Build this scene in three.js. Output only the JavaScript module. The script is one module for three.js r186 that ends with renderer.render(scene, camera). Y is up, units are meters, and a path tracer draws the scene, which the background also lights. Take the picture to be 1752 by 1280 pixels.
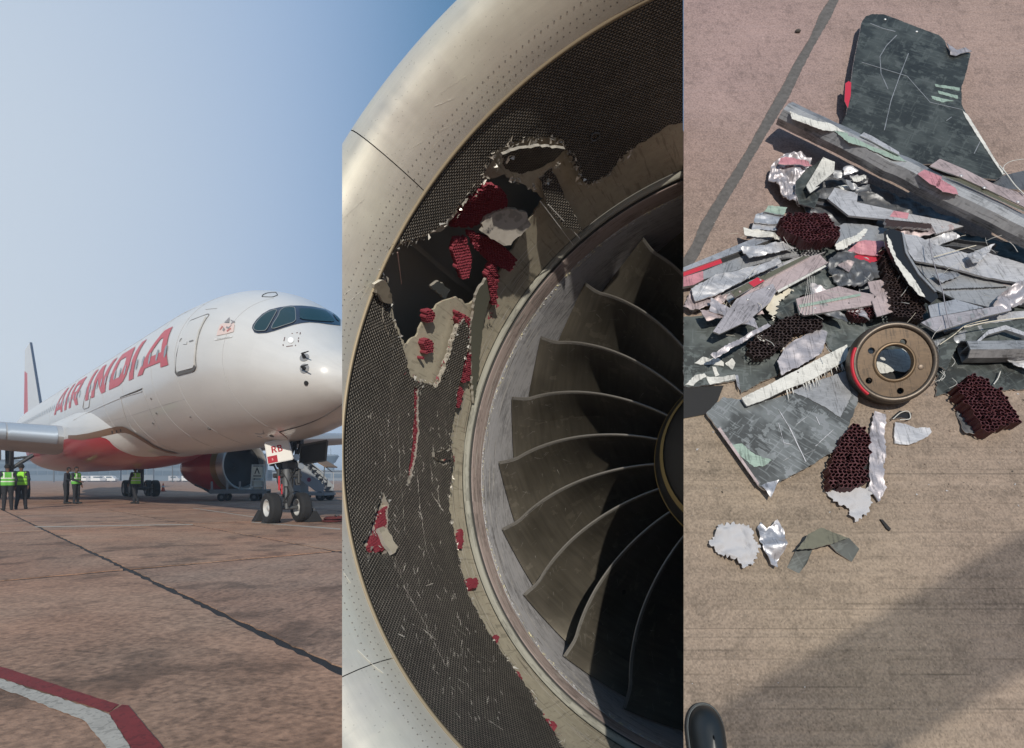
import * as THREE from 'three';
import { mergeGeometries } from 'three/addons/utils/BufferGeometryUtils.js';
import { RoundedBoxGeometry } from 'three/addons/geometries/RoundedBoxGeometry.js';

// ---------------------------------------------------------------- camera, sky, sun, exposure
const F = 1050, CX = 876, CY = 818, EYE = 1.35;          // focal length and principal point in photograph pixels, eye height in metres
const V = (x, y, z) => new THREE.Vector3(x, y, z);
const scene = new THREE.Scene();
const camera = new THREE.PerspectiveCamera(2 * Math.atan(CY / F) * 180 / Math.PI, 1752 / (2 * CY), 0.05, 3000);
camera.position.set(0, EYE, 0);
camera.lookAt(0, EYE, -10);
camera.setViewOffset(1752, 2 * CY, 0, 0, 1752, 1280);
camera.updateProjectionMatrix();

const sunDir = V(0.13, Math.sin(0.40), Math.cos(0.40)).normalize();
const sun = new THREE.DirectionalLight(new THREE.Color(1, 0.93, 0.82), 5.0);
sun.position.copy(sunDir).multiplyScalar(60);
sun.target.position.set(-8, 0, -18);
sun.position.add(sun.target.position);
sun.castShadow = true; sun.shadow.radius = 1.4;
sun.shadow.mapSize.set(4096, 4096);
Object.assign(sun.shadow.camera, { left: -60, right: 60, top: 45, bottom: -45, near: 1, far: 200 });
scene.add(sun, sun.target);

const smooth = (a, b, x) => { const t = Math.min(1, Math.max(0, (x - a) / (b - a))); return t * t * (3 - 2 * t); };
const mix = (a, b, t) => a + (b - a) * t;
{ // hazy morning sky: pale towards the left and the horizon, deeper blue up and to the right
  const w = 512, h = 256, data = new Float32Array(w * h * 4);
  for (let j = 0; j < h; j++) for (let i = 0; i < w; i++) {
    const el = ((j + 0.5) / h - 0.5) * Math.PI, ph = ((i + 0.5) / w - 0.5) * 2 * Math.PI;
    const x = Math.cos(ph) * Math.cos(el), y = Math.sin(el), z = Math.sin(ph) * Math.cos(el);
    const az = Math.atan2(x, -z);                                   // 0 straight ahead, negative to the left
    const side = 0.5 + 0.5 * Math.cos(az + 1.25);                  // hazier to the left
    const up = Math.max(0, y);
    let k = smooth(0.66, 1.0, side) * 0.96 * (1 - 0.45 * smooth(0.35, 0.95, up));
    k = Math.min(1, k + 0.45 * Math.exp(-up * 9) + 0.06 * Math.exp(-up * 3));
    const deep = [0.10, 0.27, 0.50], mid = [0.25, 0.45, 0.80], pale = [0.82, 0.92, 1.03];
    const d = smooth(0.66, 0.84, side);
    const o = (j * w + i) * 4;
    for (let c = 0; c < 3; c++) data[o + c] = mix(mix(deep[c], mid[c], d), pale[c], k) * (y < 0 ? mix(1, 0.45, Math.min(1, -y * 6)) : 1);
    data[o + 3] = 1;
  }
  const tex = new THREE.DataTexture(data, w, h, THREE.RGBAFormat, THREE.FloatType);
  tex.mapping = THREE.EquirectangularReflectionMapping; tex.magFilter = tex.minFilter = THREE.LinearFilter; tex.needsUpdate = true;
  scene.background = tex; scene.environment = tex;
}
scene.fog = new THREE.FogExp2(0xbfd2e6, 0.0013);

const renderer = new THREE.WebGLRenderer({ antialias: true });
renderer.setSize(1024, 748);
renderer.toneMapping = THREE.LinearToneMapping;
renderer.toneMappingExposure = 0.76;
renderer.shadowMap.enabled = true;

// ---------------------------------------------------------------- helpers
function rngOf(seed) { let a = seed >>> 0; return () => { a = (a + 0x6D2B79F5) | 0; let t = Math.imul(a ^ (a >>> 15), 1 | a); t = (t + Math.imul(t ^ (t >>> 7), 61 | t)) ^ t; return ((t ^ (t >>> 14)) >>> 0) / 4294967296; }; }
const rnd = rngOf(20240);
const R = (a, b, g = rnd) => a + (b - a) * g();
const PERM = new Uint16Array(1024); { const g = rngOf(7); for (let i = 0; i < 1024; i++) PERM[i] = Math.floor(g() * 65536); }
function h2(x, y) { return PERM[(x + PERM[y & 1023]) & 1023] / 65535; }
function vn(x, y, per) {                                            // value noise that tiles with period per
  let xi = Math.floor(x), yi = Math.floor(y); const fx = x - xi, fy = y - yi;
  const w = (n) => ((n % per) + per) % per; const x1 = w(xi + 1), y1 = w(yi + 1); xi = w(xi); yi = w(yi);
  const sx = fx * fx * (3 - 2 * fx), sy = fy * fy * (3 - 2 * fy);
  const a = h2(xi, yi), b = h2(x1, yi), c = h2(xi, y1), d = h2(x1, y1);
  return a + (b - a) * sx + (c - a) * sy + (a - b - c + d) * sx * sy;
}
function fbm(x, y, per, oct = 4) { let s = 0, a = 0.5, n = 0; for (let o = 0; o < oct; o++) { s += a * vn(x, y, per); n += a; a *= 0.5; x *= 2; y *= 2; per *= 2; } return s / n; }
const enc = (l) => { l = Math.min(1, Math.max(0, l)); return 255 * (l <= 0.0031308 ? 12.92 * l : 1.055 * Math.pow(l, 1 / 2.4) - 0.055); };
function texOf(w, h, fn, color = true) {                            // fn(u, v) -> linear rgb
  const d = new Uint8Array(w * h * 4), o = [0, 0, 0];
  for (let j = 0, p = 0; j < h; j++) for (let i = 0; i < w; i++, p += 4) {
    fn((i + 0.5) / w, (j + 0.5) / h, o);
    for (let c = 0; c < 3; c++) d[p + c] = color ? enc(o[c]) : 255 * Math.min(1, Math.max(0, o[c]));
    d[p + 3] = 255;
  }
  const t = new THREE.DataTexture(d, w, h, THREE.RGBAFormat);
  t.wrapS = t.wrapT = THREE.RepeatWrapping; t.magFilter = THREE.LinearFilter; t.minFilter = THREE.LinearMipmapLinearFilter; t.generateMipmaps = true;
  if (color) t.colorSpace = THREE.SRGBColorSpace; t.needsUpdate = true; return t;
}
const lin = (r, g, b) => new THREE.Color().setRGB(r, g, b);
const srgb = (r, g, b) => new THREE.Color().setRGB(r / 255, g / 255, b / 255, THREE.SRGBColorSpace);
function mat(color, rough = 0.6, metal = 0, extra = {}) { return new THREE.MeshStandardMaterial({ color, roughness: rough, metalness: metal, side: THREE.DoubleSide, ...extra }); }
const used = new Map();
function numbered(n) { const k = used.get(n) || 0; used.set(n, k + 1); return k ? n + '_' + String(k).padStart(3, '0') : n; }
function setShadow(o) { o.castShadow = o.receiveShadow = true; return o; }
function mesh(name, geo, m, parent) { const o = setShadow(new THREE.Mesh(geo, m)); o.name = name; if (parent) parent.add(o); return o; }
function tag(o, label, category, group) { o.userData.label = label; o.userData.category = category; if (group) o.userData.group = group; return o; }
function thing(name, label, category, pos, group) { const g = new THREE.Group(); g.name = numbered(name); if (pos) g.position.copy(pos); scene.add(g); return tag(g, label, category, group); }
function structure(name, geo, m) { const o = mesh(numbered(name), geo, m, scene); o.userData.kind = 'structure'; return o; }
const ray = (px, py) => V((px - CX) / F, -(py - CY) / F, -1);
const unp = (px, py, depth) => ray(px, py).multiplyScalar(depth).add(V(0, EYE, 0));
const gnd = (px, py) => unp(px, py, EYE * F / (py - CY)).setY(0);
const pxOf = (p) => [CX + F * p.x / -p.z, CY - F * (p.y - EYE) / -p.z];
function box(w, h, d, x = 0, y = 0, z = 0, rx = 0, ry = 0, rz = 0) { const g = new THREE.BoxGeometry(w, h, d); g.rotateX(rx); g.rotateY(ry); g.rotateZ(rz); g.translate(x, y, z); return g; }
function rbox(w, h, d, r, x = 0, y = 0, z = 0) { const g = new RoundedBoxGeometry(w, h, d, 2, r); g.translate(x, y, z); return g; }
function bar(a, b, r0, r1 = r0, seg = 8) { const d = b.clone().sub(a), g = new THREE.CylinderGeometry(r1, r0, d.length(), seg); g.translate(0, d.length() / 2, 0); g.applyQuaternion(new THREE.Quaternion().setFromUnitVectors(V(0, 1, 0), d.normalize())); g.translate(a.x, a.y, a.z); return g; }
function beamBox(a, b, w, h, upv = V(0, 1, 0)) { const d = b.clone().sub(a), L = d.length(); const z = d.clone().normalize(), x = new THREE.Vector3().crossVectors(upv, z).normalize(), y = new THREE.Vector3().crossVectors(z, x); const g = new THREE.BoxGeometry(w, h, L); g.applyMatrix4(new THREE.Matrix4().makeBasis(x, y, z)); const c = a.clone().add(b).multiplyScalar(0.5); g.translate(c.x, c.y, c.z); return g; }
function merge(list) { return mergeGeometries(list.map((g) => { g = g.index ? g.toNonIndexed() : g; for (const k of Object.keys(g.attributes)) if (!['position', 'normal', 'uv'].includes(k)) g.deleteAttribute(k); if (!g.attributes.uv) g.setAttribute('uv', new THREE.BufferAttribute(new Float32Array(g.attributes.position.count * 2), 2)); return g; })); }
function fromTris(pos, uv, smoothN) { const g = new THREE.BufferGeometry(); g.setAttribute('position', new THREE.Float32BufferAttribute(pos, 3)); if (uv) g.setAttribute('uv', new THREE.Float32BufferAttribute(uv, 2)); g.computeVertexNormals(); return g; }
function grid(nu, nv, fn, uvf) {                                    // indexed, smooth-shaded parametric sheet
  const pos = [], uv = [], idx = [];
  for (let i = 0; i <= nu; i++) for (let j = 0; j <= nv; j++) { const p = fn(i / nu, j / nv); pos.push(p.x, p.y, p.z); const q = uvf ? uvf(i / nu, j / nv) : [i / nu, j / nv]; uv.push(q[0], q[1]); }
  const w = nv + 1;
  for (let i = 0; i < nu; i++) for (let j = 0; j < nv; j++) { const a = i * w + j; idx.push(a, a + 1, a + w, a + 1, a + w + 1, a + w); }
  const g = new THREE.BufferGeometry(); g.setAttribute('position', new THREE.Float32BufferAttribute(pos, 3)); g.setAttribute('uv', new THREE.Float32BufferAttribute(uv, 2)); g.setIndex(idx); g.computeVertexNormals(); return g;
}
const inPoly = (p, x, y) => { let c = false; for (let i = 0, j = p.length - 1; i < p.length; j = i++) if ((p[i][1] > y) !== (p[j][1] > y) && x < (p[j][0] - p[i][0]) * (y - p[i][1]) / (p[j][1] - p[i][1]) + p[i][0]) c = !c; return c; };
function jag(poly, step, amp, g = rnd) {                            // torn outline
  const out = [];
  for (let i = 0; i < poly.length; i++) {
    const a = poly[i], b = poly[(i + 1) % poly.length], L = Math.hypot(b[0] - a[0], b[1] - a[1]), n = Math.max(1, Math.round(L / step));
    for (let k = 0; k < n; k++) { const t = k / n, e = (g() - 0.5) * 2 * amp; out.push([mix(a[0], b[0], t) - (b[1] - a[1]) / (L || 1) * e, mix(a[1], b[1], t) + (b[0] - a[0]) / (L || 1) * e]); }
  }
  return out;
}
function tessellate(outer, holes, maxEdge) {                        // 2-D polygon with holes -> points, triangles, rim edges
  const cw = (p, s) => { const a = THREE.ShapeUtils.area(p.map((q) => new THREE.Vector2(q[0], q[1]))); return (a > 0) === s ? p.slice() : p.slice().reverse(); };
  const rings = [cw(outer, true), ...holes.map((h) => cw(h, false))];
  const pts = rings.flat().map((p) => [p[0], p[1]]);
  const v2 = rings.map((r) => r.map((p) => new THREE.Vector2(p[0], p[1])));
  let tris = THREE.ShapeUtils.triangulateShape(v2[0], v2.slice(1));
  let rim = []; let o = 0; for (const r of rings) { for (let i = 0; i < r.length; i++) rim.push([o + i, o + (i + 1) % r.length]); o += r.length; }
  const len = (a, b) => Math.hypot(pts[a][0] - pts[b][0], pts[a][1] - pts[b][1]);
  for (let it = 0; it < 9; it++) {
    const mid = new Map(); const key = (a, b) => a < b ? a * 1e6 + b : b * 1e6 + a;
    const M = (a, b) => { if (len(a, b) <= maxEdge) return -1; const k = key(a, b); let m = mid.get(k); if (m === undefined) { m = pts.length; pts.push([(pts[a][0] + pts[b][0]) / 2, (pts[a][1] + pts[b][1]) / 2]); mid.set(k, m); } return m; };
    const out = []; let any = false;
    for (const [a, b, c] of tris) {
      const ab = M(a, b), bc = M(b, c), ca = M(c, a), n = (ab >= 0) + (bc >= 0) + (ca >= 0);
      if (!n) { out.push([a, b, c]); continue; } any = true;
      if (n === 3) out.push([a, ab, ca], [ab, b, bc], [ca, bc, c], [ab, bc, ca]);
      else if (n === 1) { if (ab >= 0) out.push([a, ab, c], [ab, b, c]); else if (bc >= 0) out.push([a, b, bc], [a, bc, c]); else out.push([a, b, ca], [ca, b, c]); }
      else if (ab < 0) out.push([c, ca, bc], [ca, a, b], [ca, b, bc]);
      else if (bc < 0) out.push([a, ab, ca], [ab, b, c], [ab, c, ca]);
      else out.push([b, bc, ab], [bc, c, a], [bc, a, ab]);
    }
    const r2 = []; for (const [a, b] of rim) { const m = mid.get(key(a, b)); if (m === undefined) r2.push([a, b]); else r2.push([a, m], [m, b]); }
    rim = r2; tris = out; if (!any) break;
  }
  return { pts, tris, rim };
}
function plate(outer, holes, map, thick, maxEdge, uvs = 1) {        // curved plate: map(x, y, offset) -> point; returns face and rim geometries
  const { pts, tris, rim } = tessellate(outer, holes, maxEdge);
  const A = pts.map((p) => map(p[0], p[1], 0)), B = pts.map((p) => map(p[0], p[1], thick));
  const ok = (i) => A[i] && B[i];
  const g = new THREE.BufferGeometry(), pos = [], uv = [], idx = [];
  for (let i = 0; i < pts.length; i++) { const p = A[i] || V(0, 0, 0); pos.push(p.x, p.y, p.z); uv.push(pts[i][0] * uvs, pts[i][1] * uvs); }
  for (const t of tris) if (t.every(ok)) idx.push(...t);
  if (thick) { const o = pts.length; for (let i = 0; i < o; i++) { const p = B[i] || V(0, 0, 0); pos.push(p.x, p.y, p.z); uv.push(pts[i][0] * uvs, pts[i][1] * uvs); } for (const t of tris) if (t.every(ok)) idx.push(t[2] + o, t[1] + o, t[0] + o); }
  g.setAttribute('position', new THREE.Float32BufferAttribute(pos, 3)); g.setAttribute('uv', new THREE.Float32BufferAttribute(uv, 2)); g.setIndex(idx); g.computeVertexNormals();
  const rp = [], ru = [];
  if (thick) for (const [a, b] of rim) if (ok(a) && ok(b)) for (const [q, i] of [[A, a], [A, b], [B, a], [A, b], [B, b], [B, a]]) { rp.push(q[i].x, q[i].y, q[i].z); ru.push(pts[i][0] * uvs, pts[i][1] * uvs); }
  return { face: g, rim: rp.length ? fromTris(rp, ru) : null };
}
// ---------------------------------------------------------------- the apron
const AD = V(-0.6846, 0, -0.7289), AP = V(0.7289, 0, -0.6846);      // along the slab joints (away from us) and across them
const concreteTex = texOf(1536, 1536, (u, v, o) => {
  const big = fbm(u * 4, v * 4, 4, 4), med = fbm(u * 16 + 9, v * 16, 16, 4), fine = fbm(u * 190, v * 190, 190, 2), st = fbm(u * 7 + 3, v * 26 + 5, 7 * 26, 4);
  const pit = h2(Math.floor(u * 768), Math.floor(v * 768)) > 0.9965 ? 0.55 : 1;
  const oil = 1 - 0.50 * smooth(0.56, 0.74, fbm(u * 9 + 40, v * 9 + 11, 9, 5)) * smooth(0.35, 0.65, med);
  const scr = 1 - 0.22 * smooth(0.66, 0.76, fbm(u * 24, v * 150 + 7, 3600, 3));
  const k = (0.80 + 0.30 * big + 0.50 * (med - 0.5) + 0.85 * (fine - 0.5) + 0.16 * (st - 0.5)) * pit * oil * scr;
  const warm = fbm(u * 5 + 21, v * 5 + 17, 5, 3);
  o[0] = 0.345 * k; o[1] = (0.203 + 0.05 * (warm - 0.5)) * k; o[2] = (0.134 + 0.05 * (warm - 0.5)) * k;
});
const concreteBump = texOf(1024, 1024, (u, v, o) => { o[0] = o[1] = o[2] = 0.5 * fbm(u * 200, v * 200, 200, 2) + 0.5 * fbm(u * 30, v * 30, 30, 3); }, false);
function concreteMat(tint, rot, ox, oy) {
  const t = concreteTex.clone(); t.repeat.set(1 / 6.4, 1 / 6.4); t.rotation = rot; t.offset.set(ox, oy); t.needsUpdate = true;
  const b = concreteBump.clone(); b.repeat.set(1 / 2.1, 1 / 2.1); b.needsUpdate = true;
  return mat(tint, 0.93, 0, { map: t, bumpMap: b, bumpScale: 0.004 });
}
const slabMats = [concreteMat(lin(1, 1, 1), 0.3, 0.1, 0.2), concreteMat(lin(0.93, 0.90, 0.88), 1.2, 0.45, 0.7), concreteMat(lin(1.06, 1.03, 1.0), 2.1, 0.8, 0.35), concreteMat(lin(0.97, 0.99, 1.02), 0.75, 0.31, 0.93)];
const groundGeo = new THREE.PlaneGeometry(2400, 2400, 1, 1); groundGeo.rotateX(-Math.PI / 2);
{ const p = groundGeo.attributes.position, uv = groundGeo.attributes.uv; for (let i = 0; i < p.count; i++) uv.setXY(i, p.getX(i), p.getZ(i)); }
const apron = structure('apron_ground', groundGeo, slabMats[2]); apron.position.y = -0.02;
const J0 = gnd(220, 975);
{ // the slabs between the sealed joints, each a piece of its own
  const across = [-33, -26.4, -19.8, -13.2, -6.6, 0, 3.3, 9.9, 16.5, 23.1, 29.7], along = [-18.4, -9.2, 0, 9.2, 18.4, 27.6, 36.8, 46], gap = 0.04, gy = 0.075;
  const seal = [V(0, 0, 0).addScaledVector(AD, -18.4).addScaledVector(AP, -33), V(0, 0, 0).addScaledVector(AD, 46).addScaledVector(AP, -33), V(0, 0, 0).addScaledVector(AD, 46).addScaledVector(AP, 29.7), V(0, 0, 0).addScaledVector(AD, -18.4).addScaledVector(AP, 29.7)].map((p) => p.add(J0));
  const sp = []; for (const i of [0, 1, 2, 0, 2, 3]) sp.push(seal[i].x, -0.012, seal[i].z);
  structure('joint_sealant', fromTris(sp), mat(lin(0.018, 0.017, 0.018), 0.8));
  const g = rngOf(55); let n = 0;
  for (let i = 0; i + 1 < across.length; i++) for (let j = 0; j + 1 < along.length; j++) {
    const poly = jag([[across[i] + gap, along[j] + gy], [across[i + 1] - gap, along[j] + gy], [across[i + 1] - gap, along[j + 1] - gy], [across[i] + gap, along[j + 1] - gy]], 0.13, 0.018, g);
    const pl = plate(poly, [], (x, y, off) => J0.clone().addScaledVector(AP, x).addScaledVector(AD, y).setY(-off), 0.011, 30, 1);
    const o = mesh('concrete_slab' + (n ? '_' + String(n).padStart(3, '0') : ''), merge([pl.face, pl.rim]), slabMats[Math.floor(g() * 4)], apron); o.position.y = 0.02; n++;
  }
}
function groundPaint(name, poly, m, y = 0.004) { const pl = plate(poly.map((p) => { const q = gnd(p[0], p[1]); return [q.x, q.z]; }), [], (x, z) => V(x, y, z), 0, 60, 1); return structure(name, pl.face, m); }
const paintTex = texOf(512, 512, (u, v, o) => { const a = fbm(u * 9, v * 9, 9, 5), b = fbm(u * 60, v * 60, 60, 3); const k = 0.72 + 0.35 * a + 0.35 * (b - 0.5) - 0.35 * smooth(0.62, 0.7, b) ; o[0] = k; o[1] = k * 0.98; o[2] = k * 0.95; });
paintTex.repeat.set(0.7, 0.7);
const redPaint = mat(lin(0.24, 0.028, 0.028), 0.8, 0, { map: paintTex }), whitePaint = mat(lin(0.52, 0.48, 0.42), 0.85, 0, { map: paintTex });
const g5 = (L) => L.map(([x, y]) => [x / 2.969, 880 + y / 2.969]);
groundPaint('red_kerb_marking', jag(g5([[-200, 690], [0, 775], [60, 795], [360, 893], [605, 972], [548, 1008], [330, 940], [150, 883], [0, 832], [-200, 755]]), 9, 0.8), redPaint, 0.004);
groundPaint('red_kerb_marking', jag(g5([[620, 972], [650, 975], [700, 1035], [830, 1190], [1000, 1400], [800, 1400], [665, 1190], [554, 1014]]), 9, 0.8), redPaint, 0.0055);
groundPaint('white_kerb_marking', jag(g5([[-200, 770], [0, 838], [150, 888], [330, 945], [546, 1012], [600, 1090], [662, 1190], [790, 1400], [640, 1400], [540, 1190], [480, 1110], [420, 1045], [250, 985], [120, 930], [0, 885], [-200, 815]]), 7, 1.4), whitePaint, 0.004);
const lineM = mat(lin(0.5, 0.47, 0.42), 0.9, 0, { map: paintTex });
groundPaint('white_stand_marking', [[330, 869], [440, 885], [440, 886.2], [330, 869.9]], lineM);
groundPaint('white_stand_marking', [[430, 893], [582, 904.5], [582, 906.5], [430, 894.3]], lineM);
groundPaint('white_stand_marking', [[60, 901], [330, 897], [330, 898.2], [60, 902.4]], lineM);

// ---------------------------------------------------------------- the airliner
const SNG = 4.6, GEAR = gnd(478, 895), TIP = GEAR.clone().addScaledVector(AD, -SNG), ZC = 4.80;
function pchip(S, Y) {
  const n = S.length, h = [], dl = [], m = new Array(n).fill(0);
  for (let i = 0; i < n - 1; i++) { h[i] = S[i + 1] - S[i]; dl[i] = (Y[i + 1] - Y[i]) / h[i]; }
  for (let i = 1; i < n - 1; i++) m[i] = dl[i - 1] * dl[i] > 0 ? 2 * dl[i - 1] * dl[i] / (dl[i - 1] + dl[i]) : 0;
  m[0] = dl[0]; m[n - 1] = dl[n - 2];
  return (x) => { let i = 0; while (i < n - 2 && x > S[i + 1]) i++; const t = (x - S[i]) / h[i]; return (2 * t ** 3 - 3 * t * t + 1) * Y[i] + (t ** 3 - 2 * t * t + t) * h[i] * m[i] + (-2 * t ** 3 + 3 * t * t) * Y[i + 1] + (t ** 3 - t * t) * h[i] * m[i + 1]; };
}
const KS = [0, 0.3, 0.8, 1.6, 2.6, 3.8, 5.2, 7, 9, 12, 50, 60, 70, 78];
const bw = pchip(KS, [0.02, 0.75, 1.2, 1.62, 1.98, 2.25, 2.42, 2.54, 2.56, 2.57, 2.57, 2.2, 1.2, 0.25]);
const bt = pchip(KS, [-0.95, -0.42, -0.02, 0.61, 1.33, 1.90, 2.25, 2.43, 2.53, 2.56, 2.56, 2.5, 2.3, 2.0]);
const bb = pchip(KS, [-0.97, -1.42, -1.70, -1.98, -2.18, -2.33, -2.41, -2.47, -2.51, -2.53, -2.53, -1.6, 0.2, 1.6]);
const rise = (s) => s > 12 ? 0.010 * (s - 12) : 0;
const fuselage = { w: bw, c: (s) => (bt(s) + bb(s)) / 2 + rise(s), r: (s) => (bt(s) - bb(s)) / 2, e: 2, s0: 0, s1: 78 };
const fw = pchip([15.5, 17.5, 20, 24, 40, 46, 50], [1.9, 2.35, 2.66, 2.82, 2.85, 2.5, 1.5]);
const fb = pchip([15.5, 17.5, 20, 24, 40, 46, 50], [-2.3, -2.66, -2.86, -2.98, -3.0, -2.75, -2.2]);
const fairing = { w: fw, c: (s) => fb(s) * 0.42 , r: (s) => -fb(s) * 0.58, e: 2.5, s0: 15.6, s1: 49.8 };
const toWorld = (s, y, z) => TIP.clone().addScaledVector(AD, s).addScaledVector(AP, y).setY(z);
const superp = (t, e) => { const c = Math.cos(t), s = Math.sin(t); return [Math.sign(c) * Math.abs(c) ** (2 / e), Math.sign(s) * Math.abs(s) ** (2 / e)]; };
function bodyPoint(b, s, th) { const [c, q] = superp(th, b.e); return toWorld(s, b.w(s) * c, ZC + b.c(s) + b.r(s) * q); }
function bodyVal(b, p) { const q = p.clone().sub(TIP), s = q.dot(AD), y = q.dot(AP), z = p.y - ZC; if (s < b.s0 || s > b.s1) return 9; return Math.abs(y / b.w(s)) ** b.e + Math.abs((z - b.c(s)) / b.r(s)) ** b.e - 1; }
const BODIES = [fuselage, fairing];
const skin = (p) => Math.min(...BODIES.map((b) => bodyVal(b, p)));
function onSkin(px, py, lift = 0.02) {                              // where the line of sight through a pixel meets the aircraft's skin
  const d = ray(px, py), o = V(0, EYE, 0); let t0 = 11, hit = 0; const P = (t) => o.clone().addScaledVector(d, t);
  for (let t = 11; t < 70; t += 0.05) { if (skin(P(t)) < 0) { hit = t; break; } t0 = t; }
  if (!hit) return null;
  let a = t0, b = hit; for (let i = 0; i < 22; i++) { const m = (a + b) / 2; if (skin(P(m)) < 0) b = m; else a = m; }
  const p = P(a), e = 0.004, n = V(skin(p.clone().add(V(e, 0, 0))) - skin(p.clone().add(V(-e, 0, 0))), skin(p.clone().add(V(0, e, 0))) - skin(p.clone().add(V(0, -e, 0))), skin(p.clone().add(V(0, 0, e))) - skin(p.clone().add(V(0, 0, -e)))).normalize();
  return p.addScaledVector(n, lift);
}
const plane = thing('airliner', 'white wide-body airliner with red lettering and dark cockpit windows parked on the apron', 'airliner', GEAR.clone());
const loc = (g) => { g.translate(-GEAR.x, -GEAR.y, -GEAR.z); return g; };
const skinTex = texOf(512, 512, (u, v, o) => { const a = fbm(u * 6, v * 6, 6, 4), b = fbm(u * 3, v * 40, 120, 3); const k = 0.95 + 0.06 * (a - 0.5) + 0.07 * (b - 0.5); o[0] = k; o[1] = k; o[2] = k * 0.995; });
const whiteSkin = new THREE.MeshPhysicalMaterial({ color: lin(0.62, 0.615, 0.60), roughness: 0.32, clearcoat: 0.5, clearcoatRoughness: 0.15, side: THREE.DoubleSide, map: skinTex });
const redSkin = new THREE.MeshPhysicalMaterial({ color: lin(0.38, 0.016, 0.03), roughness: 0.35, clearcoat: 0.5, clearcoatRoughness: 0.15, side: THREE.DoubleSide });
const letterRed = mat(lin(0.50, 0.055, 0.075), 0.4), goldSkin = mat(lin(0.19, 0.105, 0.06), 0.45, 0.2), blackGap = mat(lin(0.02, 0.02, 0.022), 0.6), navy = new THREE.MeshPhysicalMaterial({ color: lin(0.008, 0.014, 0.03), roughness: 0.2, clearcoat: 0.6, side: THREE.DoubleSide });
const cockpitGlass = new THREE.MeshPhysicalMaterial({ color: lin(0.012, 0.04, 0.05), roughness: 0.12, specularIntensity: 0.6, side: THREE.DoubleSide });
const paneRim = mat(lin(0.22, 0.24, 0.25), 0.5), cabinGlass = new THREE.MeshPhysicalMaterial({ color: lin(0.045, 0.05, 0.06), roughness: 0.12, clearcoat: 0.8, side: THREE.DoubleSide });
const greyMetal = mat(lin(0.12, 0.125, 0.13), 0.5, 0.5), darkMetal = mat(lin(0.055, 0.057, 0.06), 0.5, 0.4), rubber = mat(lin(0.016, 0.016, 0.017), 0.85), rimWhite = mat(lin(0.55, 0.55, 0.53), 0.5, 0.2), alu = mat(lin(0.5, 0.51, 0.52), 0.35, 0.85);
mesh('fuselage', loc(grid(190, 96, (i, j) => { const t = i < 0.35 ? i / 0.35 : 0, s = i < 0.35 ? 5 * t * t * 0.999 + 0.001 : 5 + (i - 0.35) / 0.65 * 73; return bodyPoint(fuselage, s, j * 2 * Math.PI); }, (i, j) => [i * 9, j * 2])), whiteSkin, plane);
mesh('belly_fairing', loc(grid(80, 80, (i, j) => bodyPoint(fairing, 15.61 + i * 34.1, j * 2 * Math.PI), (i, j) => [i * 6, j])), whiteSkin, plane);
{ // the red paint below the wave line, on both sides of the fairing
  const line = [[118, 750], [140, 752.7], [154, 750], [173.7, 747.4], [181.6, 749.7], [188.5, 754], [200, 762], [211, 770], [222, 776], [231, 780]].map(([x, y]) => { const p = onSkin(x, y, 0).sub(TIP); return [p.dot(AD), p.y - ZC + TIP.y]; }).sort((a, b) => a[0] - b[0]);
  const zAt = (s) => { if (s <= line[0][0]) return mix(-3.2, line[0][1], smooth(line[0][0] - 1.2, line[0][0], s)); for (let i = 0; i + 1 < line.length; i++) if (s <= line[i + 1][0]) return mix(line[i][1], line[i + 1][1], (s - line[i][0]) / (line[i + 1][0] - line[i][0])); return line[line.length - 1][1]; };
  mesh('belly_red_paint', loc(grid(120, 60, (i, j) => { const s = line[0][0] - 1.1 + i * (49.5 - line[0][0] + 1.1), f = Math.min(0.999, Math.max(-0.9995, (zAt(s) - fairing.c(s)) / fairing.r(s))), t = Math.asin(Math.sign(f) * Math.abs(f) ** (fairing.e / 2)), th = mix(Math.PI - t, 2 * Math.PI + t, j), [c, q] = superp(th, fairing.e); return toWorld(s, (fairing.w(s) + 0.012) * c, ZC + fairing.c(s) + (fairing.r(s) + 0.012) * q); }, (i, j) => [i * 6, j])), redSkin, plane);
}
const zm = (ox, oy, sc) => (L) => L.map(([x, y]) => [ox + x / sc, oy + y / sc]);
function decal(name, poly, holes, m, parent = plane, lift = 0.015, edge = 5, thick = 0) {
  const pl = plate(poly, holes, (x, y, off) => onSkin(x, y, lift + off), thick, edge, 0.05);
  const g = pl.rim ? merge([pl.face, pl.rim]) : pl.face, P = g.attributes.position, uv = g.attributes.uv, w = V(0, 0, 0);
  for (let i = 0; i < P.count; i++) { w.fromBufferAttribute(P, i).sub(TIP); uv.setXY(i, w.dot(AD) * 0.11, w.y * 0.12); }  // metres along the hull and up
  return mesh(name, loc(g), m, parent);
}
function skinTube(name, pts, r, m, closed = false, parent = plane, lift = 0.004) {
  const q = []; for (const p of pts) { const w = onSkin(p[0], p[1], lift); if (w) q.push(w); }
  if (q.length < 2) return null;
  return mesh(name, loc(new THREE.TubeGeometry(new THREE.CatmullRomCurve3(q, closed, 'catmullrom', 0.2), q.length * 4, r, 6, closed)), m, parent);
}
const hullAt = (s, z, lift) => { const q = (z + rise(s) - fuselage.c(s)) / fuselage.r(s), t = Math.PI - Math.asin(q); return toWorld(s, (fuselage.w(s) + lift) * Math.cos(t), ZC + fuselage.c(s) + (fuselage.r(s) + lift) * Math.sin(t)); };
function hullPlate(name, poly, holes, m, lift, parent = plane) { const p = plate(poly, holes, (x, y) => hullAt(x, y, lift), 0, 0.3, 0.11); return mesh(name, loc(p.face), m, parent); }
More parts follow.
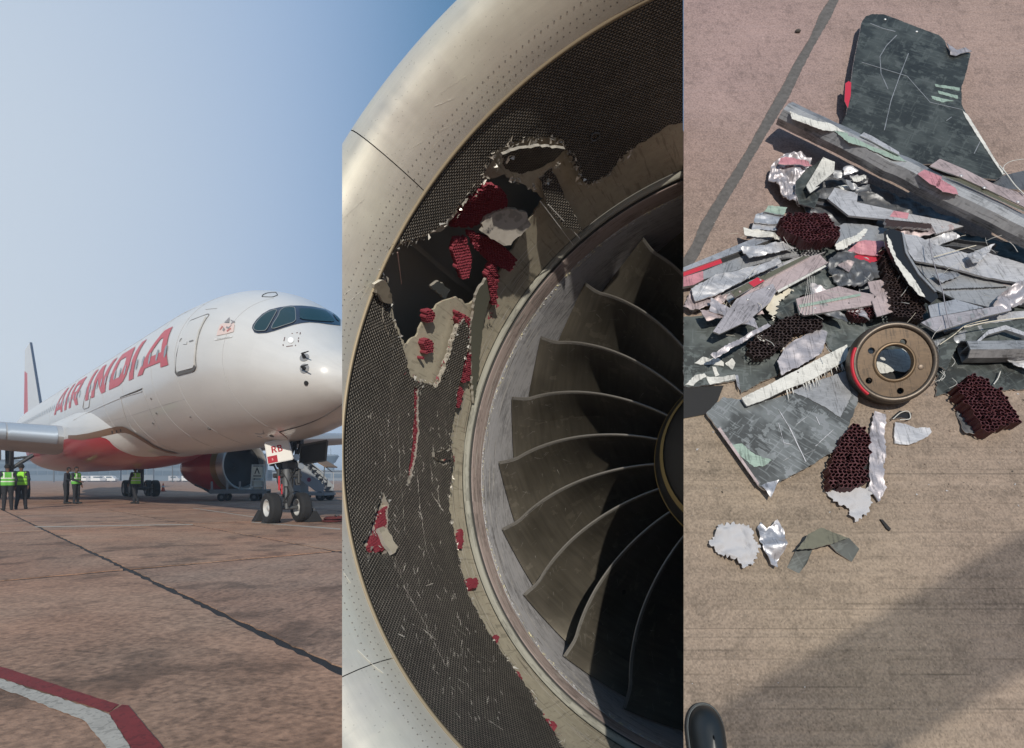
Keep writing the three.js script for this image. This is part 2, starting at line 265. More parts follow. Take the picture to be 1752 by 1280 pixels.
{ // the name on the side, letter by letter, in metres along the hull and up from its axis
  const GA = [[[0, 0], [0.19, 0], [0.27, 0.13], [0.785, 0.13], [0.79, 0], [1, 0], [0.81, 1], [0.57, 1]], [[0.36, 0.37], [0.61, 0.76], [0.70, 0.76], [0.775, 0.37]]];
  const GI = [[[0, 0], [1, 0], [1.18, 1], [0.18, 1]]], GR = [[[0, 0], [0.22, 0], [0.265, 0.30], [0.46, 0.30], [0.74, 0], [1, 0], [0.80, 0.34], [0.94, 0.46], [1.02, 0.70], [1.0, 0.9], [0.94, 1], [0.13, 1]], [[0.31, 0.52], [0.62, 0.52], [0.72, 0.62], [0.76, 0.78], [0.355, 0.78]]];
  const GN = [[[0, 0], [0.24, 0], [0.31, 0.56], [0.74, 0], [1, 0], [1.08, 1], [0.83, 1], [0.76, 0.43], [0.36, 1], [0.10, 1]]], GD = [[[0, 0], [0.56, 0], [0.78, 0.06], [0.94, 0.20], [1, 0.42], [0.97, 0.66], [0.88, 0.88], [0.78, 1], [0.12, 1]], [[0.245, 0.23], [0.52, 0.23], [0.66, 0.32], [0.72, 0.50], [0.68, 0.68], [0.60, 0.77], [0.31, 0.77]]];
  for (const [G, s0, w] of [[GA, 29.95, 3.12], [GI, 26.12, 0.66], [GR, 24.66, 2.82], [GI, 19.9, 0.74], [GN, 18.49, 3.06], [GD, 14.72, 3.2], [GI, 11.31, 0.67], [GA, 10.07, 3.57]]) { const f = (L) => L.map(([u, v]) => [s0 - u * w, -0.04 - (s0 < 11 ? 0.08 * u : 0) + v * (s0 < 11 ? 1.29 : 1.40)]); hullPlate('letter', f(G[0]), G[1] ? [f(G[1])] : [], letterRed, 0.014); }
  const frameM = mat(lin(0.42, 0.42, 0.43), 0.4, 0.3);
  for (let k = 0; k < 52; k++) {
    const s = 6.83 + 0.87 * k, z = 0.33 + 0.11 * smooth(0, 6, k); if (s > 19.9 && s < 21.3) continue;
    const ring = (a, b) => Array.from({ length: 14 }, (_, i) => [s + a * Math.cos(i / 7 * Math.PI), z + b * Math.sin(i / 7 * Math.PI)]);
    const w = hullPlate('cabin_window', ring(0.115, 0.175), [], cabinGlass, 0.022); hullPlate('window_frame', ring(0.13, 0.192), [ring(0.115, 0.175)], frameM, 0.02, w);
  }
  const seamM = mat(lin(0.36, 0.36, 0.36), 0.6), ringSeam = (s) => { const q = []; for (let k = 0; k <= 24; k++) { const t = Math.PI * (0.62 + k / 24 * 0.82), [c, n] = superp(t, 2); q.push(toWorld(s, (fuselage.w(s) + 0.001) * c, ZC + fuselage.c(s) + (fuselage.r(s) + 0.001) * n)); } mesh('skin_seam', loc(new THREE.TubeGeometry(new THREE.CatmullRomCurve3(q), 60, 0.0045, 5)), seamM, plane); };
  for (const s of [3.1, 6.0, 8.35, 12.4, 16.0, 20.3, 26.0, 32.0]) ringSeam(s);
  for (const z of [1.75, -1.15]) { const q = []; for (let s = 6; s < 40; s += 1) q.push(hullAt(s, z, 0.001)); mesh('skin_seam', loc(new THREE.TubeGeometry(new THREE.CatmullRomCurve3(q), 90, 0.004, 5)), seamM, plane); }
}
{ // cockpit
  const z = zm(420, 480, 9.141);
  const m = decal('cockpit_mask', z([[105, 750], [115, 700], [170, 620], [260, 530], [380, 460], [520, 425], [700, 398], [880, 397], [1050, 412], [1250, 450], [1370, 505], [1440, 564], [1482, 618], [1482, 708], [1300, 690], [1150, 668], [1000, 658], [880, 670], [760, 695], [600, 745], [450, 795], [330, 825], [200, 832], [140, 815]]), [], navy, plane, 0.012, 4);
  const panes = [[[135, 750], [160, 690], [230, 600], [330, 520], [450, 470], [490, 472], [480, 510], [420, 620], [350, 750], [310, 795], [200, 800], [150, 780]], [[415, 740], [440, 680], [510, 570], [540, 490], [600, 440], [700, 425], [770, 440], [785, 620], [740, 670], [600, 715], [480, 755], [425, 765]], [[850, 600], [845, 450], [1000, 450], [1250, 480], [1330, 560], [1390, 640], [1350, 655], [1100, 640], [900, 620]], [[1355, 520], [1400, 548], [1462, 612], [1464, 650], [1420, 618]]];
  panes.forEach((p, i) => { const w = decal('cockpit_window', z(p), [], cockpitGlass, plane, 0.03, 4); if (i < 2) skinTube('window_seal', z(p), 0.009, paneRim, true, w, 0.03); });
  skinTube('hatch_outline', z([[260, 255], [275, 225], [340, 197], [470, 186], [600, 182], [500, 230], [420, 260]]), 0.012, blackGap, true);
  decal('access_disc', (() => { const L = []; for (let k = 0; k < 12; k++) L.push([710 + 46 * Math.cos(k / 6 * Math.PI), 940 + 46 * Math.sin(k / 6 * Math.PI)]); return z(L); })(), [], mat(lin(0.85, 0.85, 0.84), 0.4), plane, 0.02, 3);
  for (const [a, b] of [[[600, 950], [615, 890]], [[720, 832], [740, 830]], [[795, 822], [820, 818]], [[858, 815], [852, 845]], [[832, 895], [828, 915]], [[826, 935], [826, 965]], [[785, 1010], [780, 1025]], [[640, 1035], [740, 1022]], [[588, 1000], [590, 1025]]]) skinTube('panel_mark', z([a, b]), 0.012, mat(lin(0.16, 0.10, 0.10), 0.6));
}
{ // forward door, emblem, probes, panel seams
  const z = zm(290, 520, 9.146);
  const dr = decal('door', z([[330, 290], [360, 272], [560, 205], [580, 205], [545, 270], [465, 440], [420, 640], [400, 880], [398, 960], [380, 1000], [140, 1062], [125, 1040], [122, 960], [130, 850], [165, 650], [205, 540], [265, 400]]), [], whiteSkin, plane, 0.004, 4, 0.035);
  skinTube('door_gap', z([[318, 278], [345, 256], [600, 160], [620, 176], [560, 262], [478, 440], [432, 640], [412, 880], [420, 985], [390, 1040], [140, 1120], [102, 1078], [98, 1000], [112, 800], [150, 650], [190, 540], [250, 400]]), 0.012, mat(lin(0.12, 0.12, 0.12), 0.6), true, dr);
  decal('door_sill', z([[98, 980], [104, 1040], [135, 1080], [380, 1012], [415, 960], [422, 985], [404, 1040], [370, 1062], [135, 1125], [100, 1085]]), [], mat(lin(0.10, 0.095, 0.09), 0.5), dr, 0.03, 4);
  decal('door_handle', z([[330, 590], [395, 570], [400, 588], [335, 608]]), [], mat(lin(0.2, 0.2, 0.2), 0.5), dr, 0.05, 4);
  skinTube('door_handle', z([[182, 600], [200, 560], [215, 555]]), 0.012, mat(lin(0.2, 0.2, 0.2), 0.5), false, dr, 0.045);
  skinTube('door_latch', z([[240, 640], [290, 640], [300, 600]]), 0.008, mat(lin(0.3, 0.3, 0.3), 0.5), false, dr, 0.045);
  const em = mat(lin(0.70, 0.55, 0.50), 0.35, 0.1), emd = mat(lin(0.30, 0.28, 0.28), 0.4, 0.3);
  const e = decal('emblem', z([[740, 502], [760, 420], [800, 322], [860, 305], [930, 312], [1010, 300], [1022, 332], [1005, 440], [900, 470], [790, 492]]), [], em, plane, 0.014, 4);
  for (const q of [[[862, 298], [946, 212], [938, 298]], [[955, 250], [1035, 282], [962, 332], [985, 285]], [[850, 370], [880, 400], [860, 440], [835, 420]], [[905, 350], [925, 372], [985, 330], [930, 400], [890, 380]]]) decal('emblem_facet', z(q), [], emd, e, 0.020, 4);
  for (const q of [[[830, 345], [850, 365], [800, 420], [790, 410]], [[900, 420], [960, 380], [975, 395], [910, 445]]]) decal('emblem_facet', z(q), [], mat(lin(0.45, 0.16, 0.14), 0.4), e, 0.020, 4);
  const cv = document.createElement('canvas'); cv.width = 256; cv.height = 32; const cx = cv.getContext('2d'); cx.fillStyle = '#d4d3d0'; cx.fillRect(0, 0, 256, 32); cx.fillStyle = '#6a6a6a'; cx.font = 'bold 25px sans-serif'; cx.textBaseline = 'middle'; cx.textAlign = 'center'; cx.fillText('STAR ALLIANCE', 128, 17, 250);
  const ct = new THREE.CanvasTexture(cv); ct.colorSpace = THREE.SRGBColorSpace;
  const q = z([[708, 545], [985, 500], [985, 525], [708, 575]]);
  mesh('caption', loc(grid(10, 2, (i, j) => { const a = [mix(q[0][0], q[1][0], i), mix(q[0][1], q[1][1], i)], b = [mix(q[3][0], q[2][0], i), mix(q[3][1], q[2][1], i)]; return onSkin(mix(b[0], a[0], j), mix(b[1], a[1], j), 0.014); })), new THREE.MeshStandardMaterial({ map: ct, roughness: 0.35, side: THREE.DoubleSide }), e);
  for (const [x, y] of [[521, 612], [521, 630.5]]) {
    const a = onSkin(x, y, 0), b = onSkin(x, y, 0.16), n = b.clone().sub(a).normalize();
    const pr = mesh('probe', loc(merge([bar(a, b, 0.05, 0.03, 8), bar(b, b.clone().addScaledVector(AD, -0.34), 0.022, 0.012, 8)])), blackGap, plane);
    mesh('probe_plate', loc(bar(a.clone().addScaledVector(n, -0.02), a.clone().addScaledVector(n, 0.012), 0.12, 0.12, 12)), mat(lin(0.3, 0.3, 0.3), 0.45, 0.4), pr);
  }
  { const a = onSkin(524, 655.5, 0), b = onSkin(524, 655.5, 0.03); mesh('sensor', loc(bar(a, b, 0.06, 0.05, 10)), blackGap, plane); }
  const seam = mat(lin(0.10, 0.095, 0.09), 0.6), faint = mat(lin(0.33, 0.33, 0.33), 0.6);
  skinTube('cargo_door_hinge', [[206.5, 680], [220, 674.5], [232, 670], [243.5, 665]], 0.026, seam);
  skinTube('cargo_door_seam', [[206.5, 680], [209, 692], [213, 707], [218, 720], [226, 733], [233, 740]], 0.011, faint);
  skinTube('cargo_door_seam', [[243.5, 665], [249, 680], [256, 700], [264, 718], [274, 735]], 0.008, faint);
  skinTube('radome_seam', [[478, 739], [500, 733], [520, 727], [541, 719], [560, 709], [582, 694], [590, 688]], 0.015, seam);
  skinTube('gear_bay_edge', [[478, 739], [486, 745], [492, 750]], 0.015, mat(lin(0.25, 0.15, 0.12), 0.6));
  skinTube('service_panel_seam', [[352, 530], [362, 528.5], [371, 528]], 0.006, faint);
  for (const [x, y, r] of [[358, 733.5, 0.06], [465, 746, 0.07], [268, 707, 0.04], [259, 682, 0.035], [262, 724, 0.05], [326, 713, 0.03]]) { const a = onSkin(x, y, 0); if (a) { const b = onSkin(x, y, 0.03); mesh('drain_port', loc(bar(a, b, r, r * 0.7, 8)), seam, plane); } }
  for (const L of [[[437, 742], [446, 743], [452, 741]], [[450, 736], [451, 743]], [[440, 746], [448, 748]]]) skinTube('antenna_mark', L, 0.012, faint);
  // second starboard door behind the first I of the name, emergency door outline
  skinTube('door_gap', [[146, 676], [143, 690], [142, 698], [144, 700], [152, 697], [153, 690], [155, 678]], 0.016, mat(lin(0.2, 0.2, 0.2), 0.6));
}
{ // the painted wave on the belly fairing
  const z = zm(120, 700, 8.76);
  decal('gold_band', z([[-20, 392], [100, 390], [280, 362], [440, 325], [700, 258], [790, 255], [860, 280], [960, 345], [1100, 430], [1250, 535], [1400, 605], [1600, 655], [1640, 665], [1560, 668], [1430, 640], [1250, 570], [1150, 510], [1000, 420], [900, 368], [830, 350], [760, 352], [600, 385], [470, 415], [300, 440], [180, 462], [-20, 440]]), [], goldSkin, plane, 0.03, 4);
  decal('white_panel', z([[470, 418], [600, 388], [760, 354], [830, 352], [900, 370], [1000, 422], [1150, 512], [1250, 572], [1430, 642], [1560, 670], [1500, 676], [1250, 710], [1100, 705], [1000, 695], [930, 680], [800, 615], [700, 545], [600, 475], [540, 435]]), [], whiteSkin, plane, 0.028, 4);
  for (const [x, y] of [[640, 345], [705, 330], [765, 315]]) { const p = z([[x - 10, y - 20], [x + 8, y - 22], [x + 14, y + 18], [x - 6, y + 20]]); decal('vent_slot', p, [], blackGap, plane, 0.036, 3); }
  skinTube('fairing_ridge', [[126, 719], [150, 706], [175, 694.5], [204, 682], [243, 670]], 0.022, whiteSkin, false, plane, 0);
}
{ // starboard wing: root just behind the lettering, running out of the picture to the left
  const foil = [[0, 0], [0.012, 0.030], [0.04, 0.052], [0.1, 0.074], [0.2, 0.09], [0.35, 0.096], [0.55, 0.082], [0.8, 0.042], [1, 0.004], [1, -0.002], [0.8, -0.022], [0.55, -0.05], [0.35, -0.064], [0.2, -0.066], [0.1, -0.056], [0.04, -0.036], [0.012, -0.02], [0, 0]];
  const sec = (t) => { const span = 1.2 + t * 22, c = mix(10.5, 4, t), th = mix(0.85, 0.8, t); const le = toWorld(23.4 + span * 0.60, -1.4 - span, ZC - 1.50 + span * 0.085); return foil.map(([x, y]) => le.clone().addScaledVector(AD, x * c).add(V(0, y * c * th + 0.0 - x * c * 0.05, 0))); };
  const S = []; for (let k = 0; k <= 22; k++) S.push(sec(k / 22));
  mesh('wing', loc(grid(22, foil.length - 1, (i, j) => S[Math.round(i * 22)][Math.round(j * (foil.length - 1))].clone())), mat(lin(0.42, 0.43, 0.44), 0.35, 0.3), plane);
  // polished leading-edge skin, in two lengths with a gap between
  for (const [a, b] of [[0.02, 0.105], [0.108, 0.9]]) {
    const E = [[0.045, -0.0395], [0.04, -0.0375], [0.012, -0.022], [-0.002, 0], [0.012, 0.032], [0.04, 0.0545], [0.08, 0.069]];
    mesh('leading_edge', loc(grid(16, E.length - 1, (i, j) => { const t = mix(a, b, i), span = 1.2 + t * 22, c = mix(10.5, 4, t), th = mix(0.85, 0.8, t), q = E[Math.round(j * (E.length - 1))]; return toWorld(23.4 + span * 0.60, -1.4 - span, ZC - 1.50 + span * 0.085).addScaledVector(AD, q[0] * c - 0.006).add(V(0, q[1] * c * th - q[0] * c * 0.05, 0)); })), mat(lin(0.34, 0.40, 0.47), 0.42, 0.25), plane);
  }
  // port wing, seen only as a dark slab beyond the fuselage
  const P = []; for (let k = 0; k <= 12; k++) { const t = k / 12, span = 1.2 + t * 22, c = mix(10.5, 4, t); const le = toWorld(23.6 + span * 0.60, 1.4 + span, ZC - 1.50 + span * 0.085); P.push(foil.map(([x, y]) => le.clone().addScaledVector(AD, x * c).add(V(0, y * c - x * c * 0.05, 0)))); }
  mesh('wing', loc(grid(12, foil.length - 1, (i, j) => P[Math.round(i * 12)][Math.round(j * (foil.length - 1))].clone())), mat(lin(0.42, 0.43, 0.44), 0.35, 0.3), plane);
}
{ // fin with dark rudder edge
  const fp = [[61, 2.5], [70.5, 10.6], [75.6, 10.6], [76.8, 2.6]], pl = (P, y0, y1, m, name) => { const a = plate(P, [], (s, z, off) => toWorld(s, y0 + (y1 - y0) * off, ZC + 0.6 + z), 1, 3, 0.1); mesh(name, loc(merge([a.face, a.rim])), m, plane); };
  pl(fp, -0.09, 0.09, whiteSkin, 'fin');
  pl([[72.5, 2.9], [73.2, 7.6], [75.9, 8.2], [76.6, 2.9]], -0.1, 0.1, letterRed, 'fin_stripe');
  pl([[60.8, 2.45], [61.15, 2.45], [70.62, 10.62], [70.35, 10.62]], -0.1, 0.1, mat(lin(0.05, 0.07, 0.11), 0.4), 'leading_edge');
}
function wheel(parent, c, r, w, name = 'wheel') {                   // axle along AP
  const q = new THREE.Quaternion().setFromUnitVectors(V(0, 1, 0), AP), L = (pts) => { const g = new THREE.LatheGeometry(pts.map((p) => new THREE.Vector2(p[0], p[1])), 36); g.applyQuaternion(q); g.translate(c.x, c.y, c.z); return loc(g); };
  const h = w / 2, t = mesh(name, L([[r * 0.56, -h * 0.8], [r * 0.62, -h * 0.95], [r * 0.85, -h], [r * 0.95, -h * 0.85], [r, -h * 0.55], [r, -h * 0.3], [r * 0.985, -h * 0.28], [r * 0.985, -h * 0.22], [r, -h * 0.2], [r, h * 0.2], [r * 0.985, h * 0.22], [r * 0.985, h * 0.28], [r, h * 0.3], [r, h * 0.55], [r * 0.95, h * 0.85], [r * 0.85, h], [r * 0.62, h * 0.95], [r * 0.56, h * 0.8]]), rubber, parent);
  mesh('rim', L([[0.001, -h * 0.62], [r * 0.16, -h * 0.62], [r * 0.2, -h * 0.3], [r * 0.42, -h * 0.35], [r * 0.5, -h * 0.85], [r * 0.58, -h * 0.85], [r * 0.58, h * 0.85], [r * 0.5, h * 0.85], [r * 0.42, h * 0.35], [r * 0.2, h * 0.3], [r * 0.16, h * 0.62], [0.001, h * 0.62]]), rimWhite, t);
  return t;
}
{ // nose gear
  const gc = GEAR.clone().addScaledVector(AP, 0.22), q = (a, s, y) => gc.clone().addScaledVector(AP, a).addScaledVector(AD, s).setY(y), B = (name, list, m) => mesh(name, loc(merge(list)), m, plane);
  wheel(plane, q(-0.46, 0, 0.455), 0.455, 0.36); wheel(plane, q(0.46, 0, 0.455), 0.455, 0.36);
  const st = B('nose_gear_strut', [bar(q(0, 0, 0.42), q(0, 0, 1.25), 0.09, 0.09, 14), bar(q(0, 0, 1.1), q(0, 0.02, 2.9), 0.17, 0.19, 16), bar(q(-0.5, 0, 0.455), q(0.5, 0, 0.455), 0.06, 0.06, 10)], greyMetal);
  B('drag_brace', [bar(q(-0.12, 0.05, 1.7), q(-0.3, 1.5, 2.75), 0.05, 0.05), bar(q(0.12, 0.05, 1.7), q(0.3, 1.5, 2.75), 0.05, 0.05), bar(q(-0.2, 0.8, 2.25), q(0.2, 0.8, 2.25), 0.035, 0.035)], darkMetal);
  B('torque_link', [beamBox(q(0, -0.1, 1.25), q(0, -0.42, 0.9), 0.14, 0.05, AP), beamBox(q(0, -0.42, 0.9), q(0, -0.1, 0.55), 0.14, 0.05, AP)], greyMetal);
  B('steering_actuator', [bar(q(-0.42, -0.06, 1.42), q(0.42, -0.06, 1.42), 0.07, 0.07, 12), bar(q(-0.3, -0.12, 1.25), q(-0.3, -0.12, 1.62), 0.05, 0.05, 10), bar(q(0.34, -0.1, 1.2), q(0.34, -0.1, 1.7), 0.055, 0.055, 10), box(0.22, 0.16, 0.18, q(0.1, -0.2, 1.75).x, 1.75, q(0.1, -0.2, 1.75).z)], darkMetal);
  for (const [a, y] of [[-0.22, 1.98], [0.22, 1.98], [0.36, 1.72]]) { const l = mesh('taxi_light', loc(bar(q(a, -0.05, y), q(a, -0.2, y), 0.05, 0.105, 16)), darkMetal, plane); mesh('lamp_glass', loc(bar(q(a, -0.2, y), q(a, -0.215, y), 0.1, 0.095, 16)), mat(lin(0.4, 0.42, 0.44), 0.1, 0.5), l); }
  const cab = []; const g = rngOf(3); for (let k = 0; k < 9; k++) { const a0 = R(-0.25, 0.25, g), y0 = R(1.6, 2.4, g); cab.push(new THREE.TubeGeometry(new THREE.CatmullRomCurve3([q(a0, R(-0.15, 0.1, g), y0), q(a0 + R(-0.2, 0.2, g), R(-0.3, 0, g), y0 - 0.35), q(R(-0.3, 0.3, g), R(-0.2, 0, g), y0 - 0.7), q(R(-0.15, 0.15, g), -0.08, 0.6)]), 16, R(0.01, 0.02, g), 5)); }
  B('hydraulic_hoses', cab, blackGap); B('pin_flags', [box(0.05, 0.42, 0.02, q(-0.33, -0.25, 1.2).x, 1.2, q(-0.33, -0.25, 1.2).z), box(0.04, 0.3, 0.02, q(-0.25, -0.25, 1.02).x, 1.02, q(-0.25, -0.25, 1.02).z)], mat(lin(0.4, 0.02, 0.03), 0.8));
  { const u = rngOf(41), L = []; for (let k = 0; k < 16; k++) { const a = R(-0.42, 0.42, u), s = R(-0.25, 0.3, u), y = R(1.15, 2.5, u), p = q(a, s, y); if (k % 2) L.push(rbox(R(0.08, 0.2, u), R(0.08, 0.22, u), R(0.08, 0.16, u), 0.012, p.x, p.y, p.z)); else L.push(bar(p, q(a + R(-0.25, 0.25, u), s, y + R(0.15, 0.5, u)), R(0.025, 0.055, u))); } for (const g of L) mesh('gear_fitting', loc(g), darkMetal, plane); }
  B('side_stay', [bar(q(-0.15, 0, 1.5), q(-0.5, 0.1, 2.6), 0.05, 0.05), bar(q(0.15, 0, 1.5), q(0.55, 0.1, 2.6), 0.05, 0.05)], darkMetal);
  // doors of the gear bay
  const cv = document.createElement('canvas'); cv.width = 512; cv.height = 512; const c = cv.getContext('2d'); c.fillStyle = '#dcdad4'; c.fillRect(0, 0, 512, 512);
  c.fillStyle = '#a3182a'; c.font = 'bold 236px sans-serif'; c.textAlign = 'center'; c.textBaseline = 'middle'; c.fillText('RB', 226, 196, 270); c.fillRect(0, 340, 205, 172); c.fillStyle = '#e8b8b4'; c.font = 'bold 66px sans-serif'; c.fillText('S', 100, 428);
  const tx = new THREE.CanvasTexture(cv); tx.colorSpace = THREE.SRGBColorSpace;
  const D = 17.9, quad = [[453.5, 758.5], [491, 750], [500.5, 785], [459, 793.5]].map((p) => unp(p[0], p[1], D));
  const qg = (Q, dz) => grid(1, 1, (i, j) => Q[3].clone().lerp(Q[2], i).lerp(Q[0].clone().lerp(Q[1], i), j).add(V(0, 0, dz)));
  const dr = mesh('gear_door', loc(qg(quad, 0)), new THREE.MeshStandardMaterial({ map: tx, roughness: 0.5, side: THREE.DoubleSide }), plane);
  mesh('door_edge', loc(merge([beamBox(quad[0], quad[1], 0.05, 0.05), beamBox(quad[1].clone().add(V(0, 0, -0.03)), quad[2].clone().add(V(0, 0, -0.03)), 0.05, 0.05), beamBox(quad[2].clone().add(V(0, 0, -0.03)), quad[3].clone().add(V(0, 0, -0.03)), 0.05, 0.05), beamBox(quad[3].clone().add(V(0, 0, -0.03)), quad[0].clone().add(V(0, 0, -0.03)), 0.05, 0.05), qg(quad, -0.05)])), whiteSkin, dr);
  const q2 = [[515, 762], [560, 754], [557, 788], [513, 795]].map((p) => unp(p[0], p[1], 18.9));
  const d2 = mesh('gear_door', loc(merge([qg(q2, 0), qg(q2, -0.06)])), mat(lin(0.035, 0.037, 0.036), 0.6), plane);
  mesh('door_edge', loc(merge([beamBox(q2[0], q2[1], 0.06, 0.06), beamBox(q2[1], q2[2], 0.05, 0.05), beamBox(q2[2], q2[3], 0.05, 0.05), beamBox(q2[3], q2[0], 0.05, 0.05)])), mat(lin(0.10, 0.105, 0.10), 0.6), d2);
  mesh('gear_bay', loc(box(1.1, 0.7, 0.3, q(0, 0.3, 2.9).x, 2.75, q(0, 0.5, 2.9).z)), blackGap, plane);
  mesh('gear_bay_frame', loc(merge([beamBox(q(-0.35, 0, 2.75), q(-0.1, 0, 1.9), 0.08, 0.08), beamBox(q(0.5, 0.2, 2.75), q(0.12, 0.05, 2.0), 0.08, 0.08)])), darkMetal, plane);
}
{ // main gear, port behind the belly and starboard at the picture's edge
  for (const side of [1, -1]) {
    const c = toWorld(38.1, side > 0 ? 3.5 : -4.0, 0), q = (a, s, y) => c.clone().addScaledVector(AP, a).addScaledVector(AD, s).setY(y);
    for (const s of [-0.98, 0.98]) for (const a of [-0.72, 0.72]) wheel(plane, q(a, s, 0.6), 0.6, 0.46);
    mesh('bogie_beam', loc(merge([beamBox(q(0, -1.0, 0.6), q(0, 1.0, 0.6), 0.24, 0.26), bar(q(-0.7, -0.98, 0.6), q(0.7, -0.98, 0.6), 0.07), bar(q(-0.7, 0.98, 0.6), q(0.7, 0.98, 0.6), 0.07)])), darkMetal, plane);
    mesh('main_gear_strut', loc(merge([bar(q(0, 0, 0.6), q(0, 0, 4.0), 0.2, 0.24, 14), bar(q(0, -0.1, 1.6), q(0, -1.6, 3.4), 0.09, 0.09), bar(q(0, 0.1, 1.9), q(-side * 2.0, 0.1, 3.5), 0.12, 0.12), bar(q(0, 0.1, 2.6), q(-side * 1.2, 0.1, 2.8), 0.08, 0.08)])), darkMetal, plane);
    mesh('main_gear_door', loc(merge([beamBox(q(side * 0.5, -0.9, 3.3), q(side * 0.5, 0.6, 3.3), 0.06, 1.6)])), side > 0 ? whiteSkin : darkMetal, plane);
  }
}
{ // port engine under the far wing
  const c = unp(420, 797, 37.5), ax = AD.clone().applyAxisAngle(V(0, 1, 0), 0.26), q = new THREE.Quaternion().setFromUnitVectors(V(0, 1, 0), ax), L = (pts) => { const g = new THREE.LatheGeometry(pts.map((p) => new THREE.Vector2(p[0], p[1])), 56); g.applyQuaternion(q); g.translate(c.x, c.y, c.z); return loc(g); };
  const e = mesh('engine_cowl', L([[1.60, 0.55], [1.70, 1.6], [1.70, 2.6], [1.55, 3.6], [1.3, 4.6], [1.1, 5.2], [0.9, 5.2]]), new THREE.MeshPhysicalMaterial({ color: lin(0.50, 0.018, 0.026), roughness: 0.35, clearcoat: 0.5, side: THREE.DoubleSide }), plane);
  mesh('inlet_lip', L([[1.3, 0.5], [1.33, 0.2], [1.42, 0.02], [1.49, 0], [1.55, 0.06], [1.605, 0.56]]), mat(lin(0.55, 0.52, 0.48), 0.35, 0.6), e);
  mesh('cowl_band', L([[1.604, 0.57], [1.64, 0.8], [1.665, 1.05]]), mat(lin(0.30, 0.20, 0.07), 0.35, 0.4), e);
  mesh('intake_barrel', L([[1.3, 0.5], [1.28, 1.4], [0.3, 1.5], [0.001, 1.0]]), mat(lin(0.04, 0.04, 0.042), 0.6), e);
}
// ---------------------------------------------------------------- people
function sdfMesh(fn, mn, mx, cell) {                                // surface nets
  const nx = Math.ceil((mx[0] - mn[0]) / cell), ny = Math.ceil((mx[1] - mn[1]) / cell), nz = Math.ceil((mx[2] - mn[2]) / cell);
  const D = new Float32Array((nx + 1) * (ny + 1) * (nz + 1)), I = (i, j, k) => (k * (ny + 1) + j) * (nx + 1) + i;
  for (let k = 0; k <= nz; k++) for (let j = 0; j <= ny; j++) for (let i = 0; i <= nx; i++) D[I(i, j, k)] = fn(mn[0] + i * cell, mn[1] + j * cell, mn[2] + k * cell);
  const vid = new Int32Array(nx * ny * nz).fill(-1), pos = [], idx = [], C = (i, j, k) => (k * ny + j) * nx + i;
  for (let k = 0; k < nz; k++) for (let j = 0; j < ny; j++) for (let i = 0; i < nx; i++) {
    let sx = 0, sy = 0, sz = 0, n = 0; const v = [];
    for (let q = 0; q < 8; q++) v.push(D[I(i + (q & 1), j + ((q >> 1) & 1), k + (q >> 2))]);
    for (let a = 0; a < 8; a++) for (const b of [1, 2, 4]) if (!(a & b)) { const e = a | b; if ((v[a] < 0) !== (v[e] < 0)) { const t = v[a] / (v[a] - v[e]); sx += (a & 1) + (b === 1 ? t : 0); sy += ((a >> 1) & 1) + (b === 2 ? t : 0); sz += (a >> 2) + (b === 4 ? t : 0); n++; } }
    if (n) { vid[C(i, j, k)] = pos.length / 3; pos.push(mn[0] + (i + sx / n) * cell, mn[1] + (j + sy / n) * cell, mn[2] + (k + sz / n) * cell); }
  }
  const quad = (a, b, c, d, f) => { if (a < 0 || b < 0 || c < 0 || d < 0) return; if (f) idx.push(a, b, c, a, c, d); else idx.push(a, c, b, a, d, c); };
  for (let k = 1; k < nz; k++) for (let j = 1; j < ny; j++) for (let i = 1; i < nx; i++) {
    const v = D[I(i, j, k)] < 0;
    if (i < nx && (D[I(i + 1, j, k)] < 0) !== v) quad(vid[C(i, j - 1, k - 1)], vid[C(i, j, k - 1)], vid[C(i, j, k)], vid[C(i, j - 1, k)], v);
    if (j < ny && (D[I(i, j + 1, k)] < 0) !== v) quad(vid[C(i - 1, j, k - 1)], vid[C(i - 1, j, k)], vid[C(i, j, k)], vid[C(i, j, k - 1)], v);
    if (k < nz && (D[I(i, j, k + 1)] < 0) !== v) quad(vid[C(i - 1, j - 1, k)], vid[C(i, j - 1, k)], vid[C(i, j, k)], vid[C(i - 1, j, k)], v);
  }
  const g = new THREE.BufferGeometry(); g.setAttribute('position', new THREE.Float32BufferAttribute(pos, 3)); g.setIndex(idx); g.computeVertexNormals(); return g;
}
function capsule(p, a, b, ra, rb, ez) {                             // tapered capsule, optionally flattened front to back
  const ax = b[0] - a[0], ay = b[1] - a[1], az = b[2] - a[2], px = p[0] - a[0], py = p[1] - a[1], pz = p[2] - a[2];
  const t = Math.min(1, Math.max(0, (px * ax + py * ay + pz * az) / (ax * ax + ay * ay + az * az + 1e-9)));
  return Math.hypot(px - ax * t, py - ay * t, (pz - az * t) * (ez || 1)) - (ra + (rb - ra) * t);
}
const smin = (a, b, k) => { const h = Math.max(k - Math.abs(a - b), 0) / k; return Math.min(a, b) - h * h * k * 0.25; };
const skinM = lin(0.12, 0.062, 0.04), vestM = mat(lin(0.30, 0.72, 0.04), 0.75, 0, { vertexColors: true });
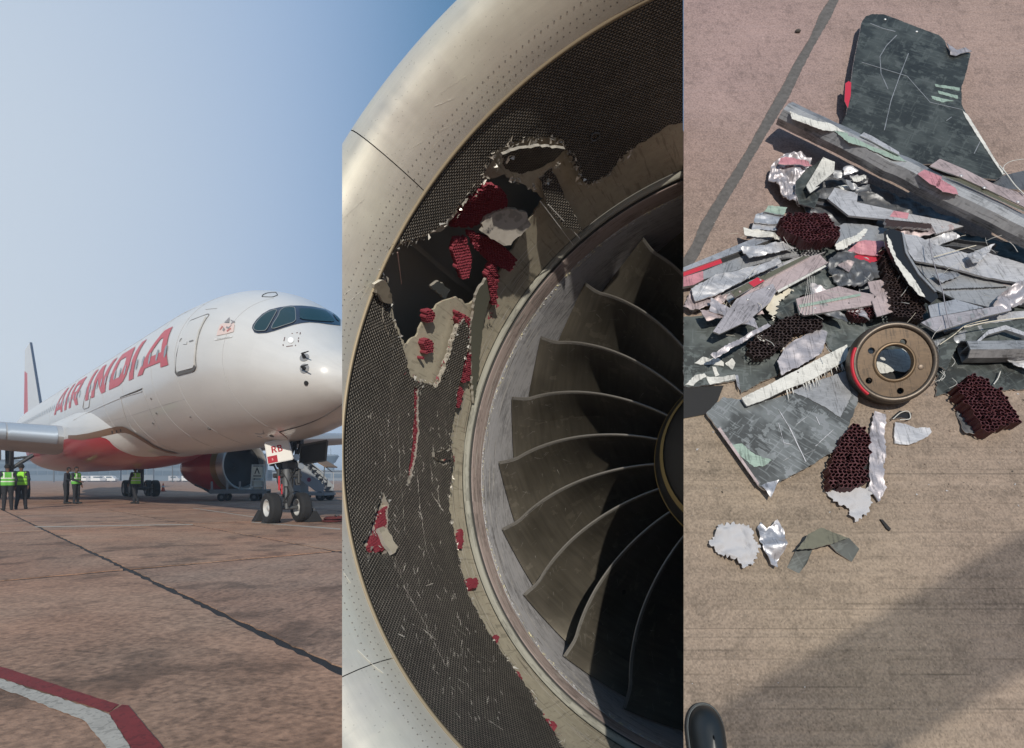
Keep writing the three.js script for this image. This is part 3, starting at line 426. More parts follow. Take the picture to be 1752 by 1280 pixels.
function person(pos, turn, o) {
  // o: label, height, jacket colour, trousers, legs [[knee, ankle, toe] x2], arms [[elbow, hand] x2], vest or jacket with a band, headTurn
  const t = thing('person', o.label, 'person', pos, o.group); t.rotation.y = turn; const k = o.height / 1.78; t.scale.setScalar(k);
  const hip = [[-0.095, 0.93, 0], [0.095, 0.93, 0]], sh = [[-0.19, 1.43, 0], [0.19, 1.43, 0]], bend = o.lean || 0;
  const bones = [];
  const T = [[[-0.07, 0.96, 0], [-0.08, 1.36, bend], 0.115, 0.13], [[0.07, 0.96, 0], [0.08, 1.36, bend], 0.115, 0.13], [[-0.15, 1.40, bend], [0.15, 1.40, bend], 0.075, 0.075]];
  for (const b of T) bones.push([...b, 1.25, 'top']);
  bones.push([[0, 1.42, bend], [0, 1.55, bend + 0.02], 0.055, 0.052, 1, 'skin']);
  const hd = [o.head ? o.head[0] : 0, 1.66, bend + 0.03 + (o.head ? o.head[1] : 0)];
  bones.push([[hd[0], 1.62, hd[2]], [hd[0], 1.685, hd[2] - 0.005], 0.078, 0.092, 1, 'head'], [[hd[0], 1.60, hd[2] + 0.035], [hd[0], 1.63, hd[2] + 0.03], 0.048, 0.06, 1, 'head'], [[hd[0], 1.635, hd[2] + 0.085], [hd[0], 1.655, hd[2] + 0.08], 0.016, 0.012, 1, 'head']);
  for (const s of [-1, 1]) bones.push([[hd[0] + s * 0.085, 1.635, hd[2]], [hd[0] + s * 0.09, 1.66, hd[2] - 0.01], 0.018, 0.02, 1.6, 'head']);
  for (let i = 0; i < 2; i++) {
    const [kn, an, toe] = o.legs[i];
    bones.push([hip[i], kn, 0.105, 0.072, 1, 'leg'], [kn, [an[0], an[1] + 0.06, an[2]], 0.075, 0.058, 1, 'leg'], [[an[0], 0.05, an[2] - 0.02], [toe[0], 0.042, toe[2]], 0.052, 0.042, 1, 'shoe']);
    const [el, ha] = o.arms[i], s0 = [sh[i][0], sh[i][1], bend];
    bones.push([s0, el, 0.068, 0.052, 1, 'top'], [el, ha, 0.05, 0.036, 1, 'top']);
    const dx = ha[0] - el[0], dy = ha[1] - el[1], dz = ha[2] - el[2], L = Math.hypot(dx, dy, dz), u = [dx / L, dy / L, dz / L];
    bones.push([ha, [ha[0] + u[0] * 0.08, ha[1] + u[1] * 0.08, ha[2] + u[2] * 0.08], 0.038, 0.034, 1.3, 'skin'], [[ha[0] + u[0] * 0.03, ha[1] + u[1] * 0.03, ha[2] + u[2] * 0.03 + 0.03], [ha[0] + u[0] * 0.08, ha[1] + u[1] * 0.08, ha[2] + u[2] * 0.08 + 0.045], 0.014, 0.011, 1, 'skin']);
    for (const f of [-0.024, -0.008, 0.008, 0.024]) bones.push([[ha[0] + u[0] * 0.09, ha[1] + u[1] * 0.09, ha[2] + u[2] * 0.09 + f], [ha[0] + u[0] * 0.165, ha[1] + u[1] * 0.165, ha[2] + u[2] * 0.165 + f], 0.011, 0.009, 1, 'skin']);
  }
  const fn = (x, y, z) => { let d = 9; const p = [x, y, z]; for (const b of bones) { const q = capsule(p, b[0], b[1], b[2], b[3], b[4]); d = d > 8 ? q : smin(d, q, 0.03); } return d; };
  const g = sdfMesh(fn, [-0.62, -0.02, -0.62], [0.62, 1.82, 0.62], 0.02), P = g.attributes.position, col = new Float32Array(P.count * 3);
  const C = { top: o.top, leg: o.trousers, shoe: lin(0.012, 0.012, 0.012), skin: skinM, head: skinM };
  for (let i = 0; i < P.count; i++) {
    const p = [P.getX(i), P.getY(i), P.getZ(i)]; let best = 9, kind = 'top';
    for (const b of bones) { const q = capsule(p, b[0], b[1], b[2], b[3], b[4]); if (q < best) { best = q; kind = b[5]; } }
    let c = C[kind]; if (kind === 'head' && (p[1] > 1.705 || (p[2] < hd[2] + 0.005 && p[1] > 1.60))) c = lin(0.008, 0.007, 0.006);
    col.set([c.r, c.g, c.b], i * 3);
  }
  g.setAttribute('color', new THREE.BufferAttribute(col, 3));
  mesh('body', g, new THREE.MeshStandardMaterial({ vertexColors: true, roughness: 0.85, side: THREE.DoubleSide }), t);
  if (o.vest) {
    const vf = (x, y, z) => { let d = 9; for (const b of T) { const q = capsule([x, y, z], b[0], b[1], b[2], b[3], b[4]); d = d > 8 ? q : smin(d, q, 0.05); } const sh = Math.hypot(Math.abs(x) - 0.245, y - 1.36) - 0.10; return Math.max(d - 0.03, 0.94 - y, y - 1.455, -sh); };
    const vg = sdfMesh(vf, [-0.34, 0.9, -0.34], [0.34, 1.5, 0.34], 0.018), q = vg.attributes.position, vc = new Float32Array(q.count * 3);
    const dark = o.bands === 'dark' ? lin(0.10, 0.16, 0.05) : lin(0.72, 0.72, 0.68);
    for (let i = 0; i < q.count; i++) { const y = q.getY(i), x = Math.abs(q.getX(i)), st = Math.abs(y - 1.10) < 0.022 || Math.abs(y - 1.22) < 0.022 || (y > 1.22 && Math.abs(x - 0.125) < 0.02); const c = st ? dark : o.vest; vc.set([c.r, c.g, c.b], i * 3); }
    vg.setAttribute('color', new THREE.BufferAttribute(vc, 3));
    mesh('vest', vg, mat(lin(1, 1, 1), 0.8, 0, { vertexColors: true }), t);
  }
  return t;
}
const navyCloth = lin(0.018, 0.02, 0.03), blackCloth = lin(0.014, 0.014, 0.017), lime = lin(0.28, 0.72, 0.05), green = lin(0.12, 0.42, 0.06);
const standLegs = [[[-0.10, 0.50, 0.02], [-0.11, 0.06, -0.01], [-0.13, 0.04, 0.17]], [[0.10, 0.50, 0.02], [0.12, 0.06, -0.02], [0.15, 0.04, 0.15]]];
const faceTo = (p, tx, tz) => Math.atan2(tx - p.x, tz - p.z);
{
  const a = gnd(13, 873), b = gnd(36, 871.5), c = gnd(113, 862), d = gnd(130, 862), e = gnd(232, 862), back = (p) => faceTo(p, p.x * 2, p.z * 2);
  person(a, back(a) + 0.1, { label: 'person in a dull green vest seen from behind, arms at the sides', height: 1.95, top: navyCloth, trousers: blackCloth, vest: green, bands: 'silver', legs: standLegs, arms: [[[-0.25, 1.16, -0.03], [-0.24, 0.93, 0.06]], [[0.25, 1.16, -0.03], [0.24, 0.93, 0.06]]] });
  person(b, back(b) - 0.15, { label: 'person in a bright lime vest seen from behind, walking away', height: 1.98, top: navyCloth, trousers: blackCloth, vest: lime, bands: 'dark', legs: [[[-0.10, 0.50, 0.12], [-0.12, 0.06, 0.10], [-0.13, 0.04, 0.27]], [[0.10, 0.49, 0.0], [0.13, 0.07, -0.18], [0.14, 0.04, -0.03]]], arms: [[[-0.25, 1.17, -0.07], [-0.23, 0.95, -0.02]], [[0.26, 1.17, -0.02], [0.24, 0.94, 0.1]]] });
  person(c, back(c) - 1.9, { label: 'person in a dark jacket with a pale waistband, holding something in both hands', height: 1.93, top: navyCloth, trousers: blackCloth, lean: 0.05, head: [0, 0.04], legs: standLegs, arms: [[[-0.26, 1.17, 0.1], [-0.1, 1.10, 0.36]], [[0.26, 1.17, 0.1], [0.1, 1.12, 0.36]]] });
  const band = thing('tool_pouch', 'dark handheld device held by the person in the dark jacket', 'device', c.clone().add(V(Math.sin(back(c) - 1.9) * 0.48, 1.2, Math.cos(back(c) - 1.9) * 0.48))); mesh('case', rbox(0.16, 0.1, 0.1, 0.015), darkMetal, band); mesh('screen', box(0.12, 0.002, 0.06, 0, 0.052, 0), cabinGlass, band);
  person(d, back(d) - 2.3, { label: 'person in a green vest standing close beside the person in the dark jacket', height: 1.95, top: navyCloth, trousers: blackCloth, vest: green, bands: 'silver', legs: standLegs, arms: [[[-0.27, 1.17, 0.05], [-0.13, 1.08, 0.3]], [[0.25, 1.16, -0.03], [0.24, 0.93, 0.06]]] });
  person(e, faceTo(e, e.x - 3, e.z - 1), { label: 'person in a lime vest striding in front of the far main wheels', height: 1.98, top: navyCloth, trousers: blackCloth, vest: lime, bands: 'silver', legs: [[[-0.09, 0.50, 0.16], [-0.10, 0.06, 0.22], [-0.10, 0.04, 0.40]], [[0.09, 0.49, -0.04], [0.10, 0.08, -0.26], [0.10, 0.04, -0.11]]], arms: [[[-0.25, 1.17, -0.1], [-0.22, 0.95, -0.04]], [[0.25, 1.17, 0.04], [0.22, 0.97, 0.16]]] });
}
// ---------------------------------------------------------------- chocks, cone, ground equipment
function chock(name, label, p, turn) { const s = new THREE.Shape([[-0.24, 0], [0.24, 0], [0.05, 0.30], [-0.05, 0.32]].map((q) => new THREE.Vector2(...q))), g = new THREE.ExtrudeGeometry(s, { depth: 0.26, bevelEnabled: true, bevelSize: 0.015, bevelThickness: 0.015, bevelSegments: 2 }); g.translate(0, 0.015, -0.13); const t = thing(name, label, 'chock', p, 'chocks at the nose wheels'); t.rotation.y = turn; mesh('wedge', g, rubber, t); mesh('grip_plate', box(0.12, 0.02, 0.2, 0, 0.345, 0), darkMetal, t); mesh('carry_handle', new THREE.TorusGeometry(0.06, 0.014, 6, 14).rotateY(Math.PI / 2).translate(0, 0.36, 0), mat(lin(0.12, 0.12, 0.12), 0.6), t); return t; }
chock('wheel_chock', 'black rubber chock behind the white-rimmed nose wheel', gnd(447, 892), 0.75);
chock('wheel_chock', 'black rubber chock in front of the white-rimmed nose wheel', gnd(464, 894.5), 0.75);
chock('wheel_chock', 'black rubber chock at the far nose wheel, beside the rope', gnd(536, 893), 0.75);
{ const p = gnd(572, 893), t = thing('rope_coil', 'dark red coiled tow rope lying beyond the nose wheels', 'rope', p), g = []; const q = rngOf(9); for (let k = 0; k < 6; k++) g.push(new THREE.TorusGeometry(R(0.2, 0.34, q), 0.022, 6, 26).rotateX(Math.PI / 2 + R(-0.1, 0.1, q)).translate(R(-0.08, 0.08, q), 0.03 + k * 0.022, R(-0.08, 0.08, q))); mesh('rope', merge(g), mat(lin(0.10, 0.02, 0.02), 0.9), t); mesh('hook', new THREE.TorusGeometry(0.07, 0.015, 6, 14, 4.4).rotateX(1.2).translate(0.1, 0.19, 0.05), greyMetal, t); }
{ const p = gnd(279, 841), t = thing('traffic_cone', 'orange traffic cone standing on the apron beyond the main wheels', 'cone', p); mesh('cone', new THREE.LatheGeometry([[0.19, 0.04], [0.18, 0.06], [0.035, 0.82], [0.02, 0.83], [0.001, 0.83]].map((q) => new THREE.Vector2(...q)), 20), mat(lin(0.55, 0.07, 0.02), 0.7), t); mesh('base', rbox(0.46, 0.04, 0.46, 0.01, 0, 0.02, 0), mat(lin(0.3, 0.05, 0.02), 0.8), t); mesh('white_sleeve', new THREE.CylinderGeometry(0.088, 0.118, 0.16, 20, 1, true).translate(0, 0.5, 0), mat(lin(0.6, 0.6, 0.58), 0.6), t); }
{ // low wheeled dolly beside the far engine
  const p = gnd(412, 857), t = thing('equipment_dolly', 'long grey wheeled dolly with posts and tow bar under the red engine', 'dolly', p), r = 0.62, X = V(Math.cos(r), 0, -Math.sin(r)); t.rotation.y = 0.15;
  mesh('deck', merge([box(3.1, 0.12, 1.3, 0, 0.62, 0), box(3.1, 0.16, 0.08, 0, 0.52, 0.62), box(3.1, 0.16, 0.08, 0, 0.52, -0.62)]), mat(lin(0.20, 0.21, 0.21), 0.6, 0.2), t);
  for (const [x, z] of [[-0.9, 0.55], [0.9, 0.55], [-0.9, -0.55], [0.9, -0.55]]) { const w = mesh('wheel', new THREE.CylinderGeometry(0.24, 0.24, 0.16, 20).rotateX(Math.PI / 2).translate(x, 0.24, z), rubber, t); mesh('hub', new THREE.CylinderGeometry(0.1, 0.1, 0.17, 12).rotateX(Math.PI / 2).translate(x, 0.24, z), greyMetal, w); mesh('axle_bracket', box(0.1, 0.3, 0.1, x, 0.42, z * 0.75), darkMetal, t); }
  for (const x of [-1.45, -0.6, 0.1, 1.4]) mesh('post', box(0.09, 0.5, 0.09, x, 0.9, 0.55), mat(lin(0.3, 0.3, 0.29), 0.6), t);
  mesh('tow_bar', merge([bar(V(-1.55, 0.5, 0), V(-2.5, 0.95, 0.2), 0.05), bar(V(-1.55, 0.45, 0.3), V(-2.0, 0.68, 0.1), 0.04)]), darkMetal, t);
}
{ // white steps with safety board
  const p = gnd(441, 857), t = thing('access_steps', 'white metal access steps with a warning board, standing before the engine', 'steps', p); t.rotation.y = 0.1; const W = mat(lin(0.62, 0.61, 0.55), 0.6);
  for (const s of [-1, 1]) mesh('side_rail', merge([beamBox(V(s * 0.36, 0, 0.25), V(s * 0.33, 2.15, -0.1), 0.07, 0.07), beamBox(V(s * 0.36, 0, -0.4), V(s * 0.33, 2.15, -0.1), 0.06, 0.06)]), W, t);
  for (const y of [0.5, 0.85, 1.2, 2.12]) mesh('tread', box(0.7, 0.05, 0.2, 0, y, 0.22 - y * 0.16), W, t);
  const cv = document.createElement('canvas'); cv.width = 128; cv.height = 128; const c = cv.getContext('2d'); c.fillStyle = '#d6d2bd'; c.fillRect(0, 0, 128, 128); c.strokeStyle = '#2a2a24'; c.lineWidth = 12; c.beginPath(); c.moveTo(38, 78); c.lineTo(64, 18); c.lineTo(90, 78); c.stroke(); c.fillStyle = '#8f8c7e'; c.fillRect(18, 92, 92, 20);
  const tx = new THREE.CanvasTexture(cv); tx.colorSpace = THREE.SRGBColorSpace; mesh('warning_board', box(0.62, 0.7, 0.03, 0, 1.68, 0.12), new THREE.MeshStandardMaterial({ map: tx, roughness: 0.6 }), t);
  mesh('canister', rbox(0.5, 0.72, 0.42, 0.08, 0, 0.36 + 0.53, -0.12), mat(lin(0.58, 0.57, 0.48), 0.6), t);
}
{ // passenger stairs beyond the nose wheels
  const p = gnd(536, 856), t = thing('passenger_stairs', 'grey mobile passenger stairs with a brown canopy behind the nose gear', 'stairs', p), G = mat(lin(0.34, 0.36, 0.38), 0.5, 0.2); t.rotation.y = -0.25;
  const A = V(-1.0, 2.35, 0), B = V(1.05, 0.55, 0);
  for (const z of [-0.55, 0.55]) { const s = plate([[A.x, A.y], [A.x + 0.5, A.y + 0.05], [B.x, B.y + 0.35], [B.x, B.y - 0.35], [A.x, A.y - 0.75]], [], (x, y, o) => V(x, y, z + o), 0.05, 3); mesh('side_panel', merge([s.face, s.rim]), G, t); mesh('handrail', merge([bar(A.clone().add(V(0, 0.75, z)), B.clone().add(V(0, 1.1, z)), 0.03), bar(A.clone().add(V(0.5, -0.1, z)), A.clone().add(V(0.5, 0.6, z)), 0.025), bar(B.clone().add(V(0, 0.2, z)), B.clone().add(V(0, 1.1, z)), 0.025)]), mat(lin(0.5, 0.5, 0.5), 0.4, 0.5), t); }
  for (let k = 0; k < 8; k++) mesh('stair_tread', box(0.28, 0.04, 1.05, mix(A.x + 0.3, B.x, k / 7), mix(A.y, B.y, k / 7), 0.025), greyMetal, t);
  mesh('canopy', merge([beamBox(V(-0.2, 2.75, 0), V(1.25, 2.0, 0), 1.3, 0.06, V(0, 1, 0))]), mat(lin(0.20, 0.13, 0.08), 0.7), t);
  mesh('canopy_post', merge([bar(V(0.1, 1.4, 0.55), V(0.0, 2.65, 0.55), 0.03), bar(V(1.0, 0.8, 0.55), V(1.1, 2.05, 0.55), 0.03)]), greyMetal, t);
  mesh('chassis', merge([box(2.3, 0.18, 1.3, 0, 0.4, 0), box(0.5, 0.9, 1.0, -0.9, 0.9, 0)]), mat(lin(0.3, 0.3, 0.3), 0.6), t);
  mesh('badge', new THREE.CylinderGeometry(0.13, 0.13, 0.02, 20).rotateX(Math.PI / 2).translate(0.1, 1.25, 0.62), mat(lin(0.25, 0.03, 0.08), 0.6), t);
  for (const [x, z] of [[-0.8, 0.5], [0.8, 0.5], [-0.8, -0.5], [0.8, -0.5]]) { const w = mesh('wheel', new THREE.CylinderGeometry(0.28, 0.28, 0.2, 20).rotateX(Math.PI / 2).translate(x, 0.28, z), rubber, t); mesh('hub', new THREE.CylinderGeometry(0.12, 0.12, 0.21, 12).rotateX(Math.PI / 2).translate(x, 0.28, z), greyMetal, w); }
}
// ---------------------------------------------------------------- far buildings in the haze
{
  const wallA = mat(lin(0.14, 0.18, 0.22), 0.8), wallB = mat(lin(0.20, 0.23, 0.26), 0.8), glassB = mat(lin(0.085, 0.12, 0.155), 0.5, 0), roofB = mat(lin(0.16, 0.19, 0.22), 0.7);
  const bx = (px0, px1, py0, py1, dep, dz) => { const a = unp(px0, py0, dep), b = unp(px1, py1, dep); return box(b.x - a.x, a.y - b.y, dz, (a.x + b.x) / 2, (a.y + b.y) / 2, dep * 0 - dz / 2); };
  const building = (name, label, x0, x1, ytop, dep, bands, wall, wins) => {
    const basePy = CY + EYE * F / dep, c = unp((x0 + x1) / 2, basePy, dep), t = thing(name, label, 'building', c.setY(0)), sc = dep / F, W = (x1 - x0) * sc, Hh = (basePy - ytop) * sc;
    mesh('wall', box(W, Hh, 26, 0, Hh / 2, -13), wall, t); mesh('roof', box(W + 2, 0.5, 28, 0, Hh + 0.25, -13), roofB, t);
    for (const [y0, y1] of bands) { const n = wins; for (let k = 0; k < n; k++) mesh('window', box(W / n * 0.86, (y1 - y0) * Hh, 0.3, -W / 2 + W * (k + 0.5) / n, Hh * (y0 + y1) / 2, 0.05), glassB, t); }
    return t;
  };
  building('terminal_building', 'long low grey terminal with two window rows, seen under the belly', -60, 205, 788, 300, [[0.3, 0.48], [0.62, 0.82]], wallA, 15);
  building('terminal_building', 'bluish terminal wing with a tall glazed front, left of the main wheels', 208, 262, 780, 290, [[0.25, 0.85]], wallB, 5);
  building('terminal_building', 'broad terminal block with three window rows, between the main gear and the engine', 264, 420, 775, 285, [[0.2, 0.36], [0.48, 0.62], [0.74, 0.88]], wallA, 11);
  building('hangar', 'wide low hangar seen behind the passenger stairs', 422, 640, 806, 320, [[0.3, 0.7]], wallB, 9);
  { const dep = 340, c = unp(566, 822, dep).setY(0), sc = dep / F, t = thing('control_tower', 'slender control tower with a wide glazed cab behind the stairs', 'tower', c); const m = (y) => (822 - y) * sc; mesh('shaft', new THREE.CylinderGeometry(1.5, 2.6, m(792), 16).translate(0, m(792) / 2, 0), wallA, t); mesh('cab', new THREE.CylinderGeometry(4.4, 2.2, m(781) - m(792), 16).translate(0, (m(781) + m(792)) / 2, 0), glassB, t); mesh('cab_roof', new THREE.CylinderGeometry(3.8, 4.6, 1.0, 16).translate(0, m(781) + 0.5, 0), roofB, t); mesh('mast', new THREE.CylinderGeometry(0.1, 0.15, 4, 6).translate(0, m(781) + 3, 0), roofB, t); }
  const g = rngOf(31);
  for (const [x, kind] of [[150, 0], [160, 1], [168, 0], [176, 1], [190, 0], [300, 1], [322, 0], [344, 1]]) {
    const dep = 235, p = unp(x, CY + EYE * F / dep, dep).setY(0), t = thing('service_van', ['white service van parked far off below the terminal', 'pale grey service van parked far off below the terminal'][kind], 'van', p, 'vans parked along the terminal'); t.rotation.y = R(-0.3, 0.3, g);
    const pm = mat(kind ? lin(0.45, 0.46, 0.48) : lin(0.75, 0.75, 0.74), 0.4);
    const s = new THREE.Shape([[-2.2, 0.35], [2.2, 0.35], [2.3, 1.1], [1.6, 1.25], [1.0, 2.1], [-2.2, 2.1]].map((q) => new THREE.Vector2(...q))); mesh('body', new THREE.ExtrudeGeometry(s, { depth: 1.8, bevelSize: 0.06, bevelThickness: 0.06, bevelSegments: 2 }).translate(0, 0, -0.9), pm, t);
    mesh('window', box(2.2, 0.5, 1.98, -0.2, 1.65, 0), glassB, t); for (const wx of [-1.4, 1.4]) mesh('wheel', new THREE.CylinderGeometry(0.36, 0.36, 1.9, 14).rotateX(Math.PI / 2).translate(wx, 0.36, 0), rubber, t);
  }
  for (const [x, top] of [[295, 765], [92, 770]]) { const dep = 200, p = unp(x, CY + EYE * F / dep, dep).setY(0), sc = dep / F, h = (CY + EYE * F / dep - top) * sc, t = thing('light_mast', x > 200 ? 'thin floodlight mast rising between the main gear and the engine' : 'thin floodlight mast under the red belly', 'mast', p); mesh('pole', new THREE.CylinderGeometry(0.1, 0.2, h, 8).translate(0, h / 2, 0), greyMetal, t); mesh('lamp_head', box(1.6, 0.3, 0.5, 0, h, 0), greyMetal, t); }
}
// ---------------------------------------------------------------- the slab of concrete that carries the wreckage (its plane is needed below)
const ST = 25 * Math.PI / 180, SN = V(0, Math.sin(ST), Math.cos(ST)), SU = V(0, Math.cos(ST), -Math.sin(ST)), S0 = unp(1461, 640, 2.08);
// ---------------------------------------------------------------- the damaged engine, a section of its intake and fan
const K = 1.15, EC = V(0.8322, 0.0695, -2.1438).multiplyScalar(K).add(V(0, EYE, 0));
const EN = V(Math.sin(-0.4718) * Math.cos(0.1628), Math.sin(0.1628), Math.cos(-0.4718) * Math.cos(0.1628)), EU = V(0, 1, 0).cross(EN).normalize(), EV = EN.clone().cross(EU);
const E3 = (th, r, a) => EC.clone().addScaledVector(EN, a * K).addScaledVector(EU, r * Math.cos(th) * K).addScaledVector(EV, r * Math.sin(th) * K);
const RB = (a) => 1.005 + 0.015 * Math.min(1, Math.max(0, a / 0.92));
function bar2(px, py, dr = 0) {                                     // pixel -> (angle, station) on the intake barrel
  const d = ray(px, py), o = V(0, EYE, 0).sub(EC).divideScalar(K), du = d.dot(EU) / K, dv = d.dot(EV) / K, dn = d.dot(EN) / K, ou = o.dot(EU), ov = o.dot(EV), on = o.dot(EN); let r = 1.01 + dr, a = 0, t = 0;
  for (let i = 0; i < 6; i++) { const A = du * du + dv * dv, B = ou * du + ov * dv, C = ou * ou + ov * ov - r * r; t = (-B + Math.sqrt(Math.max(0, B * B - A * C))) / A; a = on + t * dn; r = RB(a) + dr; }
  let th = Math.atan2(ov + t * dv, ou + t * du); if (th < 0) th += 2 * Math.PI; return [th, a];
}
const B2 = (L, dr = 0) => L.map(([x, y]) => bar2(x, y, dr));
function clipPoly(poly, f) { const out = []; for (let i = 0; i < poly.length; i++) { const a = poly[i], b = poly[(i + 1) % poly.length], fa = f(a.p), fb = f(b.p); if (fa >= 0) out.push(a); if ((fa >= 0) !== (fb >= 0)) { const t = fa / (fa - fb); out.push({ p: a.p.clone().lerp(b.p, t), n: a.n.clone().lerp(b.n, t), u: [mix(a.u[0], b.u[0], t), mix(a.u[1], b.u[1], t)] }); } } return out; }
const leftCut = (p) => p.x - (585.3 - CX) / F * -p.z, rightCut = (p) => (1168.6 - CX) / F * -p.z - p.x, behindSlab = (p) => -(p.clone().sub(S0).dot(SN)) - 0.05;
function cutSection(g) {                                            // the section is sawn off upright at both sides
  if (g.index) g = g.toNonIndexed(); if (!g.attributes.normal) g.computeVertexNormals();
  const P = g.attributes.position, N = g.attributes.normal, U = g.attributes.uv, pos = [], nor = [], uv = [];
  const put = (poly) => { for (let i = 1; i + 1 < poly.length; i++) for (const v of [poly[0], poly[i], poly[i + 1]]) { pos.push(v.p.x, v.p.y, v.p.z); nor.push(v.n.x, v.n.y, v.n.z); uv.push(v.u[0], v.u[1]); } };
  for (let i = 0; i < P.count; i += 3) {
    let poly = [0, 1, 2].map((k) => ({ p: V(0, 0, 0).fromBufferAttribute(P, i + k), n: V(0, 0, 0).fromBufferAttribute(N, i + k), u: U ? [U.getX(i + k), U.getY(i + k)] : [0, 0] }));
    poly = clipPoly(poly, leftCut); if (poly.length < 3) continue;
    const inn = clipPoly(poly, rightCut); if (inn.length > 2) put(inn);
    const out = clipPoly(poly, (p) => -rightCut(p)); if (out.length > 2 && out.every((v) => behindSlab(v.p) > 0)) put(out);
  }
  if (!pos.length) return null;
  const o = new THREE.BufferGeometry(); o.setAttribute('position', new THREE.Float32BufferAttribute(pos, 3)); o.setAttribute('normal', new THREE.Float32BufferAttribute(nor, 3)); o.setAttribute('uv', new THREE.Float32BufferAttribute(uv, 2)); return o;
}
const eng = thing('jet_engine', 'damaged jet engine intake with torn acoustic lining, red honeycomb and dark fan blades', 'engine', V(EC.x, 0, EC.z));
function ep(name, geo, m, parent = eng, stuff) { const g = cutSection(geo); if (!g) return null; g.translate(-EC.x, 0, -EC.z); const o = mesh(name, g, m, parent); if (stuff) o.userData.kind = 'stuff'; return o; }
const bmap = (dr) => (x, y, off) => E3(x, RB(y) + dr + off, y);
const revolve = (prof, t0, t1, n) => grid(n, prof.length - 1, (i, j) => { const p = prof[Math.round(j * (prof.length - 1))]; return E3(mix(t0, t1, i), p[0], p[1]); }, (i, j) => [mix(t0, t1, i), prof.slice(0, Math.round(j * (prof.length - 1))).reduce((s, p, k) => s + Math.hypot(prof[k + 1][0] - p[0], prof[k + 1][1] - p[1]), 0)]);
const D2 = Math.PI / 180;
const lipTex = texOf(1024, 512, (u, v, o) => { const a = fbm(u * 6, v * 4, 24, 4), b = fbm(u * 12, v * 160, 480, 3), s = fbm(u * 30, v * 30, 30, 4), sp = h2(Math.floor(u * 512), Math.floor(v * 256)) > 0.994 ? 0.72 : 1; const k = (0.92 + 0.16 * (a - 0.5) + 0.07 * (b - 0.5) + 0.12 * (s - 0.5)) * sp; o[0] = 0.57 * k; o[1] = (0.545 + 0.02 * (a - 0.5)) * k; o[2] = (0.49 + 0.03 * (0.5 - a)) * k; });
lipTex.repeat.set(0.9, 1.6);
const lipRough = texOf(512, 512, (u, v, o) => { o[0] = o[1] = o[2] = 0.42 + 0.3 * (fbm(u * 10, v * 10, 10, 4) - 0.5) + 0.12 * (fbm(u * 60, v * 4, 240, 2) - 0.5); }, false);
const lipM = mat(lin(1.12, 1.12, 1.10), 1, 0.42, { map: lipTex, roughnessMap: lipRough });
const LIP = [[1.02, 0.924], [1.0215, 0.935], [1.026, 0.965], [1.035, 0.998], [1.05, 1.032], [1.07, 1.065], [1.092, 1.09], [1.118, 1.108], [1.145, 1.115], [1.172, 1.112], [1.2, 1.098], [1.232, 1.07], [1.262, 1.03], [1.29, 0.97], [1.31, 0.88], [1.32, 0.76], [1.32, 0.6], [1.30, 0.3], [1.28, -0.1], [1.2, -0.6]];
const TH0 = 62 * D2, TH1 = 292 * D2;
const seam1 = bar2(724, 325)[0], seam2 = bar2(673, 1126)[0];
for (const [a, b] of [[TH0, seam1 - 0.0013], [seam1 + 0.0013, seam2 - 0.0013], [seam2 + 0.0013, TH1]]) ep('lip_panel', revolve(LIP, a, b, Math.round((b - a) * 70)), lipM);
ep('lip_frame', revolve(LIP.slice(0, 17).map(([r, a]) => [mix(r, 1.17, 0.05) , a - 0.012]), TH0, TH1, 180), mat(lin(0.03, 0.03, 0.03), 0.8));
{ // flush fasteners in rows along the lip
  const g = [], at = (j) => { const i = Math.floor(j), f = j - i; return [mix(LIP[i][0], LIP[i + 1][0], f), mix(LIP[i][1], LIP[i + 1][1], f)]; };
  const q = rngOf(12);
  for (const [j, off] of [[1.6, 0], [2.2, 0.5], [3.0, 0.25]]) for (let k = 0; k < 210; k++) { const th = TH0 + (k + off) * 0.0185 + R(-0.001, 0.001, q); if (th > TH1) break; const [r, a] = at(j), [r2, a2] = at(j + 0.2), p = E3(th, r, a), t = E3(th, r2, a2).sub(p).normalize(), c = E3(th + 0.01, r, a).sub(p).normalize(), n = t.clone().cross(c).normalize(); if (n.dot(V(0, EYE, 0).sub(p)) < 0) n.negate(); const s = 0.0026; const c0 = new THREE.CircleGeometry(s, 7); c0.applyMatrix4(new THREE.Matrix4().makeBasis(c, n.clone().cross(c).normalize(), n)); c0.translate(p.x + n.x * 0.0008, p.y + n.y * 0.0008, p.z + n.z * 0.0008); g.push(c0); }
  ep('fasteners', merge(g), mat(lin(0.24, 0.225, 0.20), 0.6, 0.3), eng, true);
}
ep('edge_ring', revolve([[1.026, 0.929], [1.0155, 0.9255], [1.0145, 0.921], [1.0155, 0.9165], [1.026, 0.912]], TH0, TH1, 200), mat(lin(0.23, 0.185, 0.12), 0.5, 0.3));

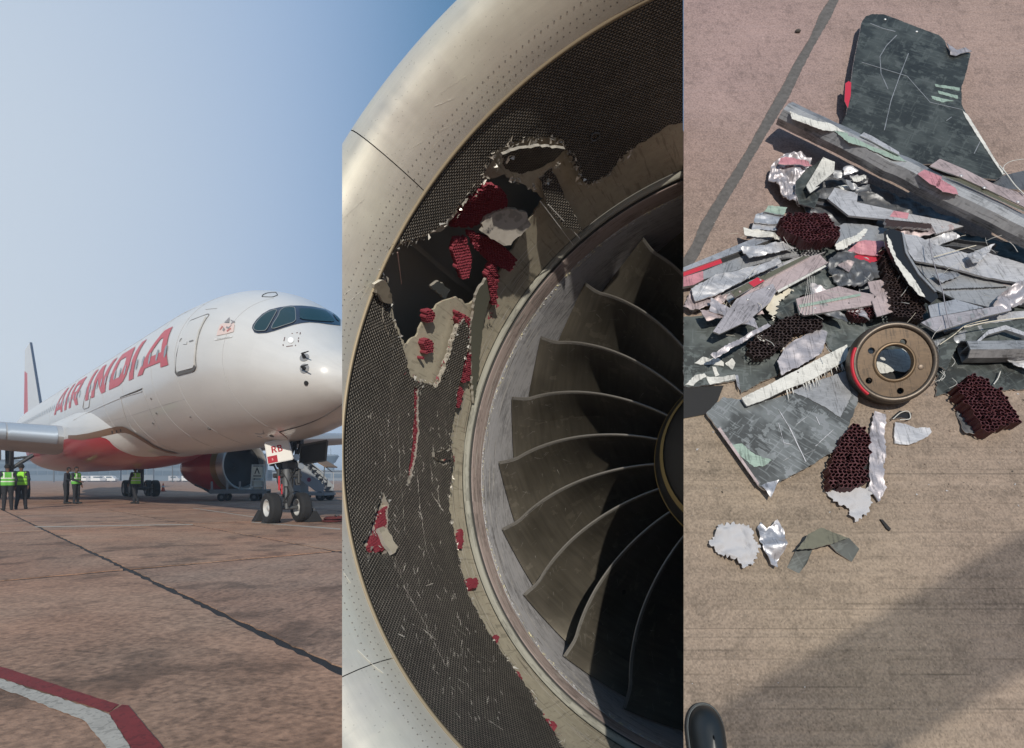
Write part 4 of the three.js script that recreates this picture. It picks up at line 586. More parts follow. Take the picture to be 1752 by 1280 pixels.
// --- acoustic lining: a dark perforated face, torn open
const linerTex = texOf(512, 512, (u, v, o) => {
  const N = 40, row = Math.floor(v * N), x = u * N * 0.6 + (row % 2) * 0.5 + row * 0.21 * 0, fx = x - Math.floor(x), fy = v * N - row;
  const dash = smooth(0.12, 0.24, fx) * (1 - smooth(0.80, 0.92, fx)) * smooth(0.10, 0.3, fy) * (1 - smooth(0.62, 0.82, fy));
  const a = fbm(u * 5, v * 5, 5, 4), c = h2(Math.floor(x) + 7, row); const k = (0.014 + dash * (0.125 + 0.085 * c)) * (0.72 + 0.56 * a);
  o[0] = k * 1.12; o[1] = k * 1.0; o[2] = k * 0.84;
});
linerTex.repeat.set(3.6, 3.6);
const linerBump = texOf(512, 512, (u, v, o) => { const N = 40, row = Math.floor(v * N), x = u * N * 0.6 + (row % 2) * 0.5, fx = x - Math.floor(x), fy = v * N - row; o[0] = o[1] = o[2] = smooth(0.1, 0.3, fx) * (1 - smooth(0.7, 0.95, fx)) * smooth(0.1, 0.35, fy) * (1 - smooth(0.55, 0.85, fy)); }, false);
linerBump.repeat.set(3.6, 3.6);
const linerM = mat(lin(1, 1, 1), 0.55, 0.25, { map: linerTex, bumpMap: linerBump, bumpScale: 0.0025 });
const tornAlu = mat(lin(0.55, 0.52, 0.46), 0.4, 0.5), redCore = mat(lin(0.22, 0.032, 0.048), 0.7), darkCore = mat(lin(0.16, 0.014, 0.022), 0.7);
const gj = rngOf(77);
const lower = B2([[656, 446], [653, 470], [661, 505], [672, 545], [688, 588], [697, 622], [703, 648], [720, 655], [735, 655], [746, 664], [756, 645], [770, 605], [782, 566], [794, 548], [803, 560], [800, 604], [788, 650], [779, 700], [771, 744], [776, 790], [768, 862], [782, 935], [800, 1012], [832, 1074], [872, 1132], [906, 1182], [952, 1258], [1010, 1340]]);
const linerLower = [[lower[0][0], 0.914], ...jag(lower, 0.012, 0.007, gj).slice(0, -1).filter((p) => true), [TH1, 0.5], [TH1, 0.914]];
// (jag closes the ring, so the last, closing run of points is cut off below)
function openJag(L, step, amp, g) { const out = []; for (let i = 0; i + 1 < L.length; i++) { const a = L[i], b = L[i + 1], len = Math.hypot(b[0] - a[0], b[1] - a[1]), n = Math.max(1, Math.round(len / step)); for (let k = 0; k < n; k++) { const t = k / n, e = (g() - 0.5) * 2 * amp; out.push([mix(a[0], b[0], t) - (b[1] - a[1]) / len * e, mix(a[1], b[1], t) + (b[0] - a[0]) / len * e]); } } out.push(L[L.length - 1]); return out; }
const edgeLow = openJag(lower, 0.010, 0.006, gj);
function arcTop(t0, t1, a) { const o = []; const n = Math.ceil(Math.abs(t1 - t0) / 0.05); for (let k = 0; k <= n; k++) o.push([mix(t0, t1, k / n), a]); return o; }
const slit = jag(B2([[709, 662], [716, 664], [716, 700], [717, 740], [712, 780], [703, 822], [697, 832], [700, 800], [706, 760], [709, 710]]), 0.008, 0.003, gj);
const scoop = jag(B2([[646, 868], [656, 842], [664, 862], [664, 905], [668, 935], [658, 948], [628, 944], [622, 930], [634, 905]]), 0.010, 0.004, gj);
const pocket = jag(B2([[752, 770], [770, 765], [774, 782], [762, 796], [752, 790]]), 0.008, 0.004, gj);
const lowerPoly = [...edgeLow, [TH1, 0.45], ...arcTop(TH1, edgeLow[0][0], 0.914)];
{ const p = plate(lowerPoly, [slit, scoop, pocket], bmap(0), 0.02, 0.06, 1); ep('lining_face', p.face, linerM); ep('torn_rim', p.rim, tornAlu); }
const upper = B2([[664, 424], [690, 413], [725, 403], [755, 388], [778, 363], [800, 338], [826, 312], [833, 288], [846, 268], [838, 262], [866, 250], [905, 236], [958, 236], [972, 262], [1004, 318], [1040, 300], [1072, 262], [1108, 238], [1150, 212], [1185, 205]]);
const edgeUp = openJag(upper, 0.010, 0.006, gj);
{ const p = plate([...edgeUp, [TH0, 0.42], ...arcTop(TH0, edgeUp[0][0], 0.914)], [], bmap(0), 0.02, 0.06, 1); ep('lining_face', p.face, linerM); ep('torn_rim', p.rim, tornAlu); }
// --- beige inner skin and the hole through it
const beigeTex = texOf(1024, 1024, (u, v, o) => { const a = fbm(u * 5, v * 5, 5, 5), b = fbm(u * 40, v * 40, 40, 3), f = h2(Math.floor(u * 420), Math.floor(v * 420)) > 0.988 && fbm(u * 8 + 3, v * 8, 8, 3) > 0.56; const sc = smooth(0.68, 0.72, fbm(u * 90, v * 8, 720, 3)); const k = 0.86 + 0.22 * (a - 0.5) + 0.22 * (b - 0.5) - 0.22 * sc; o[0] = (f ? 0.22 : 0.42 * k); o[1] = (f ? 0.05 : 0.38 * k); o[2] = (f ? 0.05 : 0.29 * k); });
beigeTex.repeat.set(1.6, 1.6);
const beigeM = mat(lin(1, 1, 1), 0.7, 0, { map: beigeTex });
const voidHole = jag(B2([[657, 440], [690, 416], [760, 392], [800, 346], [838, 304], [862, 300], [900, 318], [930, 340], [905, 380], [880, 420], [862, 455], [850, 470], [838, 500], [800, 522], [786, 510], [765, 512], [748, 522], [726, 545], [712, 575], [692, 590], [674, 545], [660, 495]], 0.034), 0.014, 0.005, gj);
const holeA = voidHole.map(([t, a]) => [t, Math.min(a, 0.905)]);
{ const p = plate([...arcTop(TH0, TH1, 0.214), ...arcTop(TH1, TH0, 0.91)], [holeA], bmap(0.034), 0.008, 0.06, 1); ep('inner_skin', p.face, beigeM); ep('inner_skin_rim', p.rim, beigeM); }
ep('nacelle_cavity', revolve([[1.03, 0.915], [1.20, 0.9], [1.24, 0.5], [1.2, 0.15], [1.02, 0.1]], TH0, TH1, 90), mat(lin(0.22, 0.22, 0.20), 0.9));
{ const g = []; for (const th of [148, 140, 133]) g.push(revolve([[1.06, 0.88], [1.18, 0.8], [1.19, 0.4], [1.06, 0.2]], th * D2, (th + 0.9) * D2, 2)); ep('cavity_ribs', merge(g), mat(lin(0.22, 0.22, 0.20), 0.7)); }
// --- red honeycomb core, in broken patches
function hexPatch(poly, cell, mapf, h0, h1, g, rim = 0.8) {
  const pos = [], xs = poly.map((p) => p[0]), ys = poly.map((p) => p[1]), x0 = Math.min(...xs), x1 = Math.max(...xs), y0 = Math.min(...ys), y1 = Math.max(...ys), r = cell / 2, dx = cell * 0.87, dy = cell * 0.75; let row = 0;
  for (let y = y0; y <= y1; y += dy, row++) for (let x = x0 + (row % 2) * dx / 2; x <= x1; x += dx) {
    if (!inPoly(poly, x, y)) continue; const h = mix(h0, h1, 0.82 + 0.18 * g()); if (g() < 0.04) continue;
    const rr = r * 1.0, ri = r * rim, jx = (g() - 0.5) * r * 0.25, jy = (g() - 0.5) * r * 0.25;
    for (let k = 0; k < 6; k++) { const A = k / 6 * 2 * Math.PI + 0.52, B = A + Math.PI / 3, cA = Math.cos(A), sA = Math.sin(A), cB = Math.cos(B), sB = Math.sin(B); const i0 = [x + jx + ri * cA, y + jy + ri * sA], i1 = [x + jx + ri * cB, y + jy + ri * sB], o0 = [x + rr * cA, y + rr * sA], o1 = [x + rr * cB, y + rr * sB];
      for (const q of [[mapf(...i0, h0), mapf(...i1, h0), mapf(...i1, h), mapf(...i0, h)], [mapf(...i0, h), mapf(...i1, h), mapf(...o1, h), mapf(...o0, h)], [mapf(...o0, h), mapf(...o1, h), mapf(...o1, h0), mapf(...o0, h0)]]) for (const i of [0, 1, 2, 0, 2, 3]) pos.push(q[i].x, q[i].y, q[i].z); }
  }
  return pos.length ? fromTris(pos) : null;
}
const core = (L, cell = 0.0105, lo = 0.034, hi = 0.004, m = redCore) => { const g = hexPatch(jag(B2(L, 0.02), 0.012, 0.004, gj), cell, (x, y, o) => E3(x, RB(y) + o, y), lo, hi, gj); if (g) ep('honeycomb_core', g, m, eng, true); };
core([[700, 652], [718, 656], [717, 720], [712, 780], [702, 824], [696, 815], [703, 760], [705, 700]]);
core([[776, 528], [800, 544], [799, 572], [778, 612], [764, 652], [758, 700], [750, 748], [738, 722], [743, 680], [766, 620], [785, 570]]);
core([[786, 598], [803, 606], [800, 650], [784, 652]]); core([[780, 655], [790, 665], [782, 700], [776, 690]]);
core([[722, 532], [738, 530], [736, 550], [726, 552]]); core([[722, 580], [738, 584], [736, 602], [724, 606]]); core([[716, 610], [724, 612], [720, 620]]);
core([[648, 874], [658, 868], [664, 905], [656, 942], [638, 946], [626, 936], [640, 905]], 0.0105, 0.034, 0.002);
core([[796, 993], [811, 993], [813, 1005], [801, 1008]], 0.008, 0.034, 0.002); core([[786, 905], [791, 908], [789, 940], [784, 935]], 0.008, 0.034, 0.012); core([[847, 1084], [853, 1092], [849, 1102], [843, 1095]], 0.008, 0.034, 0.012); core([[870, 1143], [888, 1152], [893, 1165], [882, 1164]], 0.008, 0.034, 0.014); core([[922, 1226], [950, 1238], [954, 1247], [934, 1241]], 0.008, 0.034, 0.014); core([[766, 780], [773, 782], [771, 796], [765, 793]], 0.008);
core([[830, 470], [842, 440], [850, 470], [846, 520], [838, 520]]);
// flaps of core and lining hanging in the hole
function flap(name, L, dr, tiltFn, m, thick = 0.012, torn = true) { const P = jag(B2(L, dr), 0.012, 0.004, gj), c = [P.reduce((s, p) => s + p[0], 0) / P.length, P.reduce((s, p) => s + p[1], 0) / P.length]; const p = plate(P, [], (x, y, o) => E3(x, RB(y) + dr + tiltFn(x - c[0], y - c[1]) + o, y), thick, 0.03, 1); const f = ep(name, p.face, m); if (torn && f && p.rim) ep('torn_rim', p.rim, tornAlu, f); return f; }
function coreFlap(L, dr, tiltFn) { const P = jag(B2(L, dr), 0.012, 0.004, gj), c = [P.reduce((s, p) => s + p[0], 0) / P.length, P.reduce((s, p) => s + p[1], 0) / P.length]; const g = hexPatch(P, 0.0115, (x, y, o) => E3(x, RB(y) + dr + tiltFn(x - c[0], y - c[1]) + o, y), 0.022, 0, gj); if (g) ep('honeycomb_core', g, redCore, eng, true); const p = plate(P.map((q) => [mix(c[0], q[0], 0.96), mix(c[1], q[1], 0.96)]), [], (x, y, o) => E3(x, RB(y) + dr + 0.018 + tiltFn(x - c[0], y - c[1]) + o, y), 0.004, 0.03, 1); ep('core_backing', p.face, darkCore); }
coreFlap([[780, 396], [798, 348], [830, 306], [858, 324], [866, 350], [846, 376], [812, 398]], 0.01, (x, y) => x * 0.35 - y * 0.15);
coreFlap([[774, 428], [784, 411], [806, 414], [812, 440], [800, 470], [784, 474]], 0.02, (x, y) => -x * 0.4);
coreFlap([[812, 402], [850, 410], [876, 440], [870, 460], [842, 452], [824, 432]], 0.01, (x, y) => x * 0.3 + y * 0.2);
const greyWeave = mat(lin(0.36, 0.34, 0.31), 0.75, 0, { map: paintTex }), meshFlapM = linerM;
flap('lining_flap', [[832, 402], [840, 380], [872, 360], [898, 362], [900, 376], [888, 392], [862, 416], [845, 412]], -0.02, (x, y) => y * 0.5, greyWeave);
flap('lining_flap', [[858, 262], [875, 248], [912, 236], [958, 238], [948, 275], [930, 300], [905, 314], [884, 306], [868, 292]], -0.05, (x, y) => x * 0.5 - y * 0.4, meshFlapM);
flap('lining_flap', [[932, 318], [952, 300], [968, 340], [988, 384], [960, 382], [940, 356]], -0.01, (x, y) => y * 0.3, meshFlapM);
flap('lining_flap', [[806, 560], [816, 500], [838, 470], [842, 500], [826, 560], [820, 640], [812, 690], [808, 640]], 0.012, (x, y) => 0, mat(lin(0.10, 0.10, 0.075), 0.7));
flap('lining_curl', [[640, 486], [652, 476], [664, 492], [674, 522], [660, 516], [648, 502]], -0.03, (x, y) => x * 0.6, mat(lin(0.34, 0.31, 0.25), 0.7, 0, { map: paintTex }));
flap('lining_curl', [[654, 516], [672, 560], [666, 574], [656, 545]], -0.004, (x, y) => 0, linerM);
flap('bracket', [[737, 488], [752, 480], [770, 496], [764, 512], [748, 502]], 0.06, (x, y) => 0, mat(lin(0.05, 0.055, 0.055), 0.6));
flap('lining_curl', [[744, 775], [770, 770], [772, 782], [756, 786], [746, 782]], -0.02, (x, y) => x * 0.4, linerM);
flap('lining_curl', [[652, 900], [662, 904], [678, 938], [672, 948], [660, 930]], -0.014, (x, y) => y * 0.3, mat(lin(0.34, 0.31, 0.25), 0.7, 0, { map: paintTex }));
flap('scoop_skin', [[636, 908], [650, 868], [656, 845], [662, 850], [656, 880], [642, 910], [632, 940], [622, 934]], 0.020, (x, y) => 0, mat(lin(0.42, 0.39, 0.32), 0.7, 0, { map: paintTex }), 0.006);
for (const [a, b] of [[[924, 344], [980, 418]], [[938, 350], [992, 408]]]) { const p = bar2(...a, -0.03), q = bar2(...b, -0.02); ep('rod', bar(E3(p[0], RB(p[1]) - 0.03, p[1]), E3(q[0], RB(q[1]) - 0.02, q[1]), 0.0022, 0.0018, 6), mat(lin(0.75, 0.74, 0.7), 0.4, 0.3)); }
{ const p = bar2(680, 432, -0.01), q = bar2(687, 486, 0.02); ep('hanging_strip', bar(E3(p[0], RB(p[1]) - 0.01, p[1]), E3(q[0], RB(q[1]) + 0.02, q[1]), 0.003, 0.0015, 5), mat(lin(0.25, 0.16, 0.14), 0.6)); }
{ // sensor boss high in the shaded lining
  const [t, a] = bar2(1018, 233); const g = new THREE.TorusGeometry(0.017, 0.003, 8, 24), c = E3(t, RB(a) - 0.003, a), n = E3(t, 0, a).sub(c).normalize(); g.applyQuaternion(new THREE.Quaternion().setFromUnitVectors(V(0, 0, 1), n)); g.translate(c.x, c.y, c.z); ep('sensor_boss', g, greyMetal);
}
// bright torn scraps along every tear, and gouges in the lining
function scraps(edge, n, dr, size, g) { const pos = []; for (let k = 0; k < n; k++) { const i = Math.floor(g() * (edge.length - 1)), p = edge[i]; const th = p[0] + R(-0.012, 0.012, g), a = p[1] + R(-0.012, 0.012, g), s = size * R(0.4, 1.4, g), rr = RB(a) + dr; for (let v = 0; v < 3; v++) { const q = E3(th + R(-s, s, g), rr - R(0, s * 1.2, g), a + R(-s, s, g)); pos.push(q.x, q.y, q.z); } } return fromTris(pos); }
{ const g = rngOf(5); ep('torn_scraps', scraps(edgeLow, 520, 0.004, 0.008, g), tornAlu, eng, true); ep('torn_scraps', scraps(edgeUp.slice(0, 120), 340, 0.004, 0.009, g), tornAlu, eng, true); ep('torn_scraps', scraps([...slit, ...scoop, ...pocket], 190, 0.002, 0.006, g), tornAlu, eng, true);
  ep('torn_scraps', scraps(B2([[862, 262], [880, 300], [905, 314], [930, 302], [948, 276], [958, 240], [905, 236], [870, 250], [846, 275], [870, 300], [925, 310]], -0.03), 150, -0.05, 0.009, g), tornAlu, eng, true);
  ep('core_scraps', scraps(edgeLow, 150, 0.012, 0.009, g), redCore, eng, true); ep('core_scraps', scraps(B2([[812, 420], [845, 470], [846, 520], [838, 540], [776, 540], [798, 560], [760, 650], [745, 720], [740, 690], [706, 670], [705, 740], [700, 800]], 0.02), 130, 0.02, 0.008, g), redCore, eng, true);
  const go = []; const line = (x0, y0, x1, y1, w) => { const n = 14; let prev = null; for (let k = 0; k <= n; k++) { const t = k / n, [th, a] = bar2(mix(x0, x1, t) + R(-1.2, 1.2, g), mix(y0, y1, t)); const ww = w * (0.25 + 0.75 * Math.sin(Math.PI * t)) * R(0.4, 1.3, g), c = [E3(th - ww, RB(a) - 0.0012, a), E3(th + ww, RB(a) - 0.0018, a + ww * 0.3)]; if (prev && g() > 0.12) for (const q of [prev[0], prev[1], c[1], prev[0], c[1], c[0]]) go.push(q.x, q.y, q.z); prev = c; } };
  for (const [a, b, c, d, w] of [[683, 706, 680, 745, 0.002], [681, 745, 684, 815, 0.0035], [684, 815, 693, 915, 0.0025], [664, 706, 663, 748, 0.0012], [658, 770, 659, 795, 0.001], [713, 800, 716, 850, 0.005], [716, 850, 728, 940, 0.005], [728, 940, 746, 985, 0.0022], [733, 780, 745, 840, 0.003], [741, 850, 762, 880, 0.004], [748, 820, 752, 880, 0.004], [665, 940, 694, 1010, 0.0018], [694, 1010, 722, 1060, 0.0018], [722, 1060, 762, 1140, 0.0024], [672, 945, 700, 1020, 0.0010], [700, 1020, 740, 1090, 0.0010], [760, 1060, 800, 1090, 0.0012], [775, 1080, 830, 1150, 0.0014], [800, 1110, 850, 1140, 0.0012], [736, 928, 745, 950, 0.0012], [706, 968, 710, 985, 0.0016], [742, 998, 728, 1003, 0.002], [720, 1075, 745, 1095, 0.003], [828, 1228, 860, 1250, 0.004], [680, 1085, 692, 1090, 0.003], [780, 1160, 795, 1170, 0.002], [672, 560, 672, 620, 0.0008], [668, 640, 670, 690, 0.0008], [770, 640, 768, 720, 0.001], [760, 700, 766, 780, 0.0014]]) line(a, b, c, d, w);
  for (let k = 0; k < 240; k++) { const x = R(630, 860, g), y = R(700, 1240, g); const [th, a] = bar2(x, y); if (a > 0.86 || a < 0.42) continue; line(x, y, x + R(-3, 9, g), y + R(3, 16, g), R(0.0005, 0.0018, g)); }
  ep('gouges', fromTris(go), mat(lin(0.62, 0.58, 0.52), 0.5, 0.2), eng, true);
  const sc = []; const lipLine = (x0, y0, x1, y1, j, w) => { // rub marks on the lip
    const n = 10; let prev = null; for (let k = 0; k <= n; k++) { const t = k / n, px = mix(x0, x1, t), py = mix(y0, y1, t); let best = null, bd = 1e9; const th0 = bar2(px, py)[0]; let jc = 5, dc = 0; for (const [jw, js, dw, ds] of [[4, 0.25, 0.12, 0.012], [0.3, 0.02, 0.014, 0.001]]) { const j0 = jc, d0 = dc; for (let jj = Math.max(1, j0 - jw); jj < j0 + jw; jj += js) for (let dt = d0 - dw; dt <= d0 + dw; dt += ds) { const i = Math.floor(jj), f = jj - i, r = mix(LIP[i][0], LIP[i + 1][0], f), a = mix(LIP[i][1], LIP[i + 1][1], f), q = pxOf(E3(th0 + dt, r, a)), d = Math.hypot(q[0] - px, q[1] - py); if (d < bd) { bd = d; best = [th0 + dt, r, a]; jc = jj; dc = dt; } } } const c = [E3(best[0] - w, best[1] - 0.0015, best[2] + 0.001), E3(best[0] + w, best[1] - 0.0015, best[2] + 0.001 + w)]; if (prev) for (const q of [prev[0], prev[1], c[1], prev[0], c[1], c[0]]) sc.push(q.x, q.y, q.z); prev = c; } };
  for (const [a, b, c, d, w] of [[752, 160, 798, 130, 0.001], [742, 182, 778, 167, 0.001], [700, 255, 726, 240, 0.0008], [740, 232, 790, 203, 0.001], [692, 270, 722, 242, 0.0007], [734, 260, 755, 236, 0.0007], [585, 375, 624, 340, 0.0012], [598, 516, 640, 478, 0.0012], [600, 545, 636, 482, 0.0013], [588, 505, 600, 495, 0.001], [612, 1112, 640, 1140, 0.001], [640, 1140, 656, 1152, 0.001], [588, 980, 600, 998, 0.001]]) lipLine(a, b, c, d, 3, w);
  ep('rub_marks', fromTris(sc), mat(lin(0.8, 0.77, 0.68), 0.5), eng, true); }
// --- fan case rings
const caseTex = texOf(1024, 512, (u, v, o) => { const a = fbm(u * 8, v * 6, 48, 4), b = fbm(u * 6, v * 120, 720, 3), c = fbm(u * 60, v * 60, 60, 3), sp = smooth(0.66, 0.72, fbm(u * 40 + 4, v * 30, 1200, 3)); const k = 0.8 + 0.8 * (a - 0.5) + 0.9 * (b - 0.5) + 0.5 * (c - 0.5) + 0.7 * sp; o[0] = o[1] = o[2] = k; });
caseTex.repeat.set(1.2, 3);
ep('seal_strip', revolve([[1.039, 0.214], [1.030, 0.213], [1.020, 0.209], [1.018, 0.201], [1.024, 0.197]], TH0, TH1, 200), mat(lin(0.30, 0.295, 0.25), 0.65, 0, { map: caseTex }));
ep('case_groove', revolve([[1.024, 0.197], [1.04, 0.196], [1.04, 0.190], [1.016, 0.189]], TH0, TH1, 200), mat(lin(0.05, 0.05, 0.048), 0.8));
ep('rub_strip', revolve([[1.016, 0.189], [1.0125, 0.186], [1.0115, 0.15], [1.012, 0.118], [1.014, 0.113]], TH0, TH1, 200), mat(lin(0.36, 0.29, 0.265), 0.75, 0, { map: caseTex }));
ep('fan_case', revolve([[1.018, 0.113], [1.009, 0.111], [1.007, 0.05], [1.006, 0], [1.006, -0.1], [1.006, -0.3], [1.01, -0.8]], TH0, TH1, 200), mat(lin(0.42, 0.415, 0.43), 0.5, 0.2, { map: caseTex }));
{ const g = rngOf(91), pos = [], pos2 = []; for (let k = 0; k < 1800; k++) { const th = TH0 + (TH1 - TH0) * g(), a = 0.113 + R(-0.010, 0.008, g), s = R(0.0012, 0.0055, g); for (let v = 0; v < 3; v++) { const q = E3(th + R(-s, s, g) * 2, 1.010 - R(0, s, g), a + R(-s, s, g)); (k % 3 ? pos : pos2).push(q.x, q.y, q.z); } } ep('sealant_crumbs', fromTris(pos), mat(lin(0.6, 0.55, 0.36), 0.7), eng, true); ep('sealant_crumbs', fromTris(pos2), mat(lin(0.6, 0.6, 0.62), 0.5), eng, true); }
{ // scoring left round the case and the beige skin by the fan
  const g = rngOf(64), lt = [], dk = []; for (let k = 0; k < 420; k++) { const a = g() < 0.6 ? R(0.02, 0.186, g) : R(0.22, 0.36, g), base = a > 0.2 ? RB(a) + 0.034 : a > 0.113 ? 1.0118 : 1.0072, t0 = R(130, 262, g) * D2, L = R(0.01, 0.16, g), w = R(0.0004, 0.0016, g), n = 8, out = g() < 0.6 ? lt : dk; let prev = null; for (let q = 0; q <= n; q++) { const t = t0 + L * q / n, ww = w * Math.sin(Math.PI * (q + 0.3) / (n + 0.6)), aa = a + 0.003 * Math.sin(t * 9 + k), c = [E3(t, base - 0.0012, aa - ww), E3(t, base - 0.0012, aa + ww)]; if (prev) for (const p of [prev[0], prev[1], c[1], prev[0], c[1], c[0]]) out.push(p.x, p.y, p.z); prev = c; } }
  ep('scoring', fromTris(lt), mat(lin(0.58, 0.55, 0.50), 0.6), eng, true); ep('scoring', fromTris(dk), mat(lin(0.10, 0.09, 0.08), 0.7), eng, true);
}
// --- fan
const bladeTex = texOf(1024, 512, (u, v, o) => { const a = fbm(u * 5, v * 4, 20, 5), b = fbm(u * 90, v * 6, 540, 3), sp = smooth(0.72, 0.76, fbm(u * 24, v * 20 + 5, 480, 4)); const k = 0.75 + 0.6 * (a - 0.5) + 0.35 * (b - 0.5) + 0.25 * sp; o[0] = 0.128 * k; o[1] = 0.117 * k; o[2] = 0.096 * k; });
const bladeRough = texOf(512, 256, (u, v, o) => { o[0] = o[1] = o[2] = 0.42 + 0.35 * (fbm(u * 12, v * 8, 96, 4) - 0.5); }, false);
const bladeM = mat(lin(1.25, 1.22, 1.18), 0.92, 0.6, { map: bladeTex, roughnessMap: bladeRough }), edgeM = mat(lin(0.30, 0.285, 0.26), 0.4, 0.5, { map: caseTex });
const bdth = pchip([0.25, 0.35, 0.45, 0.57, 0.70, 0.80, 0.86, 0.92, 1.0], [-14.2, -13.6, -12.2, -10.0, -7, -4.2, -2.4, -0.7, 0]), bch = pchip([0.25, 0.6, 0.85, 1], [0.08, 0.165, 0.235, 0.275]), bax = pchip([0.25, 0.6, 0.85, 1], [0.36, 0.34, 0.24, 0.15]), ble = pchip([0.25, 0.5, 0.8, 1], [-0.02, 0.02, 0.025, 0]);
const bladeAt = (t0, r, c, off) => { const th = t0 + bdth(r) * D2 + c * bch(r) / r, a = ble(r) - c * bax(r) - 0.035 * Math.sin(Math.PI * c) * 0, cam = 0.05 * Math.sin(Math.PI * c) * (1 - 0.4 * r); const sn = bch(r) / Math.hypot(bch(r), bax(r)), cs = bax(r) / Math.hypot(bch(r), bax(r)); const nrm = cam + off; return E3(th - nrm * cs / r * 0.9, r, a + nrm * -sn * 0.2 + off * sn * 0.6); };
const thick = (c) => 0.008 * Math.sqrt(Math.min(1, c * 6 + 0.02)) * (1 - c) + 0.003;
const g22 = rngOf(222);
for (let i = -5; i <= 9; i++) {
  const t0 = 2.5752 + i * 2 * Math.PI / 22, s0 = R(0, 1, g22), s1 = R(0, 1, g22);
  const surf = (c0, c1, nc, sgn, ex = 0) => grid(30, nc, (u, v) => { const r = mix(0.27, 0.998, u), c = mix(c0, c1, v); return bladeAt(t0, r, c, sgn * (thick(c) + ex)); }, (u, v) => [u * 0.9 + s0, mix(c0, c1, v) * 0.45 + s1]);
  const tip = grid(1, 12, (u, v) => bladeAt(t0, 0.998, v, mix(-1, 1, u) * thick(v))), nose = grid(30, 4, (u, v) => { const r = mix(0.27, 0.998, u), q = v * Math.PI - Math.PI / 2; return bladeAt(t0, r, 0.0 - 0.012 * Math.cos(q), Math.sin(q) * thick(0)); });
  const b = ep('fan_blade', merge([surf(0, 1, 12, 1), surf(0, 1, 12, -1), tip, nose]), bladeM); if (!b) continue;
  ep('leading_edge_guard', merge([surf(0, 0.018, 2, 1, 0.0006), surf(0, 0.018, 2, -1, 0.0006), grid(30, 4, (u, v) => { const r = mix(0.27, 0.998, u), q = v * Math.PI - Math.PI / 2; return bladeAt(t0, r, -0.001 - 0.014 * Math.cos(q), Math.sin(q) * (thick(0) + 0.0009)); })]), edgeM, b);
  // nicks and scrapes
  const pos = []; for (let k = 0; k < 26; k++) { const r = R(0.45, 0.98, g22), c = R(0.0, 1, g22) ** 2 * 0.6 + 0.02, n = 3 + Math.floor(R(0, 5, g22)), dr = R(-0.012, 0.012, g22), dc = R(0.002, 0.02, g22), w = R(0.0006, 0.0022, g22); let prev = null; for (let q = 0; q <= n; q++) { const a = bladeAt(t0, r + dr * q, c + dc * q, -thick(c + dc * q) - 0.0013), e = bladeAt(t0, r + dr * q + w * (1 - q / n), c + dc * q, -thick(c + dc * q) - 0.0013); if (prev) for (const s of [prev[0], prev[1], e, prev[0], e, a]) pos.push(s.x, s.y, s.z); prev = [a, e]; } }
  ep('scrapes', fromTris(pos), mat(lin(0.42, 0.40, 0.36), 0.5, 0.3), b, true);
}
ep('spinner', revolve([[0.335, -0.02], [0.33, 0.02], [0.30, 0.09], [0.24, 0.18], [0.15, 0.27], [0.06, 0.33], [0.001, 0.34]], 0, 2 * Math.PI, 64), mat(lin(0.04, 0.04, 0.038), 0.4, 0.2));
ep('spinner_line', revolve([[0.3325, 0.012], [0.3315, 0.022], [0.327, 0.03]], 0, 2 * Math.PI, 64), mat(lin(0.42, 0.30, 0.11), 0.5));
ep('spinner_line', revolve([[0.289, 0.115], [0.28, 0.13], [0.272, 0.14]], 0, 2 * Math.PI, 64), mat(lin(0.42, 0.30, 0.11), 0.5));
ep('hub_ring', revolve([[0.335, -0.02], [0.32, -0.1], [0.32, -0.76]], 0, 2 * Math.PI, 48), mat(lin(0.22, 0.22, 0.22), 0.6, 0.3));
ep('rear_bulkhead', revolve([[1.02, -0.75], [0.6, -0.76], [0.25, -0.75]], 0, 2 * Math.PI, 64), mat(lin(0.24, 0.24, 0.24), 0.8));
